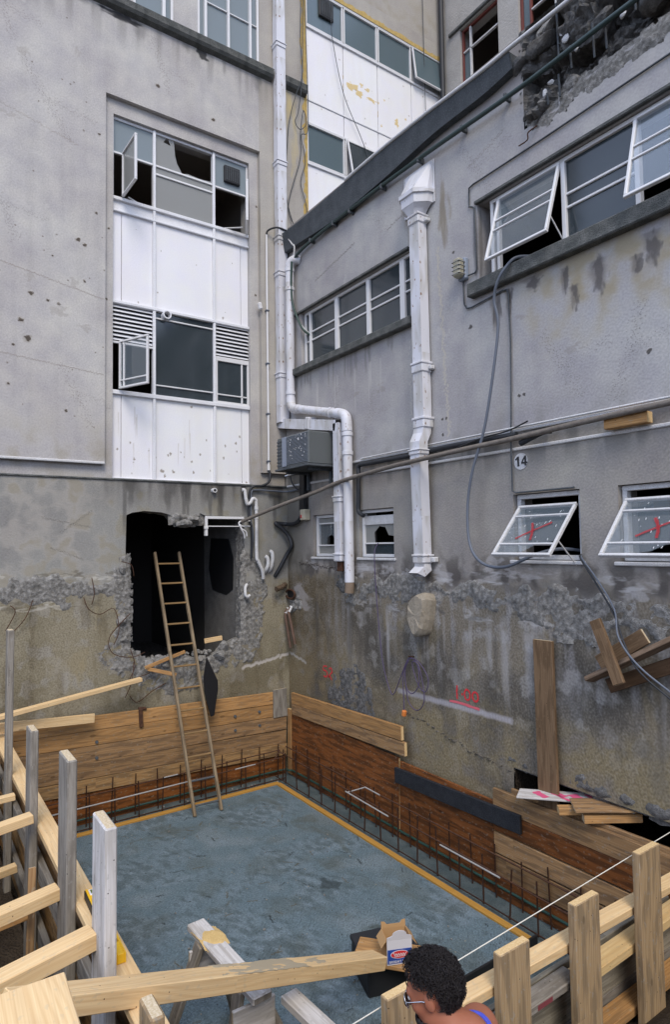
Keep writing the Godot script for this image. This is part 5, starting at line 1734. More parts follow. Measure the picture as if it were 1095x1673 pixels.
func build_pipes() -> void:
	# box downpipe in the corner that steps across under the eaves window
	var p := thing("box_downpipe", "white square downpipe in the corner, stepping sideways above the air conditioner", "downpipe")
	var s := MB.new()
	duct(s, [Vector3(-0.115, 16, 0.085), Vector3(-0.115, 5.42, 0.085)], 0.16, 0.13, Vector3(0, 0, 1))
	duct(s, [Vector3(-0.1, 5.42, 0.02), Vector3(-0.1, 5.13, 1.6)], 0.15, 0.12, Vector3(-1, 0, 0))
	duct(s, [Vector3(-0.1, 5.16, 1.61), Vector3(-0.1, 3.3, 1.61)], 0.14, 0.12, Vector3(-1, 0, 0))
	commit("pipe", [s, M.pipe], p)
	for y in [11.6, 9.62, 8.38, 7.8, 6.16]:
		collar(p, Vector3(-0.115, y, 0.085), Vector3(0.185, 0.07, 0.155), M.pipe)
	collar(p, Vector3(-0.1, 4.1, 1.61), Vector3(0.145, 0.07, 0.17), M.pipe)
	collar(p, Vector3(-0.1, 3.3, 1.61), Vector3(0.145, 0.09, 0.17), M.pipe)
	s = MB.new()
	s.box(Transform3D(Basis(Vector3.RIGHT, 0.18), Vector3(-0.1, 5.28, 0.88)), Vector3(0.15, 0.18, 0.1), 0.01)
	commit("collar", [s, M.pipe], p)
	s = MB.new()
	s.box(Transform3D(Basis.IDENTITY, Vector3(-0.09, 3.19, 1.61)), Vector3(0.09, 0.14, 0.11), 0.006)
	commit("rusted_outlet", [s, M.rust], p)

	# round soil pipe that runs beside it
	p = thing("round_soil_pipe", "white round pipe with elbows beside the square downpipe, its foot broken off", "pipe")
	s = MB.new()
	s.tube(smooth_path([Vector3(0.02, 7.94, 0.46), Vector3(-0.06, 7.95, 0.4), Vector3(-0.1, 7.9, 0.34), Vector3(-0.1, 7.78, 0.32)], 5), 0.072, 14)
	s.tube(PackedVector3Array([Vector3(-0.1, 7.78, 0.32), Vector3(-0.1, 5.76, 0.31)]), 0.066, 14)
	s.tube(smooth_path([Vector3(-0.1, 5.78, 0.31), Vector3(-0.1, 5.66, 0.33), Vector3(-0.1, 5.58, 0.42), Vector3(-0.1, 5.56, 0.56)], 5), 0.072, 14)
	s.tube(PackedVector3Array([Vector3(-0.1, 5.56, 0.54), Vector3(-0.1, 5.3, 1.6)]), 0.064, 14)
	s.tube(smooth_path([Vector3(-0.1, 5.31, 1.56), Vector3(-0.1, 5.27, 1.7), Vector3(-0.1, 5.2, 1.78), Vector3(-0.1, 5.02, 1.8)], 5), 0.074, 14)
	s.tube(PackedVector3Array([Vector3(-0.1, 5.05, 1.8), Vector3(-0.1, 2.98, 1.8)]), 0.066, 14)
	commit("pipe", [s, M.pipe], p)
	for q in [[Vector3(-0.1, 7.8, 0.32), 0], [Vector3(-0.1, 7.5, 0.32), 0], [Vector3(-0.1, 5.85, 0.31), 0], [Vector3(-0.1, 5.345, 1.42), 1], [Vector3(-0.1, 4.98, 1.8), 0], [Vector3(-0.1, 4.72, 1.8), 0]]:
		s = MB.new()
		var d := Vector3(0, 0.025, 0) if q[1] == 0 else Vector3(0, -0.006, 0.025)
		s.tube(PackedVector3Array([q[0] - d, q[0] + d]), 0.077, 14)
		commit("joint_ring", [s, M.pipe], p)
	s = MB.new()
	s.tube(PackedVector3Array([Vector3(-0.1, 2.99, 1.8), Vector3(-0.1, 2.93, 1.8), Vector3(-0.1, 2.84, 1.79)]), 0.064, 12, false)
	commit("broken_foot", [s, tint(M.white_old, c8(170, 150, 130))], p)

	# downpipe with a rainwater hopper
	p = thing("hopper_downpipe", "white downpipe with an angular hopper head halfway along the wing wall", "downpipe")
	s = MB.new()
	duct(s, [Vector3(-0.085, 7.36, 3.265), Vector3(-0.085, 4.86, 3.285)], 0.16, 0.13, Vector3(-1, 0, 0))
	duct(s, [Vector3(-0.085, 4.86, 3.285), Vector3(-0.1, 4.76, 3.28), Vector3(-0.15, 4.66, 3.275), Vector3(-0.15, 4.45, 3.275)], 0.16, 0.13, Vector3(-1, 0, 0))
	duct(s, [Vector3(-0.15, 4.5, 3.275), Vector3(-0.1, 3.3, 3.25)], 0.16, 0.13, Vector3(-1, 0, 0))
	commit("pipe", [s, M.pipe], p)
	collar(p, Vector3(-0.085, 7.29, 3.265), Vector3(0.16, 0.09, 0.19), M.pipe)
	collar(p, Vector3(-0.085, 5.52, 3.28), Vector3(0.16, 0.1, 0.19), M.pipe)
	collar(p, Vector3(-0.085, 4.87, 3.285), Vector3(0.16, 0.1, 0.19), M.pipe)
	collar(p, Vector3(-0.15, 4.53, 3.275), Vector3(0.16, 0.05, 0.19), M.pipe)
	collar(p, Vector3(-0.1, 3.3, 3.25), Vector3(0.16, 0.08, 0.19), M.pipe)
	s = MB.new()
	duct(s, [Vector3(-0.1, 3.28, 3.25), Vector3(-0.1, 3.2, 3.25), Vector3(-0.2, 3.13, 3.25)], 0.15, 0.12, Vector3(-1, 0.4, 0))
	commit("shoe", [s, M.pipe], p)
	s = MB.new()
	s.slab(FB, Vector3(2.96, 7.46, 0.002), Vector3(3.49, 7.975, 0.02), 0.004)
	commit("back_plate", [s, M.pipe], p)
	s = MB.new()
	var oct := func(y: float, half: float, out: float, w0: float) -> PackedVector3Array:
		var r := PackedVector3Array()
		for q in [[-1.0, 0.0], [-0.95, 0.35], [-0.5, 1.0], [0.5, 1.0], [0.95, 0.35], [1.0, 0.0]]:
			r.append(Vector3(-w0 - out * q[1], y, 3.235 + half * q[0]))
		return r
	var rings := [oct.call(7.3, 0.085, 0.13, 0.02), oct.call(7.36, 0.095, 0.14, 0.02), oct.call(7.42, 0.15, 0.165, 0.02), oct.call(7.455, 0.205, 0.182, 0.02), oct.call(7.465, 0.222, 0.19, 0.02), oct.call(7.565, 0.228, 0.195, 0.02), oct.call(7.572, 0.25, 0.215, 0.02), oct.call(7.62, 0.252, 0.217, 0.02), oct.call(7.63, 0.232, 0.197, 0.02), oct.call(7.97, 0.235, 0.012, 0.02)]
	for i in rings.size() - 1:
		for k in 5:
			var mid: Vector3 = (rings[i][k] + rings[i][k + 1]) * 0.5 - Vector3(0, 7.62, 3.235)
			s.quad_out(rings[i][k], rings[i][k + 1], rings[i + 1][k + 1], rings[i + 1][k], Vector3(mid.x, mid.y * (3.0 if i > 7 else 0.3), mid.z), Vector2.ZERO, Vector2.ZERO, Vector2.ZERO, Vector2.ZERO)
	commit("hopper", [s, M.pipe], p)
	for q in [[7.28, 3.38, 0.05, 0.05], [3.3, 3.38, 0.06, 0.07], [5.52, 3.4, 0.05, 0.05]]:
		s = MB.new()
		s.box(Transform3D(Basis.IDENTITY, Vector3(-0.04, q[0], q[1])), Vector3(0.07, q[2], q[3]), 0.01)
		commit("bracket", [s, M.white_old], p)

	# green-painted pipe under the eaves
	p = thing("dark_green_pipe", "dark green pipe clipped along the wing wall just under the eaves", "pipe")
	s = MB.new()
	s.tube(smooth_path([Vector3(-0.09, 7.3, 0.36), Vector3(-0.09, 7.7, 0.34), Vector3(-0.08, 7.93, 0.42), Vector3(-0.07, 8.02, 0.66), Vector3(-0.07, 8.06, 1.3), Vector3(-0.07, 8.07, 2.2), Vector3(-0.08, 8.04, 3.4), Vector3(-0.1, 7.97, 4.8), Vector3(-0.13, 7.96, 6.0), Vector3(-0.13, 7.96, 9.0)], 5), 0.024, 8)
	commit("pipe", [s, mat(c8(40, 58, 56), 0.5)], p)
	for z in [0.9, 1.5, 1.9, 2.6, 3.3, 4.0, 4.6]:
		s = MB.new()
		s.box(Transform3D(Basis.IDENTITY, Vector3(-0.05, 8.05 - 0.02 * maxf(0.0, z - 2.6), z)), Vector3(0.1, 0.07, 0.03), 0.006)
		commit("clip", [s, M.gutter], p)
	# black rainwater pipe of the roof storey
	s = MB.new()
	s.tube(PackedVector3Array([Vector3(3.58, 16, 0.12), Vector3(3.58, 8.4, 0.12)]), 0.05, 10)
	lone("black_drainpipe", [s, M.black_rubber], "thin black drainpipe in the angle beside the white stair glazing", "pipe")

	# thin white conduit on the tall block
	p = thing("thin_white_conduit", "thin white conduit pipe clipped upright on the pilaster left of the corner downpipe", "conduit")
	s = MB.new()
	s.tube(PackedVector3Array([Vector3(-0.35, 8.43, 0.03), Vector3(-0.345, 4.72, 0.03)]), 0.017, 8)
	commit("conduit", [s, M.white_paint], p)
	for y in [7.2, 6.35, 5.55, 4.8]:
		s = MB.new()
		s.box(Transform3D(Basis.IDENTITY, Vector3(-0.348, y, 0.03)), Vector3(0.06, 0.025, 0.055), 0.006)
		commit("clip", [s, M.hose], p)
	s = MB.new()
	s.tube(PackedVector3Array([Vector3(-0.345, 4.75, 0.03), Vector3(-0.345, 4.66, 0.03)]), 0.026, 8)
	commit("socket", [s, M.white_paint], p)
	s = MB.new()
	s.tube(smooth_path([Vector3(-0.35, 8.42, 0.03), Vector3(-0.33, 8.5, 0.05), Vector3(-0.22, 8.54, 0.14), Vector3(-0.05, 8.52, 0.17)], 5), 0.015, 7)
	commit("cable", [s, M.black_rubber], p)

	# bent white waste pipe over the broken corner of the hole
	p = thing("white_waste_trap", "white waste pipe with an S-bend trap by the right edge of the broken hole", "pipe")
	s = MB.new()
	s.tube(smooth_path([Vector3(-0.83, 4.33, 0.07), Vector3(-0.79, 4.32, 0.08), Vector3(-0.775, 4.2, 0.09), Vector3(-0.75, 4.12, 0.09), Vector3(-0.70, 4.14, 0.09), Vector3(-0.66, 4.2, 0.09), Vector3(-0.61, 4.18, 0.09), Vector3(-0.6, 4.08, 0.09), Vector3(-0.6, 3.35, 0.09), Vector3(-0.58, 3.26, 0.09), Vector3(-0.5, 3.1, 0.08), Vector3(-0.47, 2.98, 0.05)], 6), 0.027, 10)
	commit("pipe", [s, M.white_old], p)
	for q in [[-0.6, 3.92], [-0.6, 4.06]]:
		s = MB.new()
		s.tube(PackedVector3Array([Vector3(q[0], q[1] - 0.025, 0.09), Vector3(q[0], q[1] + 0.025, 0.09)]), 0.035, 10)
		commit("joint_ring", [s, M.white_old], p)
	# two cut stubs
	for q in [[-0.425, 3.32, 3.12, "shorter of two cut white pipe stubs low beside the corner"], [-0.345, 3.40, 3.14, "taller of two cut white pipe stubs low beside the corner"]]:
		s = MB.new()
		s.tube(smooth_path([Vector3(q[0] - 0.02, q[1], 0.07), Vector3(q[0] + 0.012, q[1] - 0.03, 0.09), Vector3(q[0] + 0.02, q[1] - 0.12, 0.09), Vector3(q[0] + 0.005, q[2], 0.06), Vector3(q[0], q[2] - 0.06, -0.02)], 5), 0.03, 10)
		lone("pipe_stub", [s, M.white_old], q[3], "pipe stub", "cut pipe stubs beside the corner")
	s = MB.new()
	s.tube(smooth_path([Vector3(-0.29, 2.81, 0.13), Vector3(-0.16, 2.84, 0.1), Vector3(-0.06, 2.86, 0.0)], 5), 0.042, 12, false)
	s.tube(PackedVector3Array([Vector3(-0.16, 2.84, 0.1), Vector3(-0.29, 2.81, 0.13)]), 0.034, 12)
	lone("clay_pipe_stub", [s, tint(M.rough, c8(190, 164, 140))], "stubby clay pipe end poking out of the wall above the drain hole", "pipe stub")
	# drain mouth and the two old pipes under it
	p = thing("drain_mouth", "round broken drain mouth with a metal rim in the wall corner", "drain")
	s = MB.new()
	var ring := []
	for k in 25:
		var a := TAU * k / 24.0
		ring.append(Vector3(-0.035, 2.72 + 0.07 * sin(a), 0.12 + 0.14 * cos(a)))
	s.tube(PackedVector3Array(ring), 0.016, 7, false)
	commit("rim", [s, M.rust], p)
	s = MB.new()
	var fan := PackedVector2Array()
	for k in 24:
		fan.append(Vector2(0.12 + 0.135 * cos(TAU * k / 24.0), 2.72 + 0.066 * sin(TAU * k / 24.0)))
	s.poly(FB, fan, 0.012)
	commit("opening", [s, M.black], p)
	s = MB.new()
	crag(s, FB, rr(0.0, 2.35, 0.6, 2.95), 0.022, func(u: float, v: float) -> float:
		return edge_mask(0.17 - Vector2((u - 0.2) * 0.7, (v - 2.62)).length(), u, v, 0.1) * clampf((Vector2((u - 0.12) * 0.55, v - 2.72).length() - 0.075) / 0.02, 0, 1), func(u: float, v: float) -> float: return 0.01 + rubble_h(u, v, 0.04))
	commit("broken_surround", [s, M.rough], p)
	for q in [[Vector3(-0.04, 2.5, 0.06), Vector3(-0.1, 2.42, 0.08), Vector3(-0.09, 2.2, 0.12), Vector3(-0.07, 1.9, 0.17), "longer of two rusty copper pipes hanging below the drain mouth"], [Vector3(-0.04, 2.53, 0.16), Vector3(-0.1, 2.45, 0.18), Vector3(-0.09, 2.25, 0.24), Vector3(-0.07, 1.97, 0.31), "shorter of two rusty copper pipes hanging below the drain mouth"]]:
		s = MB.new()
		s.tube(smooth_path([q[0], q[1], q[2], q[3]], 6), 0.024, 9)
		var w := MB.new()
		w.tube(smooth_path([q[0], q[1]], 4), 0.027, 9)
		lone("copper_pipe", [s, tint(M.steel, c8(214, 184, 170)), w, M.white_old], q[4], "pipe", "old pipes below the drain mouth")

# ---------------------------------------------------------------- things fixed to the walls
func build_wall_fittings() -> void:
	# air conditioner
	var p := thing("air_conditioner", "dark grey box air conditioner with paint-flecked fins, on brackets in the corner", "air conditioner")
	var s := MB.new()
	var cm := mat(c8(88, 92, 92), 0.55)
	s.slab(Transform3D.IDENTITY, Vector3(-0.50, 4.6, 0.57), Vector3(-0.04, 5.06, 1.44), 0.015)
	commit("casing", [s, cm], p)
	s = MB.new()
	s.slab(Transform3D.IDENTITY, Vector3(-0.53, 4.57, 0.55), Vector3(-0.03, 4.602, 1.46), 0.006)
	commit("base_tray", [s, M.gutter], p)
	for k in 22:
		s = MB.new()
		s.slab(Transform3D.IDENTITY, Vector3(-0.512, 4.64 + 0.0185 * k, 0.86), Vector3(-0.498, 4.65 + 0.0185 * k, 1.425), 0.001)
		commit("fin", [s, mat_cached("fin", c8(104, 112, 122), 0.45)], p)
	for k in 8:
		s = MB.new()
		s.slab(Transform3D.IDENTITY, Vector3(-0.510, 4.64 + 0.05 * k, 0.585), Vector3(-0.498, 4.665 + 0.05 * k, 0.73), 0.001)
		commit("grille_slat", [s, M.gutter], p)
	s = MB.new()
	s.slab(Transform3D.IDENTITY, Vector3(-0.515, 4.62, 0.74), Vector3(-0.498, 5.05, 0.85), 0.003)
	commit("cover_strip", [s, mat_cached("strip", c8(128, 136, 150), 0.5)], p)
	var rs := RandomNumberGenerator.new()
	rs.seed = 5
	s = MB.new()
	for k in 34:
		var z := rs.randf_range(0.88, 1.4)
		var y := rs.randf_range(4.7, 5.03)
		var r := rs.randf_range(0.003, 0.007)
		s.box(Transform3D(Basis.IDENTITY, Vector3(-0.514, y, z)), Vector3(0.004, r * 2.4, r * 1.6), 0.001)
	s.box(Transform3D(Basis.IDENTITY, Vector3(-0.514, 4.97, 1.2)), Vector3(0.006, 0.035, 0.02), 0.002)
	commit("paint_flecks", [s, M.white_paint], p)
	for z in [0.7, 1.3]:
		s = MB.new()
		s.slab(Transform3D.IDENTITY, Vector3(-0.42, 4.53, z - 0.02), Vector3(-0.02, 4.57, z + 0.02), 0.004)
		commit("bracket", [s, M.gutter], p)
		s = MB.new()
		s.slab(Transform3D.IDENTITY, Vector3(-0.06, 4.3, z - 0.02), Vector3(-0.015, 4.53, z + 0.02), 0.004)
		commit("bracket", [s, M.gutter], p)
	# black trunking below it and the insulated bundle it feeds
	p = thing("black_trunking", "wide black lagged pipe dropping from the air conditioner and kinking into the wall", "pipe")
	s = MB.new()
	duct(s, [Vector3(-0.06, 4.57, 0.6), Vector3(-0.06, 4.0, 0.58)], 0.13, 0.07, Vector3(-1, 0, 0))
	commit("duct", [s, M.black], p)
	s = MB.new()
	s.tube(smooth_path([Vector3(-0.06, 4.05, 0.56), Vector3(-0.06, 3.9, 0.5), Vector3(-0.06, 3.82, 0.34), Vector3(-0.07, 3.815, 0.1), Vector3(-0.2, 3.83, 0.05), Vector3(-0.25, 3.82, 0.07), Vector3(-0.15, 3.74, 0.1), Vector3(-0.06, 3.62, 0.14), Vector3(-0.05, 3.48, 0.2), Vector3(-0.08, 3.35, 0.12), Vector3(-0.2, 3.1, 0.05), Vector3(-0.24, 3.0, 0.0)], 6), 0.032, 9)
	commit("lagged_pipe", [s, M.black_rubber], p)
	s = MB.new()
	s.tube(smooth_path([Vector3(-0.06, 4.57, 0.2), Vector3(-0.06, 4.45, 0.26), Vector3(-0.06, 4.36, 0.38), Vector3(-0.06, 4.33, 0.5)], 5), 0.012, 7)
	lone("drain_hose", [s, M.black_rubber], "short black hose curving out from under the air conditioner", "hose")
	# isolator box
	p = thing("switch_box", "small cream isolator box with a red switch beneath the air conditioner", "switch box")
	s = MB.new()
	s.slab(Transform3D.IDENTITY, Vector3(-0.11, 3.86, 0.56), Vector3(-0.005, 4.02, 0.69), 0.008)
	commit("casing", [s, mat(c8(196, 188, 164), 0.6)], p)
	s = MB.new()
	s.slab(Transform3D.IDENTITY, Vector3(-0.118, 3.89, 0.585), Vector3(-0.108, 3.94, 0.61), 0.002)
	commit("switch", [s, M.red_paint], p)
	# bulkhead lamp
	p = thing("bulkhead_lamp", "grey bulkhead lamp with a ribbed glass cover beside the long window", "lamp")
	s = MB.new()
	s.slab(FB, Vector3(3.86, 6.36, 0.0), Vector3(3.98, 6.6, 0.06), 0.012)
	commit("base", [s, mat(c8(132, 142, 156), 0.6)], p)
	s = MB.new()
	s.slab(FB, Vector3(3.868, 6.375, 0.058), Vector3(3.972, 6.585, 0.15), 0.03)
	commit("cover", [s, glass(Color(0.62, 0.6, 0.52), 0.92, 0.3)], p)
	for k in 4:
		s = MB.new()
		s.slab(FB, Vector3(3.862, 6.405 + 0.045 * k, 0.055), Vector3(3.978, 6.413 + 0.045 * k, 0.156), 0.003)
		commit("guard_rib", [s, mat_cached("lampg", c8(150, 150, 146), 0.6)], p)
	# lamp wiring
	s = MB.new()
	var wire := [Vector3(-0.015, 7.42, 9.0), Vector3(-0.015, 7.41, 6.2), Vector3(-0.015, 7.38, 4.95), Vector3(-0.015, 7.37, 4.08), Vector3(-0.015, 7.355, 4.02), Vector3(-0.015, 7.15, 4.015), Vector3(-0.015, 7.13, 4.06), Vector3(-0.02, 7.1, 4.09), Vector3(-0.02, 6.42, 4.11), Vector3(-0.02, 6.39, 4.08), Vector3(-0.03, 6.39, 3.99)]
	s.tube(PackedVector3Array(wire), 0.009, 6)
	lone("lamp_wire", [s, M.gutter], "thin dark wire clipped above the long window down to the bulkhead lamp", "wire")
	s = MB.new()
	s.tube(PackedVector3Array([Vector3(-0.02, 6.36, 3.91), Vector3(-0.02, 6.25, 3.91), Vector3(-0.02, 6.1, 3.915), Vector3(-0.02, 6.04, 3.95), Vector3(-0.02, 6.03, 4.02), Vector3(-0.02, 6.07, 4.44), Vector3(-0.02, 6.06, 4.5), Vector3(-0.02, 6.0, 4.52), Vector3(-0.02, 5.5, 4.53), Vector3(-0.025, 4.8, 4.515), Vector3(-0.035, 4.5, 4.51), Vector3(-0.02, 4.0, 4.5), Vector3(-0.02, 3.98, 4.54), Vector3(-0.02, 3.98, 5.2)]), 0.009, 6)
	lone("wall_wire", [s, M.gutter], "thin dark wire running from under the lamp down past the number disc", "wire")
	# number disc
	p = thing("number_disc", "round white disc painted with the number 14", "number sign")
	s = MB.new()
	var disc := PackedVector2Array()
	for k in 28:
		disc.append(Vector2(4.6 + 0.083 * cos(TAU * k / 28.0), 4.288 + 0.083 * sin(TAU * k / 28.0)))
	s.poly(FB, disc, 0.006, 0.005)
	commit("disc", [s, M.white_old], p)
	var tm := TextMesh.new()
	tm.text = "14"
	var fnt := SystemFont.new()
	fnt.font_names = PackedStringArray(["Droid Sans"])
	fnt.font_weight = 700
	tm.font = fnt
	tm.font_size = 32
	tm.pixel_size = 0.0043
	tm.depth = 0.002
	tm.material = M.black
	var ti := MeshInstance3D.new()
	ti.mesh = tm
	ti.name = "digits"
	p.add_child(ti, true)
	ti.transform = FB * Transform3D(Basis.IDENTITY, Vector3(4.602, 4.288, 0.009))
	# small fixtures
	s = MB.new()
	s.box(Transform3D(Basis(Vector3.BACK, 0.25), Vector3(-0.475, 7.25, 0.03)), Vector3(0.06, 0.11, 0.06), 0.02)
	lone("white_insulator", [s, M.white_paint], "small white fitting on the pilaster right of the louvres", "wall fitting")
	p = thing("vent_stub", "tiny white pipe stub just above the broken hole", "pipe stub")
	s = MB.new()
	s.tube(PackedVector3Array([Vector3(-1.27, 4.31, 0.0), Vector3(-1.27, 4.31, 0.07)]), 0.035, 10)
	commit("pipe", [s, M.white_paint], p)
	s = MB.new()
	s.tube(PackedVector3Array([Vector3(-1.27, 4.31, 0.069), Vector3(-1.27, 4.31, 0.072)]), 0.022, 10)
	commit("bore", [s, M.black], p)
	# lone block wedged behind the tube
	timber("timber_block", Vector3(-0.07, 4.49, 5.57), Vector3(-0.07, 4.49, 5.95), Vector3.UP, 0.095, 0.09, M.tan, M.pine_end)
	tag(get_node("timber_block"), "short tan timber block wedged under the steel tube", "timber block")
	s = MB.new()
	s.tube(smooth_path([Vector3(-0.05, 4.53, 5.0), Vector3(-0.1, 4.52, 4.93), Vector3(-0.1, 4.45, 4.68)], 4), 0.03, 8)
	lone("black_pipe_offcut", [s, M.black_rubber], "black rubber pipe offcut tucked under the steel tube", "pipe")
	# concrete chunk hanging off the wall
	s = MB.new()
	var oc := smooth2([Vector2(2.97, 2.72), Vector2(3.0, 2.82), Vector2(3.2, 2.91), Vector2(3.36, 2.9), Vector2(3.42, 2.83), Vector2(3.38, 2.66), Vector2(3.27, 2.46), Vector2(3.12, 2.41), Vector2(3.02, 2.5), Vector2(2.96, 2.6), Vector2(2.97, 2.72)], 4)
	oc.remove_at(oc.size() - 1)
	var cr := []
	for q in [[0.98, -0.02, 0.0], [1.0, 0.08, 0.0], [0.97, 0.15, -0.01], [0.88, 0.185, -0.02], [0.84, 0.192, -0.02], [0.02, 0.192, -0.02]]:
		var ring := PackedVector3Array()
		for v in oc:
			var g: Vector2 = Vector2(3.2, 2.66) + (v - Vector2(3.18, 2.66)) * Vector2(0.62, 1.0) * q[0]
			var nn := 0.022 * nz_rock.get_noise_3d(g.x * 3.0, g.y * 3.0, q[1] * 9.0)
			ring.append(FB * Vector3(g.x + q[2] + nn, g.y + nn, q[1] + nn * 0.6))
		cr.append(ring)
	cr.reverse()
	s.loft(cr)
	lone("concrete_chunk", [s, tint(M.pale_stone, c8(214, 208, 198))], "pale lump of concrete stuck to the wall below the hopper downpipe", "concrete lump")
	# frame pieces left in the hole
	p = thing("window_frame_remnant", "remnant of a white window frame at the top right of the hole", "window frame")
	s = MB.new()
	s.slab(Transform3D.IDENTITY, Vector3(-1.39, 3.89, -0.06), Vector3(-0.72, 3.93, 0.0), 0.004)
	commit("rail", [s, M.white_paint], p)
	s = MB.new()
	s.slab(Transform3D.IDENTITY, Vector3(-1.395, 3.64, -0.058), Vector3(-1.355, 3.925, 0.002), 0.004)
	s.slab(Transform3D.IDENTITY, Vector3(-1.41, 3.74, -0.03), Vector3(-1.35, 3.78, 0.012), 0.004)
	commit("stile", [s, M.white_paint], p)
	s = MB.new()
	s.slab(Transform3D.IDENTITY, Vector3(-1.355, 3.775, -0.04), Vector3(-0.76, 3.79, -0.02), 0.002)
	commit("bar", [s, M.white_paint], p)

func mat_cached(key: String, c: Color, rough: float) -> StandardMaterial3D:
	if not M.has(key):
		M[key] = mat(c, rough)
	return M[key]

# ---------------------------------------------------------------- cables, hoses and the steel tube
func build_cables() -> void:
	var s := MB.new()
	s.tube(smooth_path([Vector3(-0.86, 3.85, 0.12), Vector3(-0.55, 4.06, 0.72), Vector3(-0.28, 4.23, 1.3), Vector3(-0.17, 4.34, 1.73), Vector3(-0.19, 4.41, 2.66), Vector3(-0.26, 4.43, 3.35), Vector3(-0.17, 4.48, 4.1), Vector3(-0.14, 4.5, 4.6), Vector3(-0.14, 4.56, 6.1), Vector3(-0.14, 4.62, 9.0)], 6), 0.027, 10)
	lone("steel_tube", [s, M.steel], "long brown-grey steel tube slanting from the hole up along the wing wall", "tube")
	s = MB.new()
	s.tube(smooth_path([Vector3(-0.05, 3.86, 2.07), Vector3(-0.05, 3.93, 1.96), Vector3(-0.05, 4.1, 1.965), Vector3(-0.05, 4.4, 1.975), Vector3(-0.05, 4.53, 1.99), Vector3(-0.05, 4.54, 2.2), Vector3(-0.05, 4.54, 3.06), Vector3(-0.05, 4.56, 3.5), Vector3(-0.05, 4.56, 4.1), Vector3(-0.06, 4.55, 4.6)], 6), 0.03, 8)
	lone("black_lagged_pipe", [s, M.black_rubber], "black lagged pipe along the ledge, dropping to the second ground-floor window", "pipe")
	s = MB.new()
	s.tube(PackedVector3Array([Vector3(-0.03, 4.625, 2.0), Vector3(-0.03, 4.63, 3.1), Vector3(-0.03, 4.63, 9.0)]), 0.011, 7)
	lone("ledge_conduit", [s, M.white_old], "thin pale conduit laid along the top of the wing's ledge", "conduit")
	s = MB.new()
	s.tube(smooth_path([Vector3(-0.1, 4.5, 3.75), Vector3(-0.1, 4.57, 4.15), Vector3(-0.08, 4.6, 4.5), Vector3(-0.07, 4.66, 4.75)], 5), 0.008, 6)
	lone("loose_wire_end", [s, M.black], "stray black wire end sticking up over the ledge left of disc 14", "wire")
	# flexible cables from the conduit to the hole
	s = MB.new()
	s.tube(smooth_path([Vector3(-0.345, 4.66, 0.03), Vector3(-0.33, 4.58, 0.05), Vector3(-0.37, 4.47, 0.06), Vector3(-0.48, 4.41, 0.06), Vector3(-0.63, 4.39, 0.06), Vector3(-0.7, 4.3, 0.06), Vector3(-0.715, 4.0, 0.06), Vector3(-0.71, 3.86, 0.07), Vector3(-0.67, 3.72, 0.07), Vector3(-0.67, 3.3, 0.05)], 6), 0.02, 8)
	lone("black_flexible_conduit", [s, M.black_rubber], "black flexible conduit curling from the thin white conduit to the hole", "cable")
	s = MB.new()
	s.tube(smooth_path([Vector3(-0.05, 4.34, 0.45), Vector3(-0.06, 4.33, 0.1), Vector3(-0.3, 4.335, 0.05), Vector3(-0.6, 4.34, 0.05), Vector3(-0.665, 4.31, 0.06), Vector3(-0.675, 4.2, 0.06), Vector3(-0.68, 3.9, 0.06), Vector3(-0.66, 3.7, 0.08), Vector3(-0.65, 3.45, 0.05)], 6), 0.014, 7)
	lone("grey_conduit", [s, M.hose], "grey conduit running level from the air conditioner then down by the hole", "cable")
	for q in [[Vector3(-0.72, 3.86, 0.1), Vector3(-0.85, 3.86, 0.12), Vector3(-0.91, 3.83, 0.12), Vector3(-0.88, 3.75, 0.13), Vector3(-0.8, 3.7, 0.13), Vector3(-0.78, 3.63, 0.12), "upper"], [Vector3(-0.72, 3.78, 0.1), Vector3(-0.85, 3.78, 0.12), Vector3(-0.9, 3.8, 0.13), Vector3(-0.87, 3.72, 0.14), Vector3(-0.83, 3.66, 0.13), Vector3(-0.82, 3.6, 0.12), "lower"]]:
		s = MB.new()
		s.tube(smooth_path([q[0], q[1], q[2], q[3], q[4], q[5]], 5), 0.011, 7)
		lone("white_cable_end", [s, M.white_paint], "white cable end curling over the top right of the hole, %s of the two" % q[6], "cable", "white cable ends at the hole")
	s = MB.new()
	s.tube(smooth_path([Vector3(-0.74, 2.9, 0.03), Vector3(-0.78, 2.86, 0.06), Vector3(-0.79, 2.76, 0.08), Vector3(-0.76, 2.72, 0.09), Vector3(-0.72, 2.74, 0.08)], 5), 0.024, 8)
	lone("broken_bend", [s, M.white_old], "broken white pipe bend at the right jamb of the hole", "pipe stub")
	# grey hose from the long window
	s = MB.new()
	s.tube(smooth_path([Vector3(0.1, 6.34, 4.75), Vector3(-0.06, 6.32, 4.66), Vector3(-0.15, 6.22, 4.6), Vector3(-0.17, 6.1, 4.51), Vector3(-0.15, 5.94, 4.445), Vector3(-0.13, 5.68, 4.47), Vector3(-0.14, 5.2, 4.395), Vector3(-0.15, 4.66, 4.27), Vector3(-0.17, 4.23, 4.11), Vector3(-0.17, 3.85, 4.03), Vector3(-0.19, 3.47, 4.07), Vector3(-0.22, 3.28, 4.26), Vector3(-0.22, 3.25, 4.55), Vector3(-0.16, 3.37, 4.86), Vector3(0.02, 3.42, 5.0), Vector3(0.2, 3.4, 5.1)], 7), 0.0155, 10)
	lone("grey_hose", [s, M.hose], "long grey hose hanging from the first-floor window into the window below", "hose")
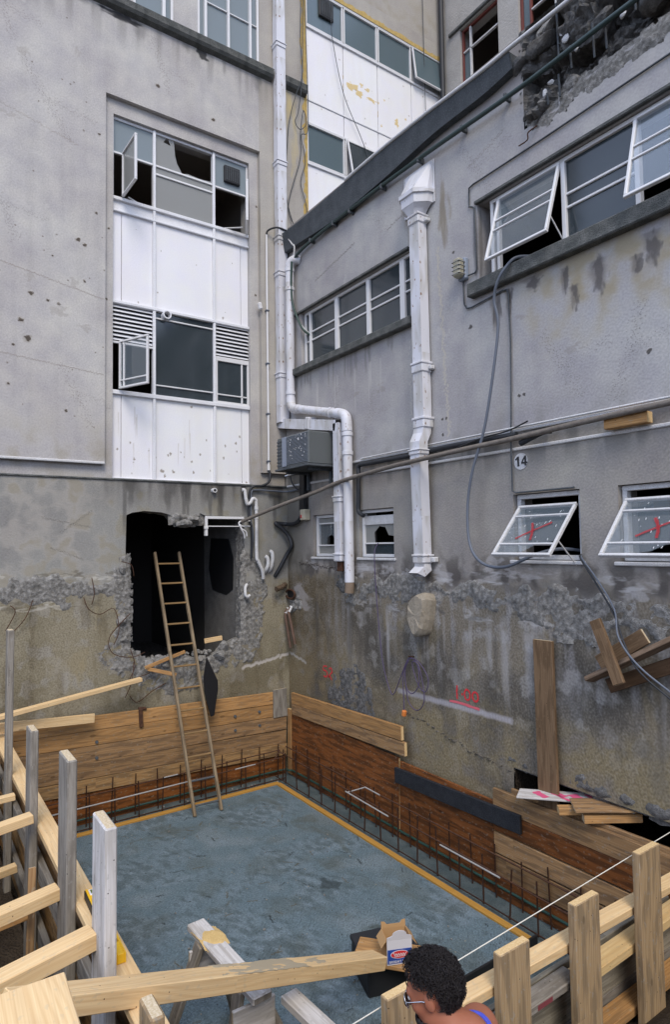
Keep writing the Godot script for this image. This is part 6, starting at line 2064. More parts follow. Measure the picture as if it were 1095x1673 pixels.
	# two cables from the crossed window to the right
	for q in [[0.0, "upper"], [0.05, "lower"]]:
		s = MB.new()
		s.tube(smooth_path([Vector3(0.1, 3.36, 5.2), Vector3(-0.06, 3.34, 5.28 - q[0] * 0.3), Vector3(-0.13, 3.17 - q[0], 5.46), Vector3(-0.17, 2.92 - q[0], 5.64), Vector3(-0.25, 2.7 - q[0], 5.72 + q[0]), Vector3(-0.3, 2.5 - q[0] * 0.8, 5.92), Vector3(-0.3, 2.25 - q[0], 6.3), Vector3(-0.3, 1.6, 7.2)], 6), 0.008, 8)
		lone("dark_cable", [s, M.hose if q[0] == 0.0 else M.black_rubber], "%s of two cables slanting down from the crossed window to the right" % q[1], "cable", "cables from the crossed window")
	# purple lead
	var purple := mat(c8(78, 66, 92), 0.6)
	var p := thing("purple_lead", "purple extension lead looped on the wall with an orange plug", "cable")
	s = MB.new()
	s.tube(smooth_path([Vector3(0.02, 3.5, 2.28), Vector3(-0.05, 3.35, 2.285), Vector3(-0.04, 2.83, 2.3), Vector3(-0.05, 2.3, 2.37), Vector3(-0.05, 1.95, 2.43), Vector3(-0.06, 1.68, 2.56), Vector3(-0.06, 1.66, 2.64), Vector3(-0.06, 1.9, 2.78), Vector3(-0.06, 2.1, 2.9), Vector3(-0.05, 2.13, 2.97), Vector3(-0.06, 2.05, 3.08), Vector3(-0.07, 1.84, 3.1), Vector3(-0.07, 1.72, 2.98), Vector3(-0.07, 1.78, 2.88), Vector3(-0.07, 2.0, 2.86), Vector3(-0.06, 2.12, 2.94), Vector3(-0.06, 2.1, 3.1), Vector3(-0.06, 1.94, 3.25), Vector3(-0.06, 1.78, 3.2), Vector3(-0.06, 1.84, 3.08), Vector3(-0.07, 2.08, 2.99), Vector3(-0.06, 2.05, 3.1), Vector3(-0.06, 1.7, 3.18), Vector3(-0.06, 1.54, 3.06), Vector3(-0.06, 1.62, 2.9), Vector3(-0.07, 1.95, 2.86), Vector3(-0.07, 2.1, 2.93), Vector3(-0.08, 1.95, 2.84), Vector3(-0.07, 1.6, 2.83), Vector3(-0.07, 1.5, 2.83)], 5), 0.0062, 6)
	commit("lead", [s, purple], p)
	s = MB.new()
	s.box(Transform3D(Basis(Vector3.RIGHT, 0.2), Vector3(-0.07, 1.46, 2.83)), Vector3(0.05, 0.075, 0.05), 0.012)
	commit("plug", [s, mat(c8(206, 120, 56), 0.5)], p)
	s = MB.new()
	s.tube(PackedVector3Array([Vector3(0.0, 2.14, 2.95), Vector3(-0.09, 2.15, 2.95)]), 0.008, 6)
	commit("nail", [s, M.rust], p)
	# cables at the eaves corner into the first-floor window
	s = MB.new()
	s.tube(smooth_path([Vector3(-0.04, 8.53, 0.17), Vector3(-0.1, 8.4, 0.25), Vector3(-0.1, 8.2, 0.4), Vector3(-0.09, 8.1, 0.46), Vector3(-0.09, 7.7, 0.36), Vector3(-0.09, 7.3, 0.37), Vector3(-0.06, 6.95, 0.5), Vector3(0.02, 6.78, 0.6), Vector3(0.15, 6.7, 0.62)], 6), 0.014, 7)
	lone("white_cable", [s, M.white_old], "white cable drooping from the eaves corner into the first-floor window", "cable")
	s = MB.new()
	s.tube(smooth_path([Vector3(-0.12, 7.9, 0.42), Vector3(-0.11, 7.5, 0.38), Vector3(-0.1, 7.2, 0.42), Vector3(-0.05, 6.85, 0.56), Vector3(0.03, 6.72, 0.64), Vector3(0.15, 6.66, 0.66)], 6), 0.018, 7)
	lone("green_cable", [s, mat(c8(42, 66, 58), 0.5)], "dark green cable beside the white one, into the first-floor window", "cable")
	# aerial wires on the tall block and the stair glazing
	var wires := [[[Vector3(0.36, 13.0, 0.04), Vector3(0.33, 12.0, 0.04), Vector3(0.3, 11.3, 0.13), Vector3(0.2, 10.95, 0.1), Vector3(0.12, 10.6, 0.04), Vector3(0.06, 10.2, 0.04), Vector3(0.02, 9.2, 0.04), Vector3(0.2, 8.5, 0.1)], "dark wire straggling down the tall block, nearest the corner downpipe"], [[Vector3(0.4, 13.0, 0.03), Vector3(0.38, 12.0, 0.03), Vector3(0.3, 11.25, 0.13), Vector3(0.26, 10.7, 0.06), Vector3(0.2, 10.5, 0.05), Vector3(0.3, 10.4, 0.05), Vector3(0.42, 10.55, 0.05), Vector3(0.36, 10.75, 0.05), Vector3(0.3, 10.3, 0.05), Vector3(0.3, 9.9, 0.03), Vector3(0.06, 9.0, 0.03), Vector3(0.3, 8.6, 0.03)], "dark wire with a loop hanging beside the ochre strip"], [[Vector3(0.42, 13.0, 0.03), Vector3(0.4, 11.3, 0.13), Vector3(0.46, 10.8, 0.05), Vector3(0.44, 10.4, 0.05), Vector3(0.32, 10.3, 0.04), Vector3(0.4, 9.9, 0.04), Vector3(0.3, 9.5, 0.04), Vector3(0.42, 9.1, 0.03), Vector3(0.4, 8.7, 0.03)], "dark wire that wriggles down the ochre strip"], [[Vector3(0.82, 13.1, 0.06), Vector3(0.92, 12.75, 0.1), Vector3(0.98, 12.3, 0.05), Vector3(1.2, 11.4, 0.05), Vector3(1.55, 10.8, 0.04), Vector3(1.72, 10.4, 0.06), Vector3(1.75, 10.0, 0.08), Vector3(1.7, 9.5, 0.03)], "long thin wire trailing from the extractor grille across the white stair panels"], [[Vector3(3.15, 16, 0.04), Vector3(3.17, 13.0, 0.04), Vector3(3.18, 11.8, 0.04)], "straight thin wire hanging over the tilted stair window"]]
	for q in wires:
		s = MB.new()
		s.tube(smooth_path(q[0], 6), 0.0065, 6)
		lone("hanging_wire", [s, M.gutter], q[1], "wire", "loose wires on the white stair bay")

# ---------------------------------------------------------------- the pit
func build_pit() -> void:
	var fs := Transform3D(Basis(Vector3(1, 0, 0), Vector3(0, 0, -1), Vector3(0, 1, 0)), Vector3.ZERO)
	var ms := map_slab()
	var s := MB.new()
	s.slab(Transform3D.IDENTITY, Vector3(-4.0, -0.03, 0.06), Vector3(-0.06, -0.012, 5.93), 0.002)
	var t := commit("trench_floor", [s, speckle(97, c8(76, 88, 90), c8(98, 108, 108), c8(56, 62, 62), 1.1, 0.45, 2.0)])
	t.set_meta("kind", "structure")
	s = MB.new()
	# slab top with faint trowel unevenness
	var nu := 40
	var nv := 54
	for j in nv:
		for i in nu:
			var q := []
			for d in [[i, j], [i + 1, j], [i + 1, j + 1], [i, j + 1]]:
				var u: float = -3.56 + 3.06 * d[0] / nu
				var v: float = -4.9 + 4.44 * d[1] / nv
				q.append(Vector3(u, v, 0.006 + 0.006 * nz_rock.get_noise_2d(u * 0.6, v * 0.6)))
			s.quad(fs * q[0], fs * q[1], fs * q[2], fs * q[3], Vector2(q[0].x, q[0].y), Vector2(q[1].x, q[1].y), Vector2(q[2].x, q[2].y), Vector2(q[3].x, q[3].y))
	s.slab(fs, Vector3(-3.56, -4.9, -0.02), Vector3(-0.5, -4.88, 0.004), 0.001)
	t = commit("concrete_slab", [s, ms])
	t.set_meta("kind", "structure")
	# screed battens round the slab
	var strip := tint(M.pine, c8(206, 182, 122))
	for q in [[Vector3(-3.6, 0.012, 0.44), Vector3(-0.46, 0.012, 0.44), "orange-brown screed batten along the back of the slab"], [Vector3(-0.475, 0.012, 0.475), Vector3(-0.475, 0.012, 4.95), "orange-brown screed batten along the wing side of the slab"], [Vector3(-3.58, 0.012, 0.475), Vector3(-3.58, 0.012, 4.95), "screed batten along the slab's edge under the left formwork"]]:
		var o := timber("screed_batten", q[0], q[1], Vector3.RIGHT if q[0].z != q[1].z else Vector3.BACK, 0.07, 0.035, strip, M.pine_end)
		tag(o, q[2], "batten", "battens round the slab")
	var o2 := timber("black_edge_board", Vector3(-3.5, 0.03, 4.97), Vector3(-0.44, 0.03, 4.97), Vector3.UP, 0.09, 0.02, M.black, M.black)
	tag(o2, "black edge board at the front of the slab", "board")

# ---------------------------------------------------------------- formwork
func plank(parent: Node3D, called: String, a: Vector3, b: Vector3, wide: Vector3, wd: float, th: float, m: StandardMaterial3D, me: StandardMaterial3D, vary: float = 0.12) -> MeshInstance3D:
	var k := 1.0 - rng.randf() * vary
	# site timber is never quite true
	var y := (b - a).normalized()
	wide = wide.rotated(y, rng.randf_range(-0.02, 0.02))
	a += Vector3(rng.randf_range(-0.004, 0.004), rng.randf_range(-0.005, 0.005), rng.randf_range(-0.004, 0.004))
	return timber(called, a, b, wide, wd, th, tint(m, Color(snappedf(k, 0.04), snappedf(k, 0.04), snappedf(k * 0.99, 0.04))), me, parent)

func build_formwork() -> void:
	# along the tall block
	var f := thing("back_formwork", "boarded timber formwork wall at the back of the pit below the hole", "formwork")
	var yl := [1.335, 1.165, 0.965, 0.77, 0.57, 0.38]
	var yr := [1.255, 1.055, 0.875, 0.655, 0.445, 0.285]
	var ms := [M.tan, M.tan, M.dim, M.dim, M.dim]
	for k in 5:
		var w: float = (yl[k] - yl[k + 1] + yr[k] - yr[k + 1]) * 0.5 - 0.006
		var a := Vector3(-4.05, (yl[k] + yl[k + 1]) * 0.5 + 0.025, 0.1)
		var b := Vector3(-0.13, (yr[k] + yr[k + 1]) * 0.5, 0.1)
		plank(f, "plank", a + Vector3(0, 0, 0.012 * (k % 2)), b + Vector3(0, 0, 0.012 * ((k + 1) % 2)), Vector3.UP, w, 0.045, ms[k], M.pine_end)
	plank(f, "plywood_sheet", Vector3(-4.05, 0.2, 0.085), Vector3(-0.13, 0.15, 0.085), Vector3.UP, 0.42, 0.03, M.brown, M.pine_end)
	plank(f, "splice_plate", Vector3(-0.25, 0.87, 0.14), Vector3(-0.25, 1.29, 0.14), Vector3.RIGHT, 0.24, 0.02, M.grey, M.pale_end)
	plank(f, "corner_post", Vector3(-0.1, 0.0, 0.2), Vector3(-0.1, 0.98, 0.2), Vector3.BACK, 0.1, 0.05, M.tan, M.pine_end)
	for x in [-2.95, -1.0, -0.6]:
		var nb := MB.new()
		nb.tube(PackedVector3Array([Vector3(x, 1.0, 0.12), Vector3(x, 1.0, 0.15)]), 0.02, 8)
		nb.tube(PackedVector3Array([Vector3(x, 0.8, 0.12), Vector3(x, 0.8, 0.15)]), 0.02, 8)
		commit("bolt", [nb, M.gutter], f)
	var br := MB.new()
	br.box(Transform3D(Basis(Vector3.BACK, 0.05), Vector3(-2.385, 1.21, 0.15)), Vector3(0.05, 0.24, 0.03), 0.006)
	br.box(Transform3D(Basis(Vector3.BACK, -0.1), Vector3(-2.36, 1.33, 0.13)), Vector3(0.1, 0.03, 0.06), 0.006)
	lone("rusty_bracket", [br, M.rust], "rusty iron bracket hooked over the back formwork's top board", "bracket")

	# along the wing
	f = thing("wing_formwork", "brown timber and plywood formwork along the wing side of the pit", "formwork")
	plank(f, "plank", Vector3(-0.12, 1.165, 0.29), Vector3(-0.12, 1.235, 2.85), Vector3.UP, 0.165, 0.045, M.tan, M.pine_end)
	plank(f, "plank", Vector3(-0.115, 1.0, 0.29), Vector3(-0.115, 1.06, 2.9), Vector3.UP, 0.16, 0.045, M.dim, M.pine_end)
	plank(f, "plywood_sheet", Vector3(-0.1, 0.46, 0.16), Vector3(-0.1, 0.46, 2.76), Vector3.UP, 0.93, 0.03, M.brown, M.pine_end)
	plank(f, "plywood_sheet", Vector3(-0.1, 0.34, 2.765), Vector3(-0.1, 0.34, 4.22), Vector3.UP, 0.7, 0.03, M.brown, M.pine_end)
	plank(f, "plank", Vector3(-0.11, 0.8, 2.8), Vector3(-0.11, 0.8, 4.24), Vector3.UP, 0.2, 0.03, M.brown, M.pine_end)
	plank(f, "black_board", Vector3(-0.16, 0.735, 2.75), Vector3(-0.16, 0.80, 4.6), Vector3.UP, 0.175, 0.035, speckled_black(), M.black)
	for q in [[0.09, 0.2, M.brown], [0.3, 0.2, M.dim], [0.51, 0.2, M.dim], [0.73, 0.22, M.brown], [0.94, 0.2, M.dim]]:
		plank(f, "plank", Vector3(-0.11 - 0.01 * rng.randf(), q[0], 4.24), Vector3(-0.11, q[0] + 0.02, 6.6), Vector3.UP, q[1] - 0.006, 0.04, q[2], M.pine_end)
	plank(f, "plank", Vector3(-0.07, 0.97, 4.43), Vector3(-0.07, 0.99, 6.9), Vector3.UP, 0.2, 0.03, tint(M.dim, Color(0.85, 0.82, 0.8)), M.pale_end)

	# along the bank on the left
	f = thing("bank_formwork", "formwork along the left bank with a pale top plate and tall sawn uprights", "formwork")
	plank(f, "top_plate", Vector3(-4.065, 1.28, 0.02), Vector3(-4.065, 1.28, 6.3), Vector3.RIGHT, 0.135, 0.045, M.pine, M.pine_end, 0.02)
	for k in 6:
		plank(f, "plank", Vector3(-4.02, 0.12 + 0.205 * k, 0.14), Vector3(-4.02, 0.12 + 0.205 * k, 5.9), Vector3.UP, 0.2, 0.04, M.dim, M.pine_end)
	plank(f, "waler", Vector3(-4.1, 0.95, 0.1), Vector3(-4.1, 0.95, 6.2), Vector3.UP, 0.14, 0.05, M.grey, M.pale_end)
	plank(f, "waler", Vector3(-4.1, 0.45, 0.1), Vector3(-4.1, 0.45, 6.2), Vector3.UP, 0.14, 0.05, M.grey, M.pale_end)
	var ups := [[5.06, 5.32, 2.085, M.white_wood], [4.18, 4.44, 2.18, M.grey], [2.89, 3.11, 2.05, M.grey], [1.62, 1.75, 2.70, M.grey], [5.86, 6.02, 1.58, M.post]]
	for q in ups:
		var zc: float = (q[0] + q[1]) * 0.5
		var o := timber("upright", Vector3(-4.165, 0.05, zc), Vector3(-4.16, q[2], zc), Vector3.BACK, q[1] - q[0], 0.06, q[3], M.pale_end, f, 0.008)
		if q[3] == M.white_wood:
			o.set_meta("label", "upright with flaking white paint and a chewed top")

	# along the front, nearest the camera
	f = thing("front_formwork", "front formwork with four pale sawn uprights and level rails", "formwork")
	for q in [[-3.12, -2.90, 1.33], [-2.325, -2.075, 1.235], [-1.648, -1.395, 1.275], [-0.925, -0.66, 1.375]]:
		var xc: float = (q[0] + q[1]) * 0.5
		timber("upright", Vector3(xc, 0.0, 6.19), Vector3(xc, q[2], 6.19), Vector3.RIGHT, q[1] - q[0], 0.055, M.post, M.pine_end, f, 0.005)
	plank(f, "rail", Vector3(-3.35, 1.03, 6.09), Vector3(-0.05, 0.94, 6.09), Vector3.BACK, 0.11, 0.055, M.pine, M.pine_end, 0.0)
	plank(f, "rail", Vector3(-3.2, 0.74, 6.075), Vector3(-1.51, 0.75, 6.075), Vector3.BACK, 0.12, 0.045, M.grey, M.pale_end, 0.0)
	plank(f, "rail", Vector3(-1.5, 0.70, 6.07), Vector3(-0.05, 0.72, 6.07), Vector3.BACK, 0.13, 0.06, M.pine, M.pine_end, 0.06)
	plank(f, "rail", Vector3(-1.36, 0.29, 6.07), Vector3(-0.05, 0.3, 6.07), Vector3.BACK, 0.13, 0.06, M.tan, M.pine_end, 0.06)
	for k in 4:
		plank(f, "plank", Vector3(-3.95, 0.09 + 0.19 * k, 5.97), Vector3(-0.14, 0.09 + 0.19 * k, 5.97), Vector3.UP, 0.185, 0.035, tint(M.grey, Color(0.62, 0.6, 0.58)), M.pale_end)
	var st := MB.new()
	st.slab(Transform3D.IDENTITY, Vector3(-1.92, 0.73, 6.134), Vector3(-1.78, 0.76, 6.1365), 0.001)
	commit("red_paint_mark", [st, tint(M.red_paint, c8(120, 56, 60))], f)

	# string line across the tops
	var s := MB.new()
	s.tube(PackedVector3Array([Vector3(-3.6, 1.245, 6.16), Vector3(-3.07, 1.25, 6.14), Vector3(-0.35, 1.33, 6.12), Vector3(1.0, 1.37, 6.12)]), 0.003, 6)
	lone("string_line", [s, mat(c8(216, 210, 196), 0.8)], "taut pale string line stretched across the front uprights", "string")

	# raking braces out to the bank
	for q in [[Vector3(-4.19, 1.30, 2.32), Vector3(-5.3, 1.27, 2.34), 0.075, 0.05, "brace at the second upright, uppermost at the picture's left edge"], [Vector3(-4.19, 1.42, 3.2), Vector3(-5.3, 1.33, 3.34), 0.10, 0.065, "clean pale brace against the grey upright, one up from the spirit level"], [Vector3(-4.19, 0.74, 2.45), Vector3(-5.3, 0.66, 2.55), 0.085, 0.06, "low pale brace end in the dark behind the bank uprights"], [Vector3(-4.19, 1.30, 4.2), Vector3(-5.4, 1.2, 4.34), 0.11, 0.075, "pale brace beside the spirit level against the thick grey upright"], [Vector3(-4.19, 1.46, 5.1), Vector3(-5.4, 1.35, 5.24), 0.12, 0.085, "heavy brace against the white-painted upright"]]:
		var o := timber("raking_brace", q[0], q[1], Vector3.BACK, q[2], q[3], M.pine, M.pine_end)
		tag(o, q[4], "timber brace", "raking braces of the bank formwork")
	var o3 := timber("brace_offcut", Vector3(-4.3, 1.02, 3.75), Vector3(-5.3, 0.98, 3.85), Vector3.UP, 0.13, 0.05, M.tan, M.pine_end)
	tag(o3, "brown timber lying under the brace beside the spirit level", "timber brace")
	o3 = timber("leaning_stake", Vector3(-4.32, 0.1, 3.9), Vector3(-4.24, 1.2, 3.55), Vector3.RIGHT, 0.05, 0.03, M.dim, M.pale_end)
	tag(o3, "thin stake leaning in the dark behind the thick grey upright", "stake")
	o3 = timber("buried_offcut", Vector3(-4.5, 0.42, 3.5), Vector3(-5.1, 0.4, 3.9), Vector3.UP, 0.12, 0.05, M.tan, M.pine_end)
	tag(o3, "orange-brown offcut lying low in the dark trench by the bank", "offcut")
	o3 = timber("far_post", Vector3(-4.2, 0.1, 0.9), Vector3(-4.2, 1.26, 0.95), Vector3.BACK, 0.14, 0.06, M.brown, M.pale_end)
	tag(o3, "short brown post at the far end of the bank formwork", "post")

func speckled_black() -> StandardMaterial3D:
	if not M.has("spb"):
		M.spb = speckle(99, c8(34, 36, 40), c8(46, 48, 52), c8(80, 82, 86), 0.7, 0.6, 1.0)
	return M.spb

# ---------------------------------------------------------------- starter bars
func build_rebar() -> void:
	var dark := tint(M.rust, c8(196, 190, 186))
	var white: StandardMaterial3D = tint(M.white_old, c8(200, 198, 196))
	var f := thing("back_starter_bars", "two rows of steel starter bars standing along the back formwork", "rebar")
	var rs := RandomNumberGenerator.new()
	rs.seed = 41
	var s: MB
	var x := -3.38
	var i := 0
	while x < -0.25:
		s = MB.new()
		s.tube(PackedVector3Array([Vector3(x, -0.01, 0.315), Vector3(x + rs.randf_range(-0.015, 0.015), 0.44 + rs.randf_range(-0.03, 0.03), 0.315)]), 0.0085, 6)
		commit("bar", [s, dark], f)
		s = MB.new()
		var xb := x - 0.015
		s.tube(PackedVector3Array([Vector3(xb, -0.01, 0.19), Vector3(xb + rs.randf_range(-0.02, 0.02), 0.53 + rs.randf_range(-0.04, 0.02), 0.2)]), 0.008, 6)
		commit("bar", [s, dark], f)
		x += 0.307
		i += 1
	for q in [[Vector3(-4.0, 0.28, 0.33), Vector3(-1.9, 0.30, 0.33), 0], [Vector3(-1.9, 0.30, 0.33), Vector3(-0.3, 0.33, 0.33), 1], [Vector3(-4.0, 0.36, 0.21), Vector3(-0.3, 0.40, 0.21), 1], [Vector3(-2.5, 0.295, 0.333), Vector3(-1.7, 0.303, 0.333), 0], [Vector3(-1.1, 0.315, 0.333), Vector3(-0.78, 0.32, 0.333), 0], [Vector3(-2.1, 0.385, 0.212), Vector3(-1.9, 0.386, 0.212), 0], [Vector3(-3.9, 0.03, 0.36), Vector3(-0.3, 0.03, 0.36), 2]]:
		s = MB.new()
		s.tube(PackedVector3Array([q[0], q[1]]), 0.008 if q[2] != 0 else 0.009, 6)
		commit("tie_bar", [s, [white, M.rust, dark][q[2]]], f)
	f = thing("wing_starter_bars", "two rows of steel starter bars standing along the wing formwork", "rebar")
	var z := 0.46
	i = 0
	while z < 5.9:
		s = MB.new()
		s.tube(PackedVector3Array([Vector3(-0.345, -0.01, z), Vector3(-0.345 + rs.randf_range(-0.015, 0.015), 0.47 + rs.randf_range(-0.04, 0.03), z + rs.randf_range(-0.03, 0.04))]), 0.0085, 6)
		commit("bar", [s, dark], f)
		s = MB.new()
		s.tube(PackedVector3Array([Vector3(-0.16, -0.01, z + 0.0), Vector3(-0.17 + rs.randf_range(-0.015, 0.015), 0.5 + rs.randf_range(-0.05, 0.04), z + rs.randf_range(-0.03, 0.03))]), 0.008, 6)
		commit("bar", [s, dark], f)
		z += 0.318
		i += 1
	for q in [[Vector3(-0.33, 0.39, 0.2), Vector3(-0.36, 0.33, 5.9), 1, 0.008], [Vector3(-0.19, 0.43, 0.2), Vector3(-0.2, 0.42, 5.9), 1, 0.008], [Vector3(-0.36, 0.355, 2.0), Vector3(-0.362, 0.335, 2.85), 0, 0.009], [Vector3(-0.36, 0.335, 3.7), Vector3(-0.362, 0.333, 4.5), 0, 0.009], [Vector3(-0.2, 0.432, 2.2), Vector3(-0.205, 0.43, 2.5), 0, 0.009], [Vector3(-0.36, 0.36, 2.05), Vector3(-0.21, 0.43, 2.2), 0, 0.008], [Vector3(-0.38, 0.03, 0.2), Vector3(-0.38, 0.03, 5.9), 2, 0.007], [Vector3(-0.45, 0.33, 0.33), Vector3(-0.3, 0.39, 0.2), 1, 0.01]]:
		s = MB.new()
		s.tube(PackedVector3Array([q[0], q[1]]), q[3], 6)
		commit("tie_bar", [s, [white, M.rust, dark][q[2]]], f)
	s = MB.new()
	s.tube(smooth_path([Vector3(-4.0, 0.07, 0.14), Vector3(-2.0, 0.075, 0.145), Vector3(-0.35, 0.07, 0.14), Vector3(-0.17, 0.08, 0.25), Vector3(-0.135, 0.09, 0.6), Vector3(-0.135, 0.09, 3.0), Vector3(-0.135, 0.1, 5.9)], 5), 0.014, 7)
	lone("green_water_stop", [s, mat(c8(36, 66, 58), 0.5)], "dark green strip laid along the foot of the formwork", "water stop")

# ---------------------------------------------------------------- loose things
func build_loose_things() -> void:
	# ladder
	var p := thing("wooden_ladder", "old wooden ladder leaning from the slab up into the broken hole", "ladder")
	var a0 := Vector3(-1.885, 0.01, 0.78)
	var a1 := Vector3(-2.0, 3.41, -0.44)
	var b0 := Vector3(-1.525, 0.01, 0.80)
	var b1 := Vector3(-1.64, 3.41, -0.42)
	var lm := tint(M.grey, Color(1.0, 0.93, 0.82))
	var s: MB
	timber("stile", a0, a1, Vector3(0, 0.3, 1), 0.062, 0.036, lm, M.pale_end, p, 0.01)
	timber("stile", b0, b1, Vector3(0, 0.3, 1), 0.062, 0.036, lm, M.pale_end, p, 0.01)
	for k in 12:
		var t := 0.035 + 0.0832 * k
		s = MB.new()
		s.tube(PackedVector3Array([a0.lerp(a1, t), b0.lerp(b1, t)]), 0.014, 8)
		commit("rung", [s, tint(M.post, c8(240, 228, 206)) if k > 1 else M.gutter], p)
	# black sheet on the hole's sill
	s = MB.new()
	var sh := PackedVector2Array([Vector2(-1.56, 1.97), Vector2(-1.46, 1.78), Vector2(-1.38, 1.62), Vector2(-1.37, 1.5), Vector2(-1.4, 1.3), Vector2(-1.42, 1.14), Vector2(-1.47, 1.13), Vector2(-1.53, 1.3), Vector2(-1.58, 1.5), Vector2(-1.6, 1.7)])
	s.poly(Transform3D(Basis(Vector3.RIGHT, 0.08) * Basis(Vector3.UP, 0.1), Vector3(0, 0, 0.1)), sh, 0.0, 0.02)
	lone("black_rubber_sheet", [s, M.black], "ragged black rubber sheet hanging behind the ladder below the hole", "sheet")
	# crumbs of concrete on the sill, the trench and the slab
	var rc := RandomNumberGenerator.new()
	rc.seed = 91
	s = MB.new()
	for k in 150:
		var at: Vector3
		if k < 60:
			at = Vector3(rc.randf_range(-2.4, -0.85), 0.0, rc.randf_range(-0.28, -0.02))
			at.y = 1.9 + 0.05 * rc.randf()
		elif k < 110:
			at = Vector3(rc.randf_range(-3.9, -0.2), 0.0, rc.randf_range(0.15, 0.4))
		else:
			at = Vector3(rc.randf_range(-3.4, -0.6), 0.015, rc.randf_range(0.6, 4.6))
		var sz := rc.randf_range(0.015, 0.05) * (1.8 if k < 60 else 1.0 if k < 110 else 0.6)
		chunk(s, Transform3D(Basis.from_euler(Vector3(rc.randf() * 6.0, rc.randf() * 6.0, 0)), at), Vector3(sz, sz * 0.7, sz * 0.9), k, 6, 4)
	var cb := commit("rubble_crumbs", [s, M.rough])
	cb.set_meta("kind", "stuff")
	tag(cb, "crumbs of concrete scattered on the hole's sill and the pit floor", "rubble")
	# sticks on the sill and rubbish inside
	for q in [[Vector3(-2.32, 1.86, 0.12), Vector3(-1.72, 2.0, 0.02), 0.045, "straight light stick resting on the hole's sill"], [Vector3(-2.28, 1.84, 0.1), Vector3(-1.9, 1.72, 0.16), 0.05, "short stick on the hole's rubble pointing at the ladder"]]:
		var o := timber("loose_stick", q[0], q[1], Vector3.UP, q[2], 0.03, M.tan, M.pine_end)
		tag(o, q[3], "stick", "sticks on the hole's sill")
	var o := timber("pale_offcut", Vector3(-1.25, 2.05, -0.4), Vector3(-0.98, 2.08, -0.35), Vector3.UP, 0.07, 0.04, M.pine, M.pine_end)
	tag(o, "pale wood offcut on the sill inside the hole, right of the ladder", "offcut")
	# planks against the back wall at the left
	o = timber("pine_plank", Vector3(-4.6, 1.52, 0.5), Vector3(-2.43, 1.755, 0.3), Vector3.UP, 0.05, 0.09, M.pine, M.pine_end)
	tag(o, "long clean pine batten sloping up across the back wall, upper of two", "plank", "clean planks over the back formwork")
	o = timber("pine_plank", Vector3(-4.5, 1.44, 0.3), Vector3(-3.02, 1.35, 0.3), Vector3.UP, 0.11, 0.04, M.pine, M.pine_end)
	tag(o, "short clean pine board lying level on the back formwork, lower of two", "plank", "clean planks over the back formwork")
	# spirit level on the top plate
	p = thing("spirit_level", "yellow spirit level lying on the pale top plate", "spirit level")
	var ym := mat(c8(228, 178, 30), 0.45)
	var f := Transform3D(Basis(Vector3.UP, -0.03), Vector3(-4.055, 1.303, 4.78))
	s = MB.new()
	s.slab(f, Vector3(-0.028, 0.0, -0.38), Vector3(-0.018, 0.055, 0.38), 0.002)
	s.slab(f, Vector3(0.018, 0.0, -0.38), Vector3(0.028, 0.055, 0.38), 0.002)
	for q in [[-0.38, -0.26], [-0.12, -0.06], [0.06, 0.12], [0.26, 0.38]]:
		s.slab(f, Vector3(-0.018, 0.002, q[0]), Vector3(0.018, 0.053, q[1]), 0.002)
	commit("body", [s, ym], p)
	s = MB.new()
	s.slab(f, Vector3(-0.034, 0.0, -0.381), Vector3(-0.029, 0.05, 0.381), 0.001)
	commit("edge_strip", [s, M.black], p)
	for z in [-0.33, 0.0]:
		s = MB.new()
		s.slab(f, Vector3(-0.014, 0.05, z - 0.035), Vector3(0.014, 0.057, z + 0.035), 0.002)
		commit("vial_window", [s, M.white_paint], p)
		s = MB.new()
		s.slab(f, Vector3(-0.006, 0.056, z - 0.022), Vector3(0.006, 0.06, z + 0.022), 0.002)
		commit("vial", [s, mat_cached("vial", c8(96, 110, 60), 0.2)], p)
	# saw horse
	p = thing("saw_horse", "weathered grey saw horse on the blue slab, sawdust on its beam", "saw horse")
	timber("beam", Vector3(-3.235, 0.73, 4.13), Vector3(-3.19, 0.73, 5.09), Vector3.RIGHT, 0.135, 0.05, M.white_wood, M.grey, p, 0.008)
	for q in [[Vector3(-3.28, 0.70, 4.32), Vector3(-3.5, 0.0, 4.2)], [Vector3(-3.16, 0.70, 4.32), Vector3(-2.95, 0.0, 4.2)], [Vector3(-3.26, 0.70, 4.9), Vector3(-3.45, 0.0, 5.05)], [Vector3(-3.13, 0.70, 4.9), Vector3(-2.82, 0.0, 5.0)]]:
		timber("leg", q[0], q[1], Vector3.BACK, 0.1, 0.04, M.grey, M.pale_end, p, 0.006)
	timber("gusset", Vector3(-3.34, 0.55, 4.97), Vector3(-3.05, 0.55, 4.98), Vector3.UP, 0.19, 0.025, M.white_wood, M.pale_end, p)
	timber("gusset", Vector3(-3.34, 0.55, 4.27), Vector3(-3.08, 0.55, 4.27), Vector3.UP, 0.19, 0.025, M.white_wood, M.pale_end, p)
	s = MB.new()
	var sd := RandomNumberGenerator.new()
	sd.seed = 8
	crag(s, Transform3D(Basis(Vector3(1, 0, 0), Vector3(0, 0, -1), Vector3(0, 1, 0)), Vector3(0, 0.755, 0)), rr(-3.3, -4.5, -3.13, -4.2), 0.012, func(u: float, v: float) -> float:
		return edge_mask(0.085 - Vector2((u + 3.21) * 0.9, (v + 4.38) * 0.55).length(), u, v, 0.05), func(u: float, v: float) -> float: return 0.005 + 0.004 * nz_rock.get_noise_2d(u * 9, v * 9), 0.02)
	var sw := commit("sawdust", [s, speckle(103, c8(214, 186, 130), c8(196, 164, 106), c8(160, 130, 84), 0.1, 1.0, 2.0)])
	sw.set_meta("kind", "stuff")
	tag(sw, "patch of yellow sawdust on the saw horse's beam", "sawdust")
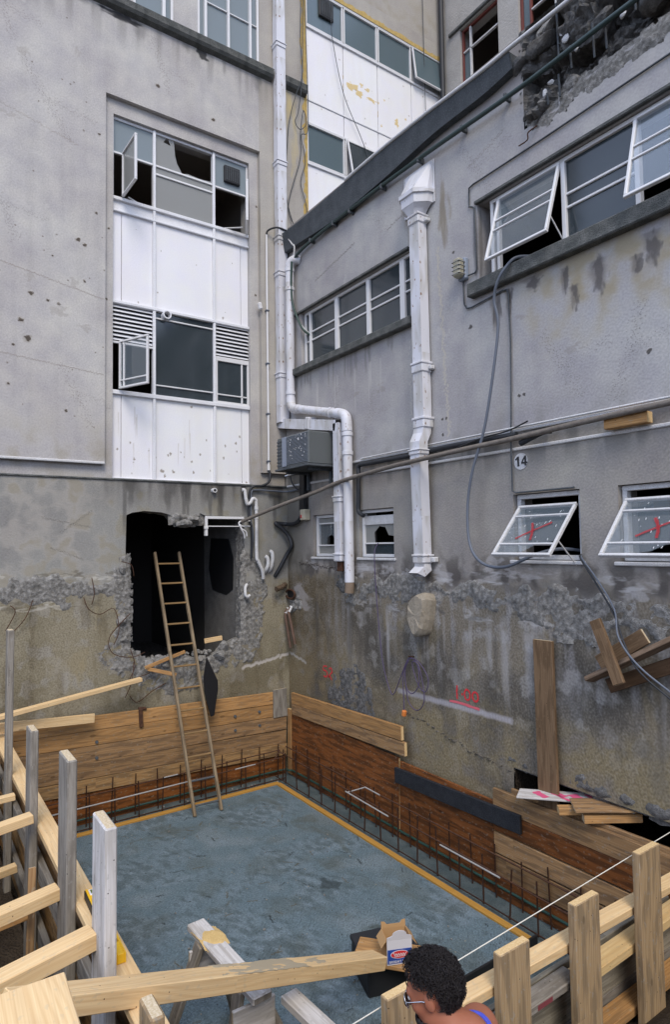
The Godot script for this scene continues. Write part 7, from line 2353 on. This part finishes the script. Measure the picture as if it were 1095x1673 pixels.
	o = timber("white_offcut", Vector3(-2.97, 0.62, 5.02), Vector3(-2.93, 0.62, 5.5), Vector3.RIGHT, 0.12, 0.05, M.white_wood, M.pale_end)
	tag(o, "pale board end at the frame's foot, right of the saw horse", "board")
	# plank sloping down to the crate
	o = timber("pine_beam", Vector3(-4.66, 1.60, 5.62), Vector3(-2.11, 0.43, 4.86), Vector3(0.3, 0, 1), 0.14, 0.09, M.pine, M.pine_end)
	tag(o, "long fresh pine beam across the near left, smeared with grey grout", "beam")
	s = MB.new()
	var bx := along(Vector3(-4.66, 1.60, 5.62), Vector3(-2.11, 0.43, 4.86), Vector3(0.3, 0, 1))
	crag(s, bx * Transform3D(Basis(Vector3(1, 0, 0), Vector3(0, 1, 0), Vector3(0, 0, 1)), Vector3(0, 0, 0.0458)), rr(-0.072, -0.25, 0.072, 0.75), 0.012, func(u: float, v: float) -> float:
		return clampf((0.09 - absf(v - 0.25) * 0.17 + 0.12 * nz_rock.get_noise_2d(u * 5, v * 1.2) - 0.03) / 0.02, 0, 1), func(u: float, v: float) -> float: return 0.0015, 0.003)
	commit("grout_smear", [s, mat(c8(164, 150, 124), 0.95)], o)
	# broad board on the bank by the camera
	o = timber("laminated_board", Vector3(-4.785, 2.08, 6.33), Vector3(-4.83, 2.10, 7.4), Vector3.RIGHT, 0.4, 0.035, M.pine, M.pine_end)
	o.set_meta("category", "board")
	tag(o, "broad clean pine board at the near left corner, resting on the bank", "board")
	# nail carton on a board on a black crate
	p = thing("black_crate", "black box standing on the slab under the nail carton", "crate")
	s = MB.new()
	s.slab(Transform3D(Basis(Vector3.UP, -0.3), Vector3(-1.777, 0, 4.52)), Vector3(-0.22, 0.0, -0.2), Vector3(0.25, 0.26, 0.2), 0.012)
	commit("body", [s, M.black], p)
	s = MB.new()
	s.slab(Transform3D(Basis(Vector3.UP, -0.3), Vector3(-1.777, 0, 4.52)), Vector3(-0.23, 0.22, -0.21), Vector3(0.26, 0.262, 0.21), 0.008)
	commit("rim", [s, M.black_rubber], p)
	o = timber("carton_board", Vector3(-2.03, 0.278, 4.47), Vector3(-1.58, 0.278, 5.0), Vector3(1, 0, -0.7), 0.3, 0.03, M.tan, M.pine_end)
	tag(o, "stained plywood board lying on the black crate", "board")
	carton()
	# offcuts over the dug-out edge of the wing formwork
	o = timber("sprayed_board", Vector3(-0.26, 1.14, 4.66), Vector3(0.15, 1.2, 5.35), Vector3(1, 0, -0.4), 0.22, 0.018, M.white_wood, M.pale_end)
	tag(o, "white board with pink spray paint lying on the wing formwork", "board")
	s = MB.new()
	var fb := along(Vector3(-0.26, 1.14, 4.66), Vector3(0.15, 1.2, 5.35), Vector3(1, 0, -0.4))
	for q in [[-0.2, 0.02, 0.07], [-0.05, -0.02, 0.08], [0.12, 0.03, 0.08], [0.25, 0.0, 0.06], [0.0, 0.06, 0.03]]:
		s = MB.new()
		s.ribbon(fb * Transform3D(Basis.IDENTITY if fb.basis.z.y > 0 else Basis(Vector3.UP, PI), Vector3.ZERO), smooth2([Vector2(q[1] - 0.07, q[0] - 0.05), Vector2(q[1], q[0]), Vector2(q[1] + 0.06, q[0] + 0.07)], 4), q[2], 0.0105, rng)
		commit("pink_paint", [s, mat_cached("pinkp", c8(206, 84, 120), 0.8)], o)
	o = timber("ply_offcut", Vector3(-0.2, 1.19, 5.2), Vector3(0.15, 1.22, 5.55), Vector3(1, 0, -1), 0.28, 0.02, M.dim, M.pale_end)
	tag(o, "square plywood offcut under the wing wall next to the sprayed board", "board")
	o = timber("timber_offcut", Vector3(-0.24, 1.12, 5.08), Vector3(0.12, 1.15, 5.42), Vector3(1, 0, -1), 0.09, 0.06, M.tan, M.pine_end)
	tag(o, "orange timber offcut below the plywood square, end to the pit", "offcut", "offcuts on the wing formwork")
	o = timber("timber_offcut", Vector3(-0.2, 1.12, 5.3), Vector3(0.15, 1.15, 5.62), Vector3(1, 0, -1), 0.09, 0.07, M.tan, M.pale_end)
	tag(o, "thick rounded timber offcut right of the orange one", "offcut", "offcuts on the wing formwork")
	# board standing upright against the wing wall
	o = timber("upright_board", Vector3(-0.07, 0.98, 4.86), Vector3(-0.045, 2.56, 4.83), Vector3.BACK, 0.215, 0.035, tint(M.grey, Color(0.84, 0.72, 0.60)), M.pale_end)
	tag(o, "tall brown board standing upright against the wing wall", "board")
	# crossed boards by the right edge
	o = timber("crossed_board", Vector3(-0.26, 2.83, 5.52), Vector3(-0.3, 2.34, 5.74), Vector3(0, 0.4, 1), 0.1, 0.035, tint(M.grey, Color(0.84, 0.72, 0.60)), M.pale_end)
	tag(o, "short brown board crossing over the slanting planks on the wing wall", "board", "crossed boards on the wing wall")
	o = timber("crossed_board", Vector3(-0.17, 2.3, 5.38), Vector3(-0.17, 3.0, 6.6), Vector3(-1, 0.3, 0), 0.11, 0.04, tint(M.grey, Color(0.9, 0.8, 0.72)), M.pale_end)
	tag(o, "long grey-brown plank slanting up to the right, uppermost of the crossed ones", "board", "crossed boards on the wing wall")
	o = timber("crossed_board", Vector3(-0.1, 2.44, 5.44), Vector3(-0.1, 2.72, 5.86), Vector3(0, 1, -0.6), 0.13, 0.03, tint(M.grey, Color(0.84, 0.72, 0.60)), M.pale_end)
	tag(o, "short dark tan board behind the crossing, its upper end showing", "board", "crossed boards on the wing wall")
	o = timber("crossed_board", Vector3(-0.1, 2.26, 5.52), Vector3(-0.1, 2.72, 6.5), Vector3(0, 1, -0.5), 0.12, 0.03, tint(M.grey, Color(0.56, 0.46, 0.38)), M.pale_end)
	tag(o, "dark brown plank slanting beneath the grey one on the wing wall", "board", "crossed boards on the wing wall")

# ---------------------------------------------------------------- the carton of nails
func carton() -> void:
	var p := thing("nail_carton", "open cardboard nail carton in white, blue and red", "carton")
	var f := Transform3D(Basis(Vector3.UP, -0.42) * Basis.from_scale(Vector3(0.88, 0.8, 0.85)), Vector3(-1.845, 0.296, 4.75))
	var card := mat(c8(176, 140, 96), 0.9)
	var wht := mat(c8(206, 204, 208), 0.7)
	var w := 0.112
	var d := 0.1
	var h := 0.225
	var s := MB.new()
	s.slab(f, Vector3(-w, 0, d - 0.004), Vector3(w, h, d), 0.001)
	commit("front_panel", [s, wht], p)
	s = MB.new()
	s.slab(f, Vector3(-w, 0, -d), Vector3(w, h, -d + 0.004), 0.001)
	s.slab(f, Vector3(-w, 0.002, -d + 0.004), Vector3(-w + 0.004, h, d - 0.004), 0.001)
	s.slab(f, Vector3(w - 0.004, 0.002, -d + 0.004), Vector3(w, h, d - 0.004), 0.001)
	s.slab(f, Vector3(-w + 0.004, 0.002, -d + 0.004), Vector3(w - 0.004, 0.006, d - 0.004), 0.001)
	commit("box", [s, card], p)
	# flaps stand up at front and back, and lie out at the sides
	for q in [[Vector3(0, h, d - 0.002), 0.12, card, -1.0], [Vector3(0, h, -d + 0.002), -0.1, card, -1.0]]:
		s = MB.new()
		var g: Transform3D = f * Transform3D(Basis(Vector3.RIGHT, q[1]), q[0])
		if q[0].z > 0.0:
			var arc := PackedVector2Array([Vector2(-w, 0), Vector2(w, 0), Vector2(w, 0.03), Vector2(0.07, 0.045)])
			for k in 9:
				arc.append(Vector2(0.065 * cos(PI * k / 8.0), 0.05 + 0.045 * sin(PI * k / 8.0)))
			arc.append(Vector2(-0.07, 0.045))
			arc.append(Vector2(-w, 0.03))
			s.poly(g, arc, 0.002, 0.004)
			commit("flap", [s, wht], p)
		else:
			s.poly(g, PackedVector2Array([Vector2(-w, 0), Vector2(w, 0), Vector2(w, 0.06), Vector2(0.08, 0.055), Vector2(0.06, 0.03), Vector2(-0.06, 0.03), Vector2(-0.08, 0.055), Vector2(-w, 0.06)]), 0.002, 0.004)
			commit("flap", [s, q[2]], p)
	for sx in [-1.0, 1.0]:
		s = MB.new()
		var g := f * Transform3D(Basis(Vector3.BACK, -sx * 2.5), Vector3(sx * w, h, 0))
		s.poly(g, PackedVector2Array([Vector2(-0.002, 0), Vector2(0.002, 0), Vector2(0.002, 0.08), Vector2(-0.002, 0.08)]), d - 0.01, d * 2.0 - 0.02)
		commit("flap", [s, card], p)
	s = MB.new()
	s.slab(f, Vector3(-w + 0.004, 0.012, d), Vector3(w - 0.004, 0.142, d + 0.002), 0.0008)
	commit("blue_panel", [s, mat(c8(34, 70, 150), 0.6)], p)
	for q in [[0.082, 0.038, 0.0035, wht], [0.076, 0.033, 0.005, mat(c8(206, 42, 46), 0.6)]]:
		s = MB.new()
		var e := PackedVector2Array()
		for k in 28:
			e.append(Vector2(q[0] * cos(TAU * k / 28.0), 0.095 + q[1] * sin(TAU * k / 28.0)))
		s.poly(f, e, d + q[2], 0.0012)
		commit("oval_badge", [s, q[3]], p)
	# the white script inside the badge
	s = MB.new()
	var jr := RandomNumberGenerator.new()
	jr.seed = 2
	var sc := []
	for k in 30:
		var t := k / 29.0
		sc.append(Vector2(-0.058 + 0.116 * t, 0.096 + 0.010 * sin(t * 34.0) + 0.012 * smoothstep(0.12, 0.0, t)))
	s.ribbon(f, smooth2(sc, 3), 0.006, d + 0.0065, jr)
	s.ribbon(f, smooth2([Vector2(-0.05, 0.076), Vector2(0.0, 0.08), Vector2(0.05, 0.08)], 4), 0.005, d + 0.0066, jr)
	commit("script", [s, wht], p)
	var tm := TextMesh.new()
	tm.text = "BRIGHT NAILS"
	var fnt := SystemFont.new()
	fnt.font_names = PackedStringArray(["Droid Sans"])
	fnt.font_weight = 700
	tm.font = fnt
	tm.font_size = 24
	tm.pixel_size = 0.00125
	tm.depth = 0.001
	tm.horizontal_alignment = HORIZONTAL_ALIGNMENT_LEFT
	tm.material = wht
	var ti := MeshInstance3D.new()
	ti.mesh = tm
	ti.name = "lettering"
	p.add_child(ti, true)
	ti.transform = f * Transform3D(Basis.IDENTITY, Vector3(-0.096, 0.03, d + 0.003))

# ---------------------------------------------------------------- the workman
func cap_d(p: Vector3, a: Vector3, b: Vector3, ra: float, rb: float) -> float:
	var ab := b - a
	var t := clampf((p - a).dot(ab) / maxf(ab.length_squared(), 1e-9), 0.0, 1.0)
	return (p - a - ab * t).length() - lerpf(ra, rb, t)

func ell_d(p: Vector3, c: Vector3, r: Vector3) -> float:
	var q := (p - c) / r
	var k := q.length()
	var k2 := (q / r).length()
	return (k - 1.0) * k / maxf(k2, 1e-5)

func smin(a: float, b: float, k: float) -> float:
	var h := maxf(k - absf(a - b), 0.0) / k
	return minf(a, b) - h * h * k * 0.25

# surface nets over a distance field; skips blocks that lie far from the surface
func nets(b: MB, f: Callable, lo: Vector3, hi: Vector3, h: float, xf: Transform3D) -> void:
	var n := Vector3i(((hi - lo) / h).ceil()) + Vector3i.ONE
	n = Vector3i((n.x + 3) / 4 * 4 + 1, (n.y + 3) / 4 * 4 + 1, (n.z + 3) / 4 * 4 + 1)
	var val := PackedFloat32Array()
	val.resize(n.x * n.y * n.z)
	val.fill(1.0)
	var sx := n.x * n.y
	for bz in range(0, n.z - 1, 4):
		for by in range(0, n.y - 1, 4):
			for bx in range(0, n.x - 1, 4):
				var c: float = f.call(lo + Vector3(bx + 2, by + 2, bz + 2) * h)
				if absf(c) > h * 4.6:
					if c < 0.0:
						for z in range(bz, bz + 5):
							for y in range(by, by + 5):
								for x in range(bx, bx + 5):
									var k := z * sx + y * n.x + x
									if val[k] == 1.0:
										val[k] = -1.0
					continue
				for z in range(bz, bz + 5):
					for y in range(by, by + 5):
						for x in range(bx, bx + 5):
							var k := z * sx + y * n.x + x
							if absf(val[k]) == 1.0:
								val[k] = f.call(lo + Vector3(x, y, z) * h)
	var idx := {}
	var pts := PackedVector3Array()
	var off := [0, 1, n.x, n.x + 1, sx, sx + 1, sx + n.x, sx + n.x + 1]
	var pos := [Vector3(0, 0, 0), Vector3(1, 0, 0), Vector3(0, 1, 0), Vector3(1, 1, 0), Vector3(0, 0, 1), Vector3(1, 0, 1), Vector3(0, 1, 1), Vector3(1, 1, 1)]
	var edges := [[0, 1], [2, 3], [4, 5], [6, 7], [0, 2], [1, 3], [4, 6], [5, 7], [0, 4], [1, 5], [2, 6], [3, 7]]
	for z in n.z - 1:
		for y in n.y - 1:
			for x in n.x - 1:
				var k := z * sx + y * n.x + x
				var neg := 0
				for o: int in off:
					if val[k + o] < 0.0:
						neg += 1
				if neg == 0 or neg == 8:
					continue
				var s := Vector3.ZERO
				var cnt := 0
				for e: Array in edges:
					var va := val[k + off[e[0]]]
					var vb := val[k + off[e[1]]]
					if (va < 0.0) != (vb < 0.0):
						s += (pos[e[0]] as Vector3).lerp(pos[e[1]], va / (va - vb))
						cnt += 1
				idx[k] = pts.size()
				pts.append(lo + (Vector3(x, y, z) + s / cnt) * h)
	var nor := PackedVector3Array()
	nor.resize(pts.size())
	var quads := []
	for k: int in idx:
		var v0 := val[k]
		for ax in 3:
			var st: int = [1, n.x, sx][ax]
			var s1: int = [n.x, sx, 1][ax]
			var s2: int = [sx, 1, n.x][ax]
			if (v0 < 0.0) == (val[k + st] < 0.0):
				continue
			if not (idx.has(k - s1) and idx.has(k - s2) and idx.has(k - s1 - s2)):
				continue
			var q := [idx[k], idx[k - s1], idx[k - s1 - s2], idx[k - s2]]
			if v0 > 0.0:
				q.reverse()
			quads.append(q)
			var m: Vector3 = (pts[q[2]] - pts[q[0]]).cross(pts[q[3]] - pts[q[1]])
			for i: int in q:
				nor[i] += m
	for q: Array in quads:
		var p := []
		var m := []
		for i: int in q:
			p.append(xf * pts[i])
			m.append((xf.basis * nor[i]).normalized())
		b.tri_n(p[0], p[1], p[2], m[0], m[1], m[2], Vector2.ZERO, Vector2.ZERO, Vector2.ZERO)
		b.tri_n(p[0], p[2], p[3], m[0], m[2], m[3], Vector2.ZERO, Vector2.ZERO, Vector2.ZERO)

var head_xf := Transform3D(Basis(Vector3.RIGHT, 0.36) * Basis(Vector3.BACK, -0.06) * Basis.from_scale(Vector3.ONE * 0.83), Vector3(0, 1.625, 0.095))

func head_field(w: Vector3) -> float:
	var p := head_xf.affine_inverse() * w
	var d := ell_d(p, Vector3(0, 0.03, -0.018), Vector3(0.077, 0.1, 0.098))
	d = smin(d, ell_d(p, Vector3(0, -0.035, 0.03), Vector3(0.062, 0.088, 0.066)), 0.04)
	d = smin(d, cap_d(p, Vector3(-0.03, -0.09, 0.03), Vector3(0.03, -0.09, 0.03), 0.03, 0.03), 0.04)
	d = smin(d, (p - Vector3(0, -0.1, 0.068)).length() - 0.024, 0.03)
	d = smin(d, cap_d(p, Vector3(-0.035, 0.022, 0.078), Vector3(0.035, 0.022, 0.078), 0.014, 0.014), 0.025)
	for s: float in [-1.0, 1.0]:
		d = smin(d, (p - Vector3(0.04 * s, -0.03, 0.06)).length() - 0.026, 0.025)
		d = maxf(d, -((p - Vector3(0.032 * s, 0.0, 0.108)).length() - 0.02))
		d = smin(d, ell_d(p, Vector3(0.079 * s, -0.008, -0.005), Vector3(0.011, 0.033, 0.02)), 0.008)
	d = smin(d, cap_d(p, Vector3(0, 0.008, 0.09), Vector3(0, -0.034, 0.112), 0.011, 0.016), 0.014)
	d = smin(d, cap_d(p, Vector3(-0.018, -0.064, 0.083), Vector3(0.018, -0.064, 0.083), 0.01, 0.01), 0.012)
	return d

var limbs := []

func body_field(p: Vector3) -> float:
	var d := 9.0
	for c: Array in limbs:
		d = smin(d, cap_d(p, c[0], c[1], c[2], c[3]), 0.05)
	return d

func full_field(p: Vector3) -> float:
	var d := cap_d(p, Vector3(0, 1.44, -0.03), Vector3(0, 1.55, 0.06), 0.062, 0.055)
	if p.y > 1.35:
		d = smin(d, head_field(p), 0.02)
	return smin(d, body_field(p), 0.05)

func build_person() -> void:
	var base := Transform3D(Basis(Vector3.UP, -2.56), Vector3(-3.53, 0.40, 7.11))
	var p := thing("person", "dark curly-haired workman in glasses and a blue singlet, looking down into the pit", "person")
	for s: float in [-1.0, 1.0]:
		limbs.append([Vector3(0, 1.5, -0.03), Vector3(0.15 * s, 1.43, -0.03), 0.05, 0.05])
		limbs.append([Vector3(0.19 * s, 1.41, -0.02), Vector3(0.24 * s, 1.13, -0.01), 0.056, 0.043])
		limbs.append([Vector3(0.24 * s, 1.13, -0.01), Vector3(0.2 * s, 0.95, 0.16), 0.042, 0.03])
		limbs.append([Vector3(0.09 * s, 0.9, 0.0), Vector3(0.1 * s, 0.5, 0.02), 0.09, 0.062])
		limbs.append([Vector3(0.1 * s, 0.5, 0.02), Vector3(0.1 * s, 0.09, -0.02), 0.058, 0.042])
		limbs.append([Vector3(0.1 * s, 0.045, -0.04), Vector3(0.115 * s, 0.035, 0.16), 0.045, 0.036])
		limbs.append([Vector3(0.1 * s, 0.09, -0.02), Vector3(0.1 * s, 0.045, -0.04), 0.042, 0.045])
	limbs.append([Vector3(-0.15, 1.38, -0.02), Vector3(0.15, 1.38, -0.02), 0.075, 0.075])
	limbs.append([Vector3(-0.08, 1.25, 0.0), Vector3(0.08, 1.25, 0.0), 0.115, 0.115])
	limbs.append([Vector3(-0.06, 1.08, 0.01), Vector3(0.06, 1.08, 0.01), 0.105, 0.105])
	limbs.append([Vector3(-0.07, 0.93, 0.0), Vector3(0.07, 0.93, 0.0), 0.115, 0.115])
	var skin := mat(c8(150, 94, 70), 0.55)
	skin.metallic_specular = 0.35
	skin.subsurf_scatter_enabled = true
	skin.subsurf_scatter_strength = 0.1
	var b := MB.new()
	nets(b, full_field, Vector3(-0.13, 1.49, -0.13), Vector3(0.13, 1.80, 0.34), 0.005, base)
	nets(b, func(q: Vector3) -> float: return maxf(full_field(q), q.y - 1.496), Vector3(-0.36, -0.03, -0.2), Vector3(0.36, 1.56, 0.28), 0.016, base)
	# hands: palm, four fingers of unequal length, and a thumb
	for s: float in [-1.0, 1.0]:
		var wr := Vector3(0.2 * s, 0.95, 0.16)
		var dir := (wr - Vector3(0.24 * s, 1.13, -0.01)).normalized()
		var side: Vector3 = Vector3(0, 0.6, 0.8).cross(dir).normalized() * -s
		var up := side.cross(dir).normalized()
		var chains := [[wr - dir * 0.02, wr + dir * 0.05, 0.026, 0.026]]
		for k in 4:
			var o := side * (0.012 + (k - 1.8) * 0.019)
			var l: float = [0.068, 0.078, 0.073, 0.058][k]
			var k0 := wr + dir * 0.06 + o
			var k1 := k0 + dir * l * 0.5 - up * 0.008
			var k2 := k1 + (dir * 0.8 - up * 0.6) * l * 0.5
			chains.append([wr + dir * 0.015 + o * 0.6, k0, 0.014, 0.011])
			chains.append([k0, k1, 0.0105, 0.0095])
			chains.append([k1, k2, 0.0095, 0.008])
		chains.append([wr + dir * 0.015, wr + dir * 0.045 - side * 0.045, 0.015, 0.011])
		chains.append([wr + dir * 0.045 - side * 0.045, wr + dir * 0.08 - side * 0.05 - up * 0.01, 0.011, 0.009])
		var hf := func(q: Vector3) -> float:
			var d := 9.0
			for c: Array in chains:
				d = smin(d, cap_d(q, c[0], c[1], c[2], c[3]), 0.006)
			return d
		var ctr := wr + dir * 0.06
		nets(b, hf, ctr - Vector3.ONE * 0.12, ctr + Vector3.ONE * 0.12, 0.006, base)
	commit("body", [b, skin], p)
	# clothes
	b = MB.new()
	nets(b, func(q: Vector3) -> float:
		var d := body_field(q) - 0.009
		var strap := absf(absf(q.x) - 0.085) - 0.026
		var low := maxf(q.y - 1.36, absf(q.x) - (0.165 - 0.05 * smoothstep(1.22, 1.36, q.y)))
		return maxf(maxf(d, minf(low, strap)), 0.96 - q.y), Vector3(-0.24, 0.92, -0.2), Vector3(0.24, 1.56, 0.2), 0.0095, base)
	commit("singlet", [b, mat(c8(74, 84, 196), 0.85)], p)
	b = MB.new()
	nets(b, func(q: Vector3) -> float:
		var d := 9.0
		for c: Array in limbs:
			if c[0].y < 1.0 and c[0].y > 0.4 and absf(c[0].x) < 0.18:
				d = smin(d, cap_d(q, c[0], c[1], c[2], c[3]), 0.04)
		return maxf(maxf(d - 0.013, q.y - 1.0), 0.1 - q.y), Vector3(-0.3, 0.06, -0.2), Vector3(0.3, 1.04, 0.2), 0.018, base)
	commit("trousers", [b, mat(c8(52, 58, 78), 0.9)], p)
	b = MB.new()
	nets(b, func(q: Vector3) -> float: return maxf(body_field(q) - 0.012, q.y - 0.15), Vector3(-0.22, -0.04, -0.14), Vector3(0.22, 0.19, 0.24), 0.014, base)
	commit("boots", [b, mat(c8(70, 50, 36), 0.8)], p)
	# hair: a mass under the curls, then curls on it
	var hx := base * head_xf
	b = MB.new()
	var rs := RandomNumberGenerator.new()
	rs.seed = 12
	var hair_r := func(d: Vector3) -> Vector3:
		return Vector3(0.0, 0.035, -0.024) + d * Vector3(0.084, 0.104, 0.109) * (1.0 + 0.12 * smoothstep(0.3, 0.8, d.z) * smoothstep(-0.1, 0.4, d.y) + 0.10 * smoothstep(-0.2, -0.8, d.y) + 0.10 * nz_rock.get_noise_3d(d.x * 1.3, d.y * 1.3, d.z * 1.3) + 0.05 * nz_rock.get_noise_3d(d.x * 4.0, d.y * 4.0, d.z * 4.0))
	var in_hair := func(d: Vector3) -> bool:
		# d in head axes: z forward, y up
		if d.z > 0.0:
			return d.y > 0.20 + 0.34 * d.z + (0.30 if absf(d.x) < 0.6 and d.z > 0.6 else 0.0) * 0.6
		return d.y > -0.86 and (d.z < -0.16 or d.y > 0.05)
	var rows := 26
	var cols := 44
	for j in rows:
		for i in cols:
			var q := []
			var ok := true
			for m in [[j, i], [j, i + 1], [j + 1, i + 1], [j + 1, i]]:
				var th := PI * float(m[0]) / rows
				var ph := TAU * float(m[1]) / cols
				var d := Vector3(sin(th) * cos(ph), cos(th), sin(th) * sin(ph))
				ok = ok and in_hair.call(d)
				q.append(hx * (hair_r.call(d) as Vector3))
			if ok:
				b.quad_out(q[0], q[1], q[2], q[3], q[0] - hx.origin, Vector2.ZERO, Vector2.ZERO, Vector2.ZERO, Vector2.ZERO)
	var made := 0
	while made < 2600:
		var d := Vector3(rs.randfn(), rs.randfn(), rs.randfn()).normalized()
		if not in_hair.call(d):
			continue
		made += 1
		var o: Vector3 = hair_r.call(d)
		# tufts share a direction, so that locks form
		var fl := Vector3(nz_rock.get_noise_3d(d.x * 1.5, d.y * 1.5, d.z * 1.5), nz_rock.get_noise_3d(d.x * 1.5 + 30.0, d.y * 1.5, d.z * 1.5) - 0.25, nz_rock.get_noise_3d(d.x * 1.5 + 60.0, d.y * 1.5, d.z * 1.5) - 0.15)
		var t := (fl - d * fl.dot(d)).normalized()
		var u := d.cross(t)
		var l := rs.randf_range(0.018, 0.036)
		var wv := rs.randf_range(0.003, 0.007)
		var ph := rs.randf() * TAU
		var curl := PackedVector3Array()
		for k in 7:
			var f := k / 6.0
			curl.append(hx * (o - d * 0.004 + t * l * f + d * (0.012 * sin(f * 2.6)) + u * wv * sin(ph + f * 7.0) + d * wv * 0.7 * cos(ph + f * 7.0)))
		b.tube(curl, 0.0019, 4, false, 0.0006)
	var hm := mat(c8(30, 25, 24), 0.5)
	hm.metallic_specular = 0.35
	commit("hair", [b, hm], p)
	# beard and moustache
	b = MB.new()
	made = 0
	while made < 260:
		var d := Vector3(rs.randfn(), rs.randfn(), rs.randfn()).normalized()
		var bp := Vector3(d.x * 0.062, -0.085 + d.y * 0.034, 0.036 + d.z * 0.062)
		if d.z < -0.2 or d.y > 0.55 - 0.5 * absf(d.x):
			continue
		made += 1
		b.tube(PackedVector3Array([hx * bp, hx * (bp + d * 0.007 + Vector3(0, -0.006, 0)), hx * (bp + d * 0.010 + Vector3(0, -0.012, 0))]), 0.0042, 5, true, 0.002)
	for k in 60:
		var x := rs.randf_range(-0.034, 0.034)
		var q := Vector3(x, -0.05 - 0.25 * absf(x) * 0.5, 0.094 - absf(x) * 0.35)
		b.tube(PackedVector3Array([hx * q, hx * (q + Vector3(x * 0.15, -0.012, 0.006))]), 0.004, 5, true, 0.002)
	commit("beard", [b, hm], p)
	# eyes and glasses
	for s: float in [-1.0, 1.0]:
		b = MB.new()
		stone(b, hx * Transform3D(Basis.IDENTITY, Vector3(0.032 * s, 0.0, 0.085)), Vector3.ONE * 0.022, 1.0, 0.0, 8)
		commit("eye", [b, mat_cached("eye", c8(214, 208, 200), 0.3)], p)
	var g := group_node("glasses", p)
	b = MB.new()
	for s: float in [-1.0, 1.0]:
		var ring := PackedVector3Array()
		for k in 17:
			var a := TAU * k / 16.0
			ring.append(hx * Vector3(s * 0.035 + 0.028 * cos(a), -0.006 + 0.023 * sin(a) + 0.004 * sin(2.0 * a) * s, 0.112 - 0.012 * absf(0.035 * s + 0.028 * cos(a)) / 0.06))
		b.tube(ring, 0.0016, 6, false)
		b.tube(PackedVector3Array([hx * Vector3(0.062 * s, 0.004, 0.1), hx * Vector3(0.074 * s, 0.006, 0.085), hx * Vector3(0.082 * s, 0.008, 0.02), hx * Vector3(0.083 * s, -0.002, -0.01)]), 0.0019, 6)
	b.tube(PackedVector3Array([hx * Vector3(-0.008, 0.002, 0.111), hx * Vector3(0, 0.006, 0.114), hx * Vector3(0.008, 0.002, 0.111)]), 0.0016, 6)
	commit("frame", [b, mat(c8(206, 206, 210), 0.25, 0.9)], g)
	for s: float in [-1.0, 1.0]:
		b = MB.new()
		var fan := PackedVector2Array()
		for k in 16:
			fan.append(Vector2(s * 0.035 + 0.027 * cos(TAU * k / 16.0), -0.006 + 0.022 * sin(TAU * k / 16.0)))
		b.poly(hx, fan, 0.107, 0.002)
		commit("lens", [b, glass(Color(0.1, 0.1, 0.11), 0.7)], g)
